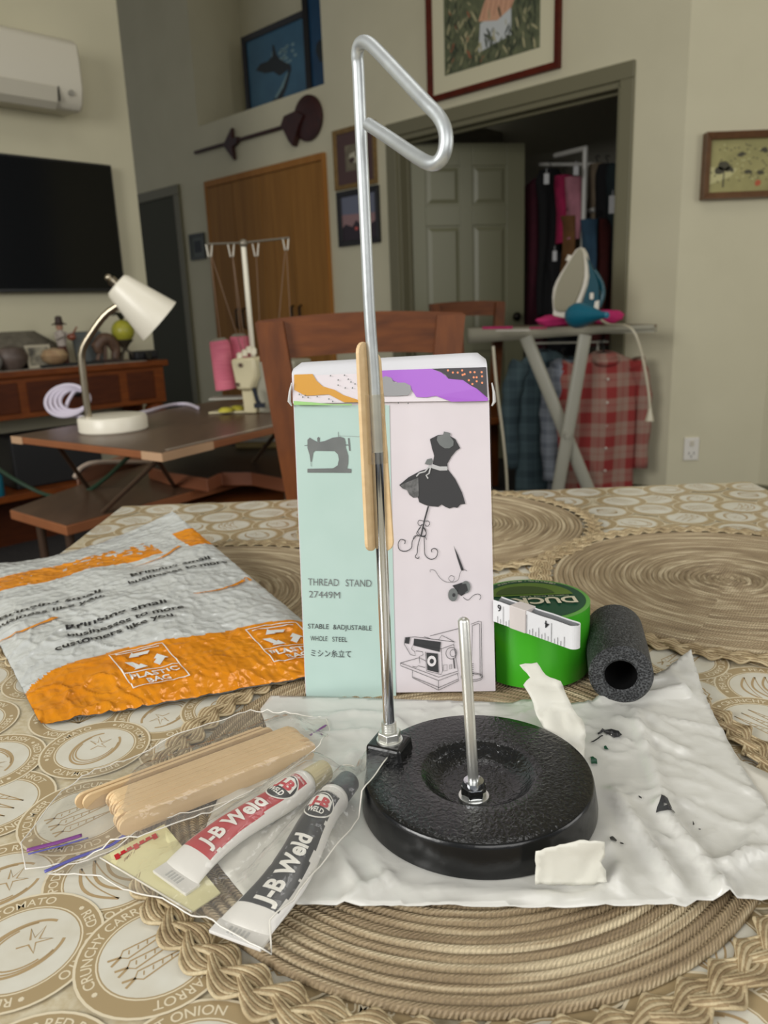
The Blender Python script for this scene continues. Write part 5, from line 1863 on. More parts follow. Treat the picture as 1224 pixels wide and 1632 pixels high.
def stick_between(p, q, face, label, W_=.0098, T=.0019):
    """p, q stick end points; face = direction of the broad side normal"""
    d = (q - p).normalized(); f = (face - d * face.dot(d)).normalized(); s = d.cross(f)
    L = (q - p).length
    n = 8; pts = []
    for k in range(n + 1):
        a = pi / 2 + pi * k / n; pts.append(p + d * (W_ / 2 + W_ / 2 * cos(a)) + s * W_ / 2 * sin(a))
    for k in range(n + 1):
        a = -pi / 2 + pi * k / n; pts.append(q + d * (-W_ / 2 + W_ / 2 * cos(a)) + s * W_ / 2 * sin(a))
    b = MB(); b.prism(pts, f * T)
    return tag(add('craft_stick', b, birch, bevel=.0003), label, 'craft stick')


YA = YR - .004
sA = stick_between(R(575, 545, YR - .001), R(590, 877, YR - .001), V((.84, -.54, 0)), 'craft stick taped upright along the left side of the rod, top showing')
sB = stick_between(R(592, 560, YR + .004), R(615, 877, YR + .001), V((-.35, -.93, 0)), 'craft stick taped behind the rod on its right, lower half showing')
clear = bpy.data.materials.new('clear_tape')
clear.use_nodes = True


def film_mat(m, tint, haze, rough, gl=1.0):
    m.use_nodes = True
    nt = m.node_tree
    for n in list(nt.nodes): nt.nodes.remove(n)
    out = nt.nodes.new('ShaderNodeOutputMaterial')
    tr = nt.nodes.new('ShaderNodeBsdfTransparent'); tr.inputs[0].default_value = lin(tint)
    gs = nt.nodes.new('ShaderNodeBsdfGlossy'); gs.inputs['Roughness'].default_value = rough
    df = nt.nodes.new('ShaderNodeBsdfDiffuse'); df.inputs[0].default_value = (.85, .86, .86, 1)
    fr = nt.nodes.new('ShaderNodeFresnel'); ge = nt.nodes.new('ShaderNodeNewGeometry'); nt.links.new(math_(nt, 'SUBTRACT', 1.5, math_(nt, 'MULTIPLY', ge.outputs['Backfacing'], 1.5 - 1 / 1.5)), fr.inputs[0])
    tc = nt.nodes.new('ShaderNodeTexCoord'); n = nt.nodes.new('ShaderNodeTexNoise'); n.inputs['Scale'].default_value = 130; n.inputs['Detail'].default_value = 2
    nt.links.new(tc.outputs['Object'], n.inputs['Vector'])
    bp = nt.nodes.new('ShaderNodeBump'); bp.inputs['Strength'].default_value = .7; bp.inputs['Distance'].default_value = .002
    nt.links.new(n.outputs[0], bp.inputs['Height'])
    nt.links.new(bp.outputs[0], gs.inputs['Normal']); nt.links.new(bp.outputs[0], fr.inputs['Normal'])
    m1 = nt.nodes.new('ShaderNodeMixShader'); m1.inputs[0].default_value = haze
    nt.links.new(tr.outputs[0], m1.inputs[1]); nt.links.new(df.outputs[0], m1.inputs[2])
    m2 = nt.nodes.new('ShaderNodeMixShader')
    nt.links.new(math_(nt, 'MULTIPLY', fr.outputs[0], gl, True), m2.inputs[0])
    nt.links.new(m1.outputs[0], m2.inputs[1]); nt.links.new(gs.outputs[0], m2.inputs[2])
    nt.links.new(m2.outputs[0], out.inputs[0])
    return m


film_mat(clear, (248, 244, 234), .07, .14, .8)
b = MB()
def wrap(u, v):
    y = 628 + (738 - 628) * u
    c_ = R(594.5 + (y - 628) * .062, y)
    a = 2 * pi * v
    rx = .0062 + .0003 * sin(a * 3 + u * 9); ry = .0050
    return c_ + V((rx * cos(a) - .0008, ry * sin(a) + .0012, 0))
b.grid(wrap, 14, 26)
tag(add('clear_tape_wrap', b, clear, smooth='all'), 'clear sticky tape wound round rod and craft sticks', 'tape')

# ================================================================ THE CARTON
YBX = .4845
nb = V((-.05, -1, 0)).normalized()
PBX = V((-.06, YBX + .003, 0))
fx = lambda x, y, lift=0.0: atp(x, y, PBX + nb * lift, nb)
cw = mat('lilac_white_card', (226, 218, 222), .30, spec=.45, vary=((218, 210, 214), 30, 2, .3), bump=(25, .06, .001))
tealc = mat('mint_card_print', (190, 214, 207), .30, spec=.45, vary=((182, 208, 200), 30, 2, .3), bump=(25, .06, .001))
inkd = mat('dark_grey_ink', (58, 58, 60), .5); inkm = mat('mid_grey_ink', (124, 127, 126), .5, vary=((106, 110, 110), 60, 3, .3)); inkl = mat('light_grey_ink', (150, 150, 150), .5)
orn = mat('ochre_print', (208, 152, 58), .35); pur = mat('violet_print', (168, 100, 204), .35); bkp = mat('black_print', (44, 38, 44), .35); ord_ = mat('orange_dot_print', (236, 142, 96), .4); grp = mat('green_print', (158, 206, 130), .4); whp = mat('white_card_print', (232, 226, 228), .35)
dpur = mat('deep_purple_print', (104, 40, 96), .4)
bxo = fx(640, 1118); bxo.z = .7565
bx_ = thing('cardboard_box', bxo, 'tall mint and white printed carton standing behind the black stand', 'box')
zb0 = .7572
def base_pt(x):
    p = fx(x, 1115); p.z = zb0; return p
BL, BR = base_pt(487), base_pt(790)
TL, TR = fx(467, 643), fx(780, 638)
DEP = .016
back = -nb * DEP
BBR = BR + back + V((.0010, 0, 0)); TBR = TR + back + V((.001, 0, 0))
b = MB()
nV, nU = 14, 12
def front(u, v):
    l_ = BL.lerp(TL, v); r_ = BR.lerp(TR, v)
    p = l_.lerp(r_, u)
    bul = .0016 * sin(pi * u) ** .7 * sin(pi * v) ** .7 if 0 < u < 1 and 0 < v < 1 else 0
    return p + nb * (bul - .0016)
b.grid(front, nU, nV)
b.hexa([BL - nb * .0024, BR - nb * .0024, BBR, BL + back, TL - nb * .0024, TR - nb * .0024, TBR, TL + back])
add('carton_body', b, cw, bx_, smooth=False)
# header strip above the fold and the rolled white flap
HL, HR = fx(464, 600), fx(777, 588)
b = MB()
def header(u, v):
    p = TL.lerp(TR, u).lerp(HL.lerp(HR, u), v)
    return p + nb * (.0004 - .003 * v)
b.grid(header, 10, 5)
add('header_strip', b, cw, bx_, smooth='all')
b = MB()
def flap(u, v):
    p = HL.lerp(HR, u) + nb * (-.0026)
    k = min(1, u / .05, (1 - u) / .05)
    hgt = (.0075 + .002 * u) * (.55 + .45 * sin(k * pi / 2))
    a = pi * (v * 1.0)
    return p - nb * (.010 * (1 - cos(a)) * .5 * 1.3) + Z3 * (hgt * sin(a * .62) ** .8)
b.grid(flap, 24, 10)
add('top_flap', b, mat('plain_card_back', (212, 212, 216), .45), bx_, smooth='all')
b = MB(); b.prism([TL - nb * .002, TR - nb * .002, TBR, TL + back], Z3 * .0008); add('lid', b, cw, bx_)
for x, y in ((466, 645), (783, 645)):
    b = MB()
    s = -1 if x < 600 else 1
    b.tube([fx(x + s * 1, y - 35), fx(x + s * 4, y - 20), fx(x + s * 5, y - 5), fx(x + s * 1, y + 2)], [.0004, .0008, .0011, .0004], 8)
    add('torn_ear', b, mat('bent_card_edge', (196, 196, 194), .4), bx_, smooth=True)
# side print
b = MB(); nsd = (BBR - BR).cross(TR - BR).normalized()
if nsd.x < 0: nsd = -nsd
so_ = BR - nb * .0016
def sd(u, v, l_=.0009): return so_.lerp(BBR, u).lerp((TR - nb * .0016).lerp(TBR, u), v) + nsd * l_
b.add([sd(.02, .002), sd(.99, .002), sd(.99, .16), sd(.6, .12), sd(.02, .09)], [list(range(5))], 0)
b.add([sd(.02, .09), sd(.6, .12), sd(.99, .16), sd(.99, .19), sd(.5, .15), sd(.02, .12)], [list(range(6))], 1)
b.add([sd(.02, .35), sd(.6, .5), sd(.9, .8), sd(.9, .98), sd(.02, .98)], [list(range(5))], 2)
add('side_print', b, [dpur, orn, bkp], bx_)

# front print, drawn on the card
b = MB()
LFT = .0018 - .0016


def fpt(x, y, lift=.0003):
    # follow the bulge of the front
    p = fx(x, y)
    v = (p.z - BL.z) / (TL.z - BL.z)
    l_ = BL.lerp(TL, max(0, min(1, v))); r_ = BR.lerp(TR, max(0, min(1, v)))
    u = max(0, min(1, (p.x - l_.x) / (r_.x - l_.x)))
    bul = .0016 * sin(pi * u) ** .7 * sin(pi * v) ** .7 if 0 < u < 1 and 0 < v < 1 else 0
    return p + nb * (bul - .0016 + lift)


def c7(x, y): return 440 + x / 3.221, 540 + y / 3.221
def c8(x, y): return 440 + x / 3.221, 840 + y / 3.221


def dec(b, pts, mi, cv=None, lift=.0006):
    b.add([fpt(*(cv(x, y) if cv else (x, y)), lift) for x, y in pts][::-1], [list(range(len(pts)))], mi)


def line(b, pts, w_, mi, cv=None, closed=False, lift=.0008):
    P = [cv(x, y) if cv else (x, y) for x, y in pts]
    ribbon(b, lambda x, y: fpt(x, y, lift), P, w_, mi, closed)


def mint(u, v):
    y = 1114 + (646 - 1114) * v
    xl = 487.5 + (468 - 487.5) * v; xr = 631 + (620 - 631) * v
    return fpt(xl + (xr - xl) * u + .3, y, .0003)
b.grid(mint, 8, 14, 0)
add('mint_panel', b, tealc, bx_, smooth='all')
b = MB()
# header art
def hd_(x, y, lift=.0004):
    p = fx(x, y); v = max(0, min(1.15, (p.z - TL.z) / (HL.z - TL.z)))
    return p + nb * (.0004 - .003 * v + lift)
def hdec(pts, mi, lift=.0006): b.add([hd_(*c7(x, y), lift) for x, y in pts][::-1], [list(range(len(pts)))], mi)
hdec([(90, 185), (185, 182), (205, 215), (240, 245), (300, 262), (345, 288), (420, 312), (425, 325), (350, 325), (310, 305), (270, 285), (200, 290), (150, 292), (92, 262)], 0)
hdec([(92, 318), (200, 326), (300, 335), (390, 333), (390, 340), (92, 338)], 4, .0008)
hdec([(525, 165), (640, 160), (800, 155), (850, 175), (880, 200), (960, 210), (1030, 255), (1088, 305), (1085, 318), (900, 322), (820, 292), (770, 300), (720, 298), (690, 250), (600, 215), (540, 200), (522, 185)], 1)
hdec([(800, 155), (1080, 146), (1084, 300), (1075, 292), (1030, 255), (1000, 240), (960, 212), (885, 205), (870, 185), (840, 168)], 2, .0008)
for x, y in ((883, 163), (908, 174), (933, 174), (956, 163), (958, 186), (968, 182), (998, 172), (1020, 172), (1056, 172), (1015, 198), (1030, 198), (1058, 193), (990, 213), (1030, 218), (1008, 232), (1058, 226)):
    hdec([(x + 6 * cos(a * pi / 3), y + 6 * sin(a * pi / 3)) for a in range(6)], 3, .0009)
for x, y in ((278, 190), (318, 212), (350, 188), (370, 208), (384, 222), (405, 232), (318, 238), (355, 252), (392, 252), (120, 285), (138, 298), (165, 300), (212, 296), (272, 308), (292, 320), (628, 328), (678, 330), (150, 290)):
    hdec([(x + 4 * cos(a * pi / 3), y + 4 * sin(a * pi / 3)) for a in range(6)], 5, .0009)
add('header_art', b, [orn, pur, bkp, ord_, grp, inkm], bx_)
b = MB()
hole = [(522, 235), (530, 210), (560, 192), (590, 200), (605, 225), (660, 225), (690, 240), (694, 265), (680, 288), (620, 292), (540, 292), (524, 285)]
P = [c7(x, y) for x, y in hole]
b.add([hd_(x, y, .0010) for x, y in P][::-1], [list(range(len(P)))], 0)
add('hang_hole', b, mat('hang_hole_card', (150, 150, 152), .5), bx_)

b = MB()
# sewing machine silhouette
dec(b, [(160, 520), (172, 508), (188, 518), (215, 532), (250, 525), (290, 508), (330, 503), (350, 510), (356, 530), (358, 560), (370, 600), (370, 640), (364, 665), (386, 668), (386, 688), (160, 688), (160, 668), (292, 665), (316, 650), (322, 620), (318, 595), (300, 577), (200, 576), (190, 585), (182, 632), (176, 632), (172, 600), (160, 560)], 0, c7)
dec(b, [(368, 510), (376, 510), (382, 575), (374, 575)], 0, c7); dec(b, [(210, 510), (217, 504), (224, 510), (222, 530), (212, 530)], 0, c7)
line(b, [(319, 478), (320, 503)], .8, 0, c7); line(b, [(319, 498), (432, 502)], .4, 1, c7); line(b, [(145, 550), (162, 546)], .8, 0, c7); line(b, [(178, 632), (180, 655)], .7, 0, c7); line(b, [(356, 545), (370, 545)], 1.5, 0, c7)
add('machine_silhouette', b, [inkm, inkl, inkd], bx_)
b = MB()
# texts
def tline(s, x0, y0, x1, y1, h, mi, bold=0.0, cv=c8):
    a = cv(x0, y0); c_ = cv(x1, y1)
    w_ = c_[0] - a[0]; sl = (c_[1] - a[1]) / w_
    put_text(b, s, lambda u, v: fpt(a[0] + u, a[1] + sl * u - v, .0008), width=w_, height=h / 3.221, mi=mi, bold=bold)
tline('THREAD', 163, 300, 322, 302, 38, 0, -.002)
tline('STAND', 357, 303, 490, 305, 38, 0, -.002)
tline('27449M', 168, 362, 328, 366, 36, 0, -.002)
add('title_lettering', b, [inkm, inkl, inkd], bx_)
b = MB()
tline('STABLE', 163, 522, 270, 524, 26, 2)
tline('&ADJUSTABLE', 292, 525, 490, 530, 26, 2)
tline('WHOLE', 175, 585, 263, 586, 26, 2)
tline('STEEL', 288, 588, 365, 590, 26, 2)
tline('ミシン糸立て', 178, 664, 385, 668, 30, 2, .004)
add('slogan_lettering', b, [inkm, inkl, inkd], bx_)

b = MB()
dk, md, lt = 0, 1, 2
dec(b, [(862, 476), (895, 484), (893, 500), (920, 515), (945, 562), (925, 575), (900, 605), (880, 640), (880, 668), (920, 720), (955, 790), (972, 848), (948, 850), (930, 868), (912, 864), (890, 871), (868, 862), (850, 850), (832, 862), (812, 860), (785, 858), (760, 850), (735, 838), (728, 812), (705, 815), (685, 800), (672, 775), (650, 768), (632, 750), (680, 710), (740, 678), (800, 660), (806, 640), (812, 600), (800, 560), (790, 515), (830, 495), (858, 492)], dk, c7)
dec(b, [(862, 476), (895, 484), (892, 500), (912, 525), (910, 548), (890, 562), (865, 562), (840, 545), (825, 520), (828, 500), (858, 492)], md, c7, .0009)
dec(b, [(640, 750), (672, 735), (730, 712), (733, 800), (728, 812), (705, 812), (685, 800), (672, 775), (650, 768)], 3, c7, .0009)
dec(b, [(800, 642), (840, 655), (878, 655), (880, 675), (840, 676), (796, 662)], lt, c7, .0010)
dec(b, [(764, 640), (775, 618), (800, 612), (806, 630), (796, 645), (775, 645)], md, c7, .0011)
line(b, [(790, 650), (765, 680), (735, 688), (720, 705)], 2.2, lt, c7, lift=.0011); line(b, [(795, 650), (785, 690), (770, 700), (780, 716)], 2.2, lt, c7, lift=.0011)
line(b, [(782, 858), (762, 930), (744, 1012)], 2.4, dk, c7)
for pts in ([(758, 935), (735, 930), (728, 945), (738, 958), (752, 950)], [(758, 935), (782, 935), (788, 950), (775, 962), (765, 952)], [(752, 950), (728, 985), (745, 1010), (768, 1005), (768, 980), (752, 960)], [(742, 1012), (712, 1010), (703, 1030)], [(745, 1012), (765, 1015), (772, 1030)]):
    line(b, [(p.x, p.y) for p in smoothpath([V((x, y, 0)) for x, y in pts], 4)], .9, dk, c7)
for pts in ([(742, 0), (722, 30), (738, 45), (765, 45), (770, 25), (755, 0)], [(722, 40), (700, 70), (695, 105), (665, 122), (635, 115), (627, 85), (640, 62), (662, 68), (660, 85)], [(740, 50), (728, 95), (725, 130), (715, 150), (728, 160), (735, 150)], [(760, 48), (762, 95), (765, 140), (790, 163), (820, 155), (830, 125), (815, 108), (798, 115), (800, 128)]):
    line(b, [(p.x, p.y) for p in smoothpath([V((x, y, 0)) for x, y in pts], 5)], 1.2, dk, c8)
# needle, thread, spool
dec(b, [(912, 95), (935, 145), (962, 215), (960, 224), (950, 222), (930, 160)], dk, c8)
line(b, [(p.x, p.y) for p in smoothpath([V((x, y, 0)) for x, y in ((792, 230), (792, 218), (815, 222), (840, 258), (870, 280), (905, 280), (915, 258), (898, 248), (886, 265), (905, 282), (935, 270), (945, 235), (960, 218), (980, 225))], 4)], .6, dk, c8)
dec(b, [(905, 300), (965, 282), (990, 330), (950, 355)], dk, c8)
dec(b, [(p.x, p.y) for p in [V((974 + 24 * cos(a * pi / 8), 308 + 32 * sin(a * pi / 8), 0)) for a in range(16)]], md, c8, .0008)
dec(b, [(945, 292), (975, 290), (985, 325), (950, 350), (930, 340)], dk, c8, .0010)
dec(b, [(p.x, p.y) for p in [V((908 + 25 * cos(a * pi / 8), 346 + 34 * sin(a * pi / 8), 0)) for a in range(16)]], md, c8, .0011)
dec(b, [(p.x, p.y) for p in [V((912 + 8 * cos(a * pi / 5), 347 + 10 * sin(a * pi / 5), 0)) for a in range(10)]], dk, c8, .0013)
line(b, [(p.x, p.y) for p in smoothpath([V((x, y, 0)) for x, y in ((960, 360), (985, 375), (1015, 350), (1040, 345), (1052, 358), (1045, 374))], 4)], .8, dk, c8)
# line drawing of a sewing machine with a thread stand
Lw = .75
for pts, cl in (([(662, 566), (712, 562), (916, 590), (912, 602), (848, 625), (705, 600), (695, 625), (712, 640), (715, 660), (690, 655), (658, 600)], 1),
                ([(848, 625), (855, 740), (848, 758), (772, 740), (768, 640)], 0), ([(912, 602), (935, 740), (855, 765)], 0),
                ([(718, 635), (752, 640), (755, 655), (735, 665), (738, 700)], 0), ([(638, 698), (735, 670), (772, 690)], 0),
                ([(638, 698), (640, 712), (834, 790), (938, 750)], 0), ([(638, 698), (834, 772), (936, 740)], 0),
                ([(700, 740), (700, 775), (834, 840), (938, 790), (932, 755)], 0), ([(834, 790), (834, 838)], 0), ([(700, 770), (836, 826), (936, 782)], 0),
                ([(760, 562), (800, 575), (835, 578), (850, 555), (880, 570), (915, 590)], 0), ([(790, 558), (940, 520)], 0),
                ([(700, 715), (720, 720), (730, 712), (765, 722)], 0), ([(1000, 500), (1040, 484), (1054, 486), (1058, 770), (1048, 780)], 0), ([(1005, 508), (1040, 495), (1046, 500), (1048, 770)], 0),
                ([(1008, 508), (1004, 700)], 0)):
    line(b, pts, Lw, dk, c8, bool(cl))
line(b, [(1005 + 55 * cos(a * pi / 9), 775 + 20 * sin(a * pi / 9)) for a in range(18)], .7, dk, c8, True)
line(b, [(1005 + 55 * cos(a * pi / 9), 768 + 18 * sin(a * pi / 9)) for a in range(18)], .7, dk, c8, True)
for k in range(7): line(b, [(998, 705 + k * 10), (1014, 703 + k * 10)], 1.0, dk, c8)
line(b, [(900 + 28 * cos(a * pi / 9), 648 + 30 * sin(a * pi / 9)) for a in range(18)], .8, dk, c8, True)
line(b, [(908 + 15 * cos(a * pi / 7), 648 + 19 * sin(a * pi / 7)) for a in range(14)], .8, dk, c8, True)
dec(b, [(708, 572), (846, 590), (840, 642), (705, 608)], dk, c8); dec(b, [(664, 568), (688, 566), (682, 600), (660, 596)], dk, c8)
dec(b, [(772, 645), (830, 650), (835, 750), (776, 735)], dk, c8)
dec(b, [(799 + 23 * cos(a * pi / 8), 688 + 28 * sin(a * pi / 8)) for a in range(16)], 4, c8, .0009)
dec(b, [(799 + 11 * cos(a * pi / 6), 688 + 13 * sin(a * pi / 6)) for a in range(12)], dk, c8, .0011)
for x, y, w_, h_ in ((858, 710, 20, 30), (892, 708, 10, 22)):
    line(b, [(x, y), (x + w_, y - 3), (x + w_, y + h_ - 3), (x, y + h_)], .7, dk, c8, True)
dec(b, [(908, 676), (914, 674), (920, 728), (914, 728)], dk, c8)
add('white_panel_print', b, [inkd, inkm, mat('sash_grey_print', (190, 190, 190), .4), mat('lace_grey_print', (84, 84, 84), .5, vary=((120, 120, 120), 300, 2, .15)), whp], bx_)

# ================================================================ ORANGE AND SILVER MAILER
MA = atz(65, 1155, .7535); MD = atz(572, 1064, .760); MB_ = atz(275, 815, .800)
MT = V((MA.x - .215, MA.y + .315, .768))
def msurf(s, t, lift=0.0):
    p = MA.lerp(MD, s).lerp(MT.lerp(MB_, s), t)
    es = max(0, sin(pi * min(1, max(0, s)))) ** .6; et = max(0, sin(pi * min(1, max(0, t)))) ** .6
    x, y = s * .22, t * .37
    puff = .012 * es * et
    # sagging far edge between its corners
    p.z -= .016 * t * t * sin(pi * s)
    # bubbles under the film, in a staggered grid
    rw = y / .0085
    u = x / .0105 + (.5 if int(floor(rw)) % 2 else 0)
    bx_s, by_s = u - floor(u) - .5, rw - floor(rw) - .5
    bub = max(0, 1 - (bx_s * bx_s + by_s * by_s) / .22) ** .6
    edge = min(1, min(s, 1 - s) / .05, min(t, 1 - t) / .04)
    wr_ = .0009 * noise.noise(V((x * 60, y * 60, 2))) + .0030 * noise.noise(V((x * 22, y * 22, 5)))
    cr_ = .0014 * ridge(x, y, 7, 45) ** 3 * (1.3 if s < .35 and t < .45 else .5)
    cr2_ = .0010 * noise.noise(V((x * 220, y * 90, 8)))
    z = p.z + puff + max(0, edge) * (.0004 * bub * (.4 if t < .10 or t > .93 else 1)) + wr_ * max(.15, edge) + cr_ + cr2_ * (1 if t < .12 else .35)
    g = ground(p.x, p.y) if p.x > X0 else .74
    return V((p.x, p.y, max(z, g + .0012) + lift))


silv = crumple(mat('silver_grey_film', (200, 203, 200), .22, spec=.7, metal=.15, bump=(160, .12, .001)), 75, .9, .0014)
orf = crumple(mat('orange_film', (232, 150, 22), .22, spec=.7, metal=.15, bump=(160, .12, .001), vary=((214, 128, 12), 30, 3, .3)), 75, .9, .0014)
silb = mat('mailer_underside', (150, 152, 150), .5)
mailer = thing('mailer_bag', MA.lerp(MB_, .4) - Z3 * .02, 'orange and silver padded plastic mailer lying on the table at left', 'mailer')
NU, NV = 150, 220
def mpart(s, t):
    x, y = s * .22, t * .37
    if t < .205 + .012 * noise.noise(V((x * 20, 1, 1))) - .075 * max(0, 1 - s / .22) ** 2: return 1
    if .70 < t < .83 and s < .78:
        if noise.noise(V((x * 160, y * 160, 3))) > -.55 + 1.0 * max(0, (t - .72) / .11) * max(0, (s - .25) * 2): return 1
    if .70 < t < .84 and s > .90: return 1
    return 0
b = MB()
b.grid(lambda u, v: msurf(u, v), NU, NV, mfn=mpart)
add('printed_film', b, [silv, orf], mailer, smooth='all')
b = MB()
def under(u, v):
    p = msurf(u, v); e = min(u, 1 - u, v, 1 - v)
    g = max(ground(p.x, p.y) + .0004, p.z - .0008 - min(.02, e * .12))
    if v > .6: g = p.z - .0008 - min(.008, e * .1)
    return V((p.x, p.y, min(g, p.z - .0004)))
b.grid(under, 40, 60)
b.f = [f[::-1] for f in b.f]
add('underside_film', b, silb, mailer, smooth='all')
MX = (MD - MA).length
MYL = (MT - MA).length
def mt(s0, t0, s, width, height, ang=0.0, mi=0, bold=.012, b=None, shear=.2):
    ca, sa = cos(ang), sin(ang)
    put_text(b, s, lambda x, y: msurf(s0 + (x * ca - y * sa) / MX, t0 + (x * sa + y * ca) / MYL, .0012), width=width, height=height, mi=mi, bold=bold, shear=shear, fine=True)
b = MB()
mt(.03, .505, 'Bringing small', .088, .0085, .05, 0, .02, b)
mt(.0, .462, 'business like you.', .092, .0080, .05, 0, .02, b)
bki = mat('black_mailer_ink', (28, 28, 30), .4)
add('lettering_block', b, bki, mailer)
b = MB()
mt(.22, .345, 'Bringing small', .085, .0085, .10, 0, .02, b)
mt(.21, .30, 'businesses to more', .095, .0080, .12, 0, .02, b)
mt(.15, .255, 'customers like you.', .098, .0080, .16, 0, .02, b)
add('lettering_block', b, bki, mailer)
b = MB()
mt(.57, .565, 'Bringing small', .078, .0085, .12, 0, .02, b)
mt(.54, .522, 'businesses to more', .094, .0080, .14, 0, .02, b)
add('lettering_block', b, bki, mailer)
b = MB()
def stroke(pts, w_, mi=0):
    P = smoothpath([V((x, y, 0)) for x, y in pts], 6)
    n = len(P)
    l_, r_ = [], []
    for i in range(n):
        d_ = P[min(i + 1, n - 1)] - P[max(i - 1, 0)]
        dx, dy = d_.x * MX, d_.y * MYL; k_ = hypot(dx, dy)
        w2 = w_ * (.15 + .85 * (i / n))
        nx, ny = -dy / k_ * w2 / 2, dx / k_ * w2 / 2
        l_.append(msurf(P[i].x + nx / MX, P[i].y + ny / MYL, .0012)); r_.append(msurf(P[i].x - nx / MX, P[i].y - ny / MYL, .0012))
    b.add(r_ + l_, [(i, i + 1, n + i + 1, n + i) for i in range(n - 1)], mi)
stroke([(.62, .66), (.74, .66), (.86, .71)], .004)
stroke([(.72, .40), (.84, .40), (.95, .44)], .004)
stroke([(.95, .44), (.97, .455), (.975, .435)], .003)
stroke([(-.0, .40), (.1, .395), (.22, .43)], .005)
add('orange_swoosh', b, orf, mailer)
silp = mat('silver_logo_print', (214, 216, 212), .35)
for s0, t0, sc, an in ((.30, .05, 1.0, .03), (.76, .055, 1.0, -.03)):
    b = MB()
    Wl, Hl = .040, .052
    ca, sa = cos(an), sin(an)
    f = lambda x, y: msurf(s0 + (x * ca - y * sa) / MX, t0 + (x * sa + y * ca) / MYL, .0013)
    def rect(x0, y0, x1, y1):
        n_ = max(2, int(max(x1 - x0, y1 - y0) / .004))
        if x1 - x0 > y1 - y0:
            for k in range(n_):
                a, c_ = x0 + (x1 - x0) * k / n_, x0 + (x1 - x0) * (k + 1) / n_
                b.add([f(a, y0), f(c_, y0), f(c_, y1), f(a, y1)], [(0, 1, 2, 3)])
        else:
            for k in range(n_):
                a, c_ = y0 + (y1 - y0) * k / n_, y0 + (y1 - y0) * (k + 1) / n_
                b.add([f(x0, a), f(x1, a), f(x1, c_), f(x0, c_)], [(0, 1, 2, 3)])
    e = .0008
    rect(0, 0, Wl, e); rect(0, Hl - e, Wl, Hl); rect(0, 0, e, Hl); rect(Wl - e, 0, Wl, Hl)
    rect(.001, .0185, Wl - .001, .0185 + e)
    put_text(b, 'PLASTIC', lambda x, y: f(.003 + x, .0105 + y), width=.034, height=.0062, bold=.02)
    put_text(b, 'BAG', lambda x, y: f(.012 + x, .0025 + y), width=.016, height=.0062, bold=.02)
    cx, cy = Wl / 2, .033
    for k in range(3):      # three chasing arrows
        a = pi / 2 + 2 * pi * k / 3
        P = []
        for (rr, da) in ((.0125, -.55), (.0125, .35), (.0075, .35), (.0075, -.55)):
            P.append((cx + rr * 1.15 * cos(a + da), cy + rr * sin(a + da)))
        b.add([f(*p) for p in P[::-1]], [(0, 1, 2, 3)])
        P = [(cx + rr * 1.15 * cos(a + da), cy + rr * sin(a + da)) for rr, da in ((.0145, .3), (.0055, .3), (.010, .95))]
        b.add([f(*p) for p in P[::-1]], [(0, 1, 2)])
    rect(.004, .0475, Wl - .004, .0488)
    add('recycling_logo', b, silp, mailer)

# ================================================================ GREEN TAPE ROLL, MEASURING TAPE, FOAM TUBE
gcen = V((.1035, .5235, .757))
GR, GH = .0405, .050
roll = thing('tape_roll', gcen, 'wide bright green duct tape roll standing on end right of the box', 'tape roll')
grn_t = mat('bright_green_tape', (70, 176, 36), .32, stretch=(1, 1, .05), vary=((56, 158, 28), 60, 3, .3), spec=.5)
grn_e = mat('green_tape_edge', (98, 160, 72), .5)
labg = mat('dark_green_label', (22, 74, 52), .35); labo = mat('olive_label_core', (92, 122, 46), .4); labi = mat('olive_label_shadow', (60, 84, 34), .4)
b = MB(); b.lathe([(.030, .0004), (GR, .0004), (GR, GH), (.030, GH), (.030, .0004)], gcen, 72); add('tape_winding', b, grn_t, roll, smooth=True)
b = MB(); b.lathe([(GR, GH), (GR, GH + .0003), (GR - .0030, GH + .0006), (.030, GH + .0004)], gcen, 72); add('tape_edge', b, grn_e, roll, smooth=True)
b = MB(); b.lathe([(GR - .0030, GH + .0008), (.001, GH + .0009)], gcen, 64, mi=0)
# olive window half in the label: far half, with a darker inner band
def gl(x, y, l_=.0014): return gcen + V((x * .875, y * .875, GH + l_))
pts = [gl(.0345 * cos(a * pi / 24 + .0), .004 + .030 * sin(a * pi / 24)) for a in range(25)]
b.add(pts, [list(range(25))], 1)
pts = [gl(-.004 + .024 * cos(a * pi / 24), .007 + .019 * sin(a * pi / 24), .0017) for a in range(25)]
b.add(pts, [list(range(25))], 2)
add('label_disc', b, [labg, labo, labi], roll)
b = MB()
# writing faces the far side, so it reads upside down from here
f_ = lambda x, y: gl(-x, -y, .0020)
put_text(b, 'DUCK', lambda x, y: f_(x - .034, y + .0035), width=.052, height=.0135, bold=.03)
vs, fs, x0, x1 = text2d('1.88 IN x 15 YD  •  48 mm x 13.7 m', .01)
sc = .0027 / .73
rb = .0385
tot = (x1 - x0) * sc
b.add([gl(-(rb + c_ * sc - .003) * cos(pi / 2 + .0 + (a * sc - tot / 2) / rb * 1.0) * 1.0 if False else (rb - c_ * sc) * cos(pi / 2 - .05 + (a * sc - tot / 2) / rb), (rb - c_ * sc) * sin(pi / 2 - .05 + (a * sc - tot / 2) / rb), .0020) for a, c_ in vs], fs)
put_text(b, 'Colored Duct Tape', lambda x, y: f_(x - .030, y - .0008), width=.04, height=.0022)
add('label_lettering', b, mat('label_cream_ink', (214, 208, 182), .4), roll)

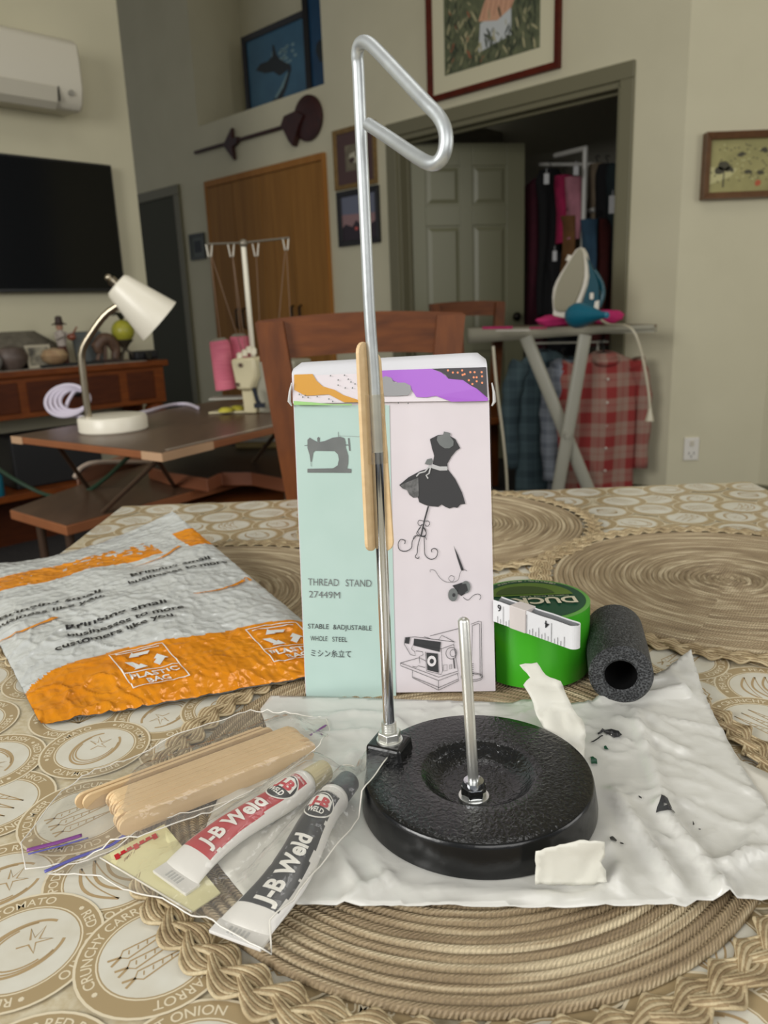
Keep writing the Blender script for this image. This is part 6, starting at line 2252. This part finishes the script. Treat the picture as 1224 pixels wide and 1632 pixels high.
# measuring tape: a flattened loop standing on edge on the roll
zt0 = gcen.z + GH + .0022
mtp = thing('measuring_tape', gcen + Z3 * (GH + .0022), 'white cloth measuring tape folded in a loop on the green roll', 'measuring tape')
mq = lambda x, y: atz(x, y, zt0)
a_ = mq(915, 1037); c_ = mq(808, 998); e_ = mq(770, 978)
dirm = (c_ - a_).normalized(); nm_ = V((-dirm.y, dirm.x, 0))
if nm_.y < 0: nm_ = -nm_
HM = .0150
tapew = mat('white_tape_cloth', (220, 220, 222), .5, bump=(600, .2, .0005)); tapeu = mat('grey_tape_edge', (120, 122, 124), .7)
runL = .061
def mpath(off):
    rr = .0042 - off
    P = []
    for k in range(20):
        P.append(a_ + dirm * (runL * (1 - k / 19)) + nm_ * off + dirm * .004)
    c0 = a_ + dirm * .004 + nm_ * .0042
    for k in range(1, 13):
        an = -pi / 2 - pi * k / 12
        P.append(c0 + dirm * (rr * cos(an)) + nm_ * (rr * sin(an)))
    for k in range(1, 20):
        P.append(c0 + nm_ * rr + dirm * (runL * k / 19))
    return P
for k in range(4):
    P = mpath(k * .00095)
    b = MB()
    n = len(P)
    lean = V((0, 0, 0))
    T_ = .00045
    vs = []
    for i in range(n):
        d_ = (P[min(i + 1, n - 1)] - P[max(i - 1, 0)]).normalized(); nn = V((-d_.y, d_.x, 0))
        sg = .0004 * sin(i * .9)
        vs += [P[i] + V((0, 0, 0)), P[i] + Z3 * (HM - .0006 * k + sg * .3), P[i] + nn * T_ + Z3 * (HM - .0006 * k + sg * .3), P[i] + nn * T_]
    fs = []
    for i in range(n - 1):
        o = i * 4; q = o + 4
        fs += [(o, o + 1, q + 1, q), (o + 1, o + 2, q + 2, q + 1), (o + 2, o + 3, q + 3, q + 2), (o + 3, o, q, q + 3)]
    fs += [(0, 3, 2, 1), (n * 4 - 4, n * 4 - 3, n * 4 - 2, n * 4 - 1)]
    b.add(vs, fs)
    add('tape_layer', b, tapew if k == 0 else tapeu, mtp, smooth=False)
b = MB()
fm_ = lambda x, y: a_ + dirm * .004 - dirm * 0 + dirm * x - nm_ * .0006 + Z3 * y
def fmr(x, y): return fm_(runL - .004 - x, y)   # x runs left to right along the front
# inches run from right to left, digits upside down as in the photograph
def tick(x, h_, w_=.0003):
    b.add([fm_(x - w_ / 2, .0004), fm_(x - w_ / 2, h_), fm_(x + w_ / 2, h_), fm_(x + w_ / 2, .0004)], [(0, 1, 2, 3)])
inch = .0195
for k in range(40):
    x = .003 + k * inch / 8
    if x > runL - .002: break
    tick(x, .013 if k % 8 == 4 + 0 else (.0070 if k % 4 == 0 else (.0050 if k % 2 == 0 else .0035)))
for k, s in enumerate(('4', '5', '6')):
    xx = .0135 + inch * k
    put_text(b, s, lambda u, v: fm_(xx + .0012 + u, .0132 - v), height=.0048, bold=.015)
add('inch_marks', b, mat('tape_black_ink', (30, 32, 36), .5), mtp)
b = MB()
sl0 = .037; sl1 = .0500
for z_ in (0,):
    c1 = a_ + dirm * (sl0) - nm_ * .0011; 
    b.slab(c1 - Z3 * 0, dirm * (sl1 - sl0), nm_ * .0105, Z3 * (HM + .0007))
add('paper_sleeve', b, mat('pale_paper_sleeve', (206, 198, 194), .5), mtp, bevel=.0004)

# foam tube
foam = bpy.data.materials.new('charcoal_foam')
foam.use_nodes = True
nt = foam.node_tree; bs = nt.nodes['Principled BSDF']
bs.inputs['Roughness'].default_value = .55; bs.inputs['Specular IOR Level'].default_value = .45
tcn = node(nt, 'ShaderNodeTexCoord'); vo = node(nt, 'ShaderNodeTexVoronoi'); vo.inputs['Scale'].default_value = 800
nt.links.new(tcn.outputs['Object'], vo.inputs['Vector'])
cr = node(nt, 'ShaderNodeValToRGB'); cr.color_ramp.elements[0].color = lin((24, 25, 27)); cr.color_ramp.elements[1].color = lin((88, 90, 92)); cr.color_ramp.elements[0].position = .3; cr.color_ramp.elements[1].position = .85
nt.links.new(vo.outputs['Distance'], cr.inputs[0]); nt.links.new(cr.outputs[0], bs.inputs['Base Color'])
bp = node(nt, 'ShaderNodeBump'); bp.inputs['Strength'].default_value = .7; bp.inputs['Distance'].default_value = .001; nt.links.new(vo.outputs['Distance'], bp.inputs['Height']); nt.links.new(bp.outputs[0], bs.inputs['Normal'])
fr_ = .0202
f0 = atz(990, 1076, .7785); f0.z = .7575 + fr_
f1 = atz(975, 980, .7785); f1 = f0 + V((f1.x - f0.x, f1.y - f0.y, 0)).normalized() * .078
b = MB(); d_ = f1 - f0; L_ = d_.length
b.lathe([(.0102, .0015), (.0118, 0), (fr_ - .002, 0), (fr_, .002), (fr_ + .0003, L_ * .5), (fr_, L_ - .003), (fr_ - .003, L_), (.0115, L_), (.0102, L_ - .001)], f0, 56, d_.to_track_quat('Z', 'Y').to_matrix())
b.f = [f for f in b.f if len(f) == 4]; b.m = [0] * len(b.f)
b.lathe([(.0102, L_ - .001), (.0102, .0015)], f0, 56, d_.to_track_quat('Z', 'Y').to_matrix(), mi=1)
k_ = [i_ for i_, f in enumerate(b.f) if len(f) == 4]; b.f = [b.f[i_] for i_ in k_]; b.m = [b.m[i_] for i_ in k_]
tag(add('foam_tube', b, [foam, mat('foam_hole_shade', (10, 10, 11), .8, spec=.2)], smooth=True), 'short charcoal foam pipe tube lying right of the green tape roll', 'foam tube')  # hole wall is the same foam, coloured near black for the shade inside

# ================================================================ MASKING TAPE SCRAPS
scrapm = mat('off_white_masking_paper', (216, 214, 202), .45, bump=(200, .15, .0008))


def scrap(name, label, pxs, y0, Y0_, y1, Y1_, amp):
    bd = [(x / 1000, y / 1000) for x, y in pxs]
    vs, fs, _ = cdt(bd, .0075, .0012)
    def P(v_, back_=0):
        x, y = v_.x * 1000, v_.y * 1000
        t_ = (y - y0) / (y1 - y0)
        Y = Y0_ + (Y1_ - Y0_) * t_ + amp * (ridge(x, y, 3, .022) ** 2 - .4) + amp * .8 * nz(x, y, 6, .03)
        p = aty(x, y, Y)
        g = sheet_z(p.x, p.y) + .0006
        if p.z < g: p.z = g
        return p + V((0, back_, 0))
    b = MB(); N = len(vs)
    b.add([P(v_) for v_ in vs], [f[::-1] for f in fs]); b.add([P(v_, .0003) for v_ in vs], [f for f in fs])
    ed = {(f[i_], f[(i_ + 1) % 3]) for f in fs for i_ in range(3)}
    for a, c_ in ed:
        if (c_, a) not in ed: b.f.append([a, c_, c_ + N, a + N]); b.m.append(0)
    return tag(add(name, b, scrapm, smooth='all'), label, 'paper scrap')


yA0 = atz(905, 1222, .7595).y; yB0 = atz(910, 1412, .7590).y
scrap('tape_scrap', 'crumpled tall white tape scrap standing between stand and green roll', [(828, 1060), (856, 1056), (870, 1076), (884, 1082), (894, 1086), (903, 1108), (916, 1134), (931, 1152), (934, 1172), (929, 1222), (905, 1205), (880, 1182), (872, 1174), (855, 1140), (846, 1112), (834, 1092), (845, 1080)], 1058, yA0 + .050, 1222, yA0, .003)
scrap('tape_scrap', 'square white tape scrap propped against the front right of the black base', [(854, 1357), (924, 1339), (964, 1342), (965, 1364), (958, 1374), (966, 1388), (968, 1412), (853, 1410)], 1339, yB0 + .0015, 1412, yB0, .0008)

# ================================================================ BAG OF CRAFT STICKS
zbg = .7585
k0 = atz(203, 1333, zbg); k1 = atz(500, 1212, zbg)
ks = (k1 - k0).normalized(); kn = V((-ks.y, ks.x, 0))
LST = .1135
mid = k0 + ks * (k1 - k0).length * .5
print('stick stack length', (k1 - k0).length)
b = MB(); stick_mesh(b, LST)
ang = atan2(ks.y, ks.x)
proto = add('craft_stick', b, birch, bevel=.0002, origin=(0, 0, 0))
g_ = 'craft sticks packed in the clear zip bag'
rs = random.Random(4)
ORD = 'first second third fourth fifth sixth seventh eighth ninth tenth eleventh twelfth thirteenth fourteenth fifteenth'.split()
NST = 15
for i in range(NST):
    o = proto if i == 0 else dup(proto)
    p = mid + kn * (i * .00193 + .0002) + ks * rs.uniform(-.0022, .0022) + Z3 * (.0049 + rs.uniform(0, .0004))
    o.location = p
    o.rotation_euler = (rs.uniform(-.02, .02), 0, ang)
    tag(o, 'pale craft stick on edge, ' + ORD[i] + ' from the front of the packed stack', 'craft stick', g_)
for j, (dx, dn, dz) in enumerate(((-.010, .034, .0), (-.013, .0375, .0))):
    o = dup(proto)
    o.location = mid + kn * dn + ks * dx + Z3 * (.0050)
    o.rotation_euler = (0.12, 0, ang + .01)
    tag(o, ('inner' if j == 0 else 'outermost') + ' of the two craft sticks slid out past the stack', 'craft stick')
    o.pop('group', None) if 'group' in o else None

zipf = film_mat(bpy.data.materials.new('clear_zip_film'), (252, 251, 248), .08, .07, 1.0)
seam = mat('bright_film_edge', (226, 222, 212), .25, spec=.7)
violet = mat('violet_zip_strip', (126, 66, 136), .35); bluez = mat('blue_zip_strip', (92, 92, 164), .35)


def bagz_sticks(x, y):
    q = V((x, y, 0)) - V((mid.x, mid.y, 0))
    a = q.dot(ks); n_ = q.dot(kn)
    da = max(0, abs(a) - LST / 2 - .002); dn = max(0, -n_ - .001, n_ - .040)
    d = hypot(da, dn)
    h = .0122 * max(0, 1 - d / .016) ** 1.2
    return max(ground(x, y), .7515 if False else ground(x, y)) + .0012 + h + .0012 * (1 + nz(x, y, 11, 60)) * (1 if d > 0.002 else .35) + .0010 * ridge(x, y, 12, 60) ** 2 * (1 if d > 0 else .3) + .0040 * ridge(x, y, 17, 70) ** 3 * max(0, 1 - abs(abs(a) - LST / 2 - .004) / .012)


def bag(name, label, pxs, zf, zref, zips):
    P = pxz(pxs, zref)
    t = thing(name, V((sum(p[0] for p in P) / len(P), sum(p[1] for p in P) / len(P), .752)), label, 'zip bag')
    vs, fs, bd = cdt(P, .0040)
    b = MB(); b.add([V((p.x, p.y, zf(p.x, p.y))) for p in vs], fs)
    add('film', b, zipf, t, smooth='all')
    pb_ = [V((p[0], p[1], zf(p[0], p[1]))) for p in bd]
    b = MB(); b.tube(pb_, .00038, 6, closed=True); add('sealed_edge', b, seam, t, smooth='all')
    for pts, m_, w_ in zips:
        q = pxz(pts, zref)
        q = [V((x, y, 0)) for x, y in q]
        pp_ = []
        for i in range(len(q) - 1):
            for k in range(8): pp_.append(q[i].lerp(q[i + 1], k / 8))
        pp_.append(q[-1])
        pp_ = [V((p.x, p.y, ground(p.x, p.y) + .0036)) for p in pp_]
        b = MB(); b.tube(pp_, w_, 8, flat=.5); add('zip_strip', b, m_, t, smooth='all')
    return t


bag('zip_bag', 'clear zip bag with violet strip holding the packed craft sticks', [(97, 1252), (150, 1222), (250, 1185), (400, 1138), (520, 1150), (526, 1170), (512, 1218), (445, 1256), (335, 1308), (222, 1352), (150, 1358), (40, 1378), (32, 1335)], bagz_sticks, .757,
    [([(42, 1350), (90, 1338), (130, 1326)], violet, .0014), ([(44, 1356), (100, 1342), (140, 1330)], bluez, .0006), ([(495, 1180), (520, 1164)], violet, .0008)])

# ================================================================ THE TWO GLUE TUBES, CARD, BAG
tubew = mat('white_tube_laminate', (222, 220, 216), .28, spec=.6, bump=(80, .1, .001))
redl = mat('red_tube_label', (178, 34, 44), .28, spec=.6); blkl = mat('black_tube_label', (30, 31, 34), .28, spec=.6)
whl = mat('white_tube_print', (232, 230, 224), .3); redp = mat('red_tube_print', (184, 30, 44), .3)


def glue_tube(name, label, E, S, wE, wS, capL, capm, capr, lab, s_lab, text_from, wob, ridges):
    """E crimp centre, S shoulder centre (both at base height)"""
    d = S - E; d.z = 0; L = d.length; d.normalize(); n = V((-d.y, d.x, 0))
    t = thing(name, E.lerp(S, .5), label, 'tube')
    zb_ = E.z
    def prof(s):
        w = wE + (wS - wE) * min(1, s * 1.05) ** 1.0
        h = .0005 + (wS * .98 - .0005) * min(1, s * 1.05) ** .55
        return w, h
    def ctr(s):
        return E + d * (L * s) + n * (wob * sin(s * pi * 1.6)) + Z3 * (prof(s)[1])
    def surf(s, a, l_=0.0):
        w, h = prof(s)
        dent = 1 - .16 * max(0, noise.noise(V((s * 7, cos(a) * 1.6, wob * 900)))) - .05 * sin(s * 26) * (1 - s)
        return ctr(s) + n * (cos(a) * (w + l_)) + Z3 * (sin(a) * (h * (dent if sin(a) > 0 else 1) + l_))
    b = MB()
    NA = 48
    def fn(u, v): return surf(u, 2 * pi * v)
    def mfn(u, v):
        a = 2 * pi * v
        # label strip over the upper side
        lo, hi = .42 + .12 * noise.noise(V((u * 9, 1, wob * 1000))), 2.45 + .12 * noise.noise(V((u * 9, 5, wob * 1000)))
        return 1 if s_lab[0] < u < s_lab[1] and lo < a < hi else 0
    b.grid(fn, 60, NA, mfn=mfn)
    add('tube_body', b, [tubew, lab], t, smooth='all')
    # crimp
    b = MB()
    b.slab(E - d * .0065 - n * wE * 1.02 - Z3 * .0002, d * .0080, n * wE * 2.04, Z3 * .0016)
    add('crimped_end', b, tubew, t, bevel=.0003)
    b = MB()
    for k in range(5):
        b.slab(E - d * .0050 + n * (wE * (.35 - k * .17)) + Z3 * .0013, d * .0040, n * .0009, Z3 * .0004)
    add('crimp_embossing', b, mat('embossed_grey', (190, 190, 188), .3), t)
    # shoulder and cap
    M = d.to_track_quat('Z', 'Y').to_matrix()
    c0 = ctr(1.0)
    b = MB(); b.lathe([(wS, 0), (wS * 1.02, .0012), (wS * .9, .0030), (.0055, .0042), (.0055, .006)], c0 - d * .0004, 36, M); add('shoulder', b, tubew, t, smooth=True)
    b = MB()
    n_ = 72
    pr = [(capr * .98, .004), (capr, .005), (capr * .93, .005 + capL - .001), (capr * .86, .005 + capL), (.001, .005 + capL)]
    vs_ = []
    for r, z in pr:
        for j in range(n_):
            rr = r * (1 - (.05 if (j % 3 == 0 and ridges and .0045 < z < .005 + capL - .0005) else 0))
            vs_.append(c0 + M @ V((rr * cos(2 * pi * j / n_), rr * sin(2 * pi * j / n_), z)))
    fs_ = [(i * n_ + j, i * n_ + (j + 1) % n_, (i + 1) * n_ + (j + 1) % n_, (i + 1) * n_ + j) for i in range(len(pr) - 1) for j in range(n_)]
    fs_.append(list(range(n_))[::-1])
    b.add(vs_, fs_)
    add('cap', b, capm, t, smooth=True)
    # printing
    def on(a, lat, l_=.0005):      # a along from crimp 0..1, lat metres to the left
        w, h = prof(a)
        k = max(-.97, min(.97, lat / w))
        ang_ = math.acos(k)
        return surf(a, ang_, l_)
    b = MB()
    x0 = text_from
    for k_, (s, wd_, adv) in enumerate((('J-B Weld', .47, 0),)):
        put_text(b, s, lambda u, v: on(x0 + u / L, -.0042 + v), width=wd_ * L, height=.0088, mi=0, bold=.035, fine=True)
    sc_ = .82
    R1, R2 = .0082, .0078
    lc_ = sc_ * L
    def oval(rx, ry, mi, l_):
        P = [on((lc_ + q_ * ry * sin(2 * pi * k / 28)) / L, q_ * rx * cos(2 * pi * k / 28), l_) for q_ in (1, .8, .6, .4, .2) for k in range(28)]
        C0 = on(lc_ / L, 0, l_)
        b.add(P + [C0], [(k + 28 * r_, k + 28 * r_ + 28, (k + 1) % 28 + 28 * r_ + 28, (k + 1) % 28 + 28 * r_) for r_ in range(4) for k in range(28)] + [(112 + k, 140, 112 + (k + 1) % 28) for k in range(28)], mi)
    oval(R1 * .88, R2 * 1.12, 0, .00055); oval(R1 * .82, R2 * 1.02, 1, .0007)
    # cream band where the initials sit
    P = [(-.0058, -.0008), (.0058, -.0008), (.0050, .0048), (.0018, .0068), (-.0018, .0068), (-.0050, .0048)]
    rows_ = 8
    for r_ in range(rows_):
        ya, yb = -.0008 + .0076 * r_ / rows_, -.0008 + .0076 * (r_ + 1) / rows_
        wf = lambda y_: .0058 - (.0008 * (y_ + .0008) / .0056 if y_ < .0048 else .0008 + .0032 * (y_ - .0048) / .0020)
        for c_ in range(10):
            u0, u1 = -1 + .2 * c_, -.8 + .2 * c_
            b.add([on((lc_ + yy_) / L, -uu * wf(yy_), .0009) for uu, yy_ in ((u0, ya), (u1, ya), (u1, yb), (u0, yb))], [(0, 1, 2, 3)], 0)
    put_text(b, 'J-B', lambda u, v: on((lc_ - .0006 + v) / L, .0042 - u, .0011), width=.0088, height=.0056, mi=2, bold=.05, fine=True)
    put_text(b, 'WELD', lambda u, v: on((lc_ - .0054 + v) / L, .0040 - u, .0011), width=.0080, height=.0034, mi=0, bold=.03, fine=True)
    put_text(b, 'WARNING: IRRITANT', lambda u, v: on((.945 * L - v) / L, -.0058 + u, .0008), width=.0115, height=.0013, mi=0, bold=.01)
    put_text(b, 'SEE BACK PANEL', lambda u, v: on((.97 * L - v) / L, -.0045 + u, .0008), width=.009, height=.0012, mi=0, bold=.01)
    add('label_print', b, [whl, mat('logo_black', (24, 24, 26), .3), redp], t)
    return E, S, ctr, prof, L, d, n


zt1 = .7590
RE = atz(288, 1397, zt1); RS = atz(479, 1268, zt1)
T1 = glue_tube('glue_tube', 'white and red epoxy glue tube with ribbed beige cap in clear bag', RE, RS, .0125, .0078, .0125, mat('ribbed_beige_cap', (196, 184, 142), .4), .0066, redl, (.15, .97), .19, .0026, True)
BE = atz(388, 1484, zt1); BS = atz(541, 1297, zt1)
T2 = glue_tube('glue_tube', 'white and black epoxy glue tube with black cap nearest the front', BE, BS, .0128, .0080, .0125, mat('black_tube_cap', (34, 34, 38), .35), .0068, blkl, (.12, .95), .12, -.0032, False)
# mixing card
cardp = [atz(x, y, .7575) for x, y in ((158, 1357), (262, 1318), (352, 1428), (306, 1459))]
cdm = mat('pale_yellow_card', (216, 210, 164), .55)
cardt = thing('mixing_card', sum(cardp, V((0, 0, 0))) / 4, 'pale yellow card with small red marks inside the glue tube bag', 'card')
for p in cardp: p.z = ground(p.x, p.y) + .0016
b = MB(); b.prism(cardp, Z3 * .0006); add('card', b, cdm, cardt)
b = MB()
cu = (cardp[1] - cardp[0]).normalized(); cvv = (cardp[3] - cardp[0]); cvv = (cvv - cu * cvv.dot(cu)).normalized()
c0 = cardp[0] + cu * .004 + cvv * .004 + Z3 * .0009
for k in range(7):
    b.slab(c0 + cu * (.002 + k * .0032), cu * .0022, cvv * (.0026 if k % 3 else .0042), Z3 * .0002)
b.slab(c0 + cu * .002 + cvv * .0018, cu * .020, cvv * .0008, Z3 * .0002)
add('red_marks', b, redp, cardt)
b = MB()
b.tube([cardp[0] + Z3 * .0008, cardp[3] + Z3 * .0008], .0004, 6); add('card_edge', b, seam, cardt)


def bagz_tubes(x, y):
    g = max(ground(x, y), .752)
    k_ = hypot(x - .04, y - .413)
    g = g + .0012
    h = 0; near = 9
    for (E, S, ctr, prof, L, d, n) in (T1, T2):
        q = V((x, y, 0)) - V((E.x, E.y, 0))
        a = q.dot(d); lat = abs(q.dot(n))
        s = max(0, min(1, a / L))
        w, hh = prof(s)
        da = max(0, -a - .006, a - L - .017)
        dd = hypot(da, max(0, lat - w * .8))
        near = min(near, dd)
        h = max(h, (2 * hh + .0022) * max(0, 1 - dd / .014) ** 1.1)
    d2 = hypot(x - SC.x, y - SC.y)
    if d2 < .066: h = max(h, (DISC_Z + HD + .0012 - g) * min(1, (.068 - d2) / .004))
    return g + h + .0011 * (1 + nz(x, y, 21, 70)) * (1 if near > .001 else .25) + .0014 * ridge(x, y, 22, 48) ** 2 * (1 if near > .002 else .25)


bag('zip_bag', 'clear zip bag with blue strip holding the two glue tubes', [(75, 1385), (140, 1362), (200, 1338), (260, 1312), (330, 1294), (440, 1262), (505, 1222), (560, 1224), (592, 1238), (640, 1228), (618, 1262), (592, 1300), (560, 1345), (520, 1395), (470, 1460), (432, 1490), (434, 1535), (400, 1518), (330, 1478), (250, 1440), (205, 1418), (160, 1388)], bagz_tubes, .757,
    [([(70, 1384), (120, 1362), (190, 1337), (262, 1308)], bluez, .0011)])
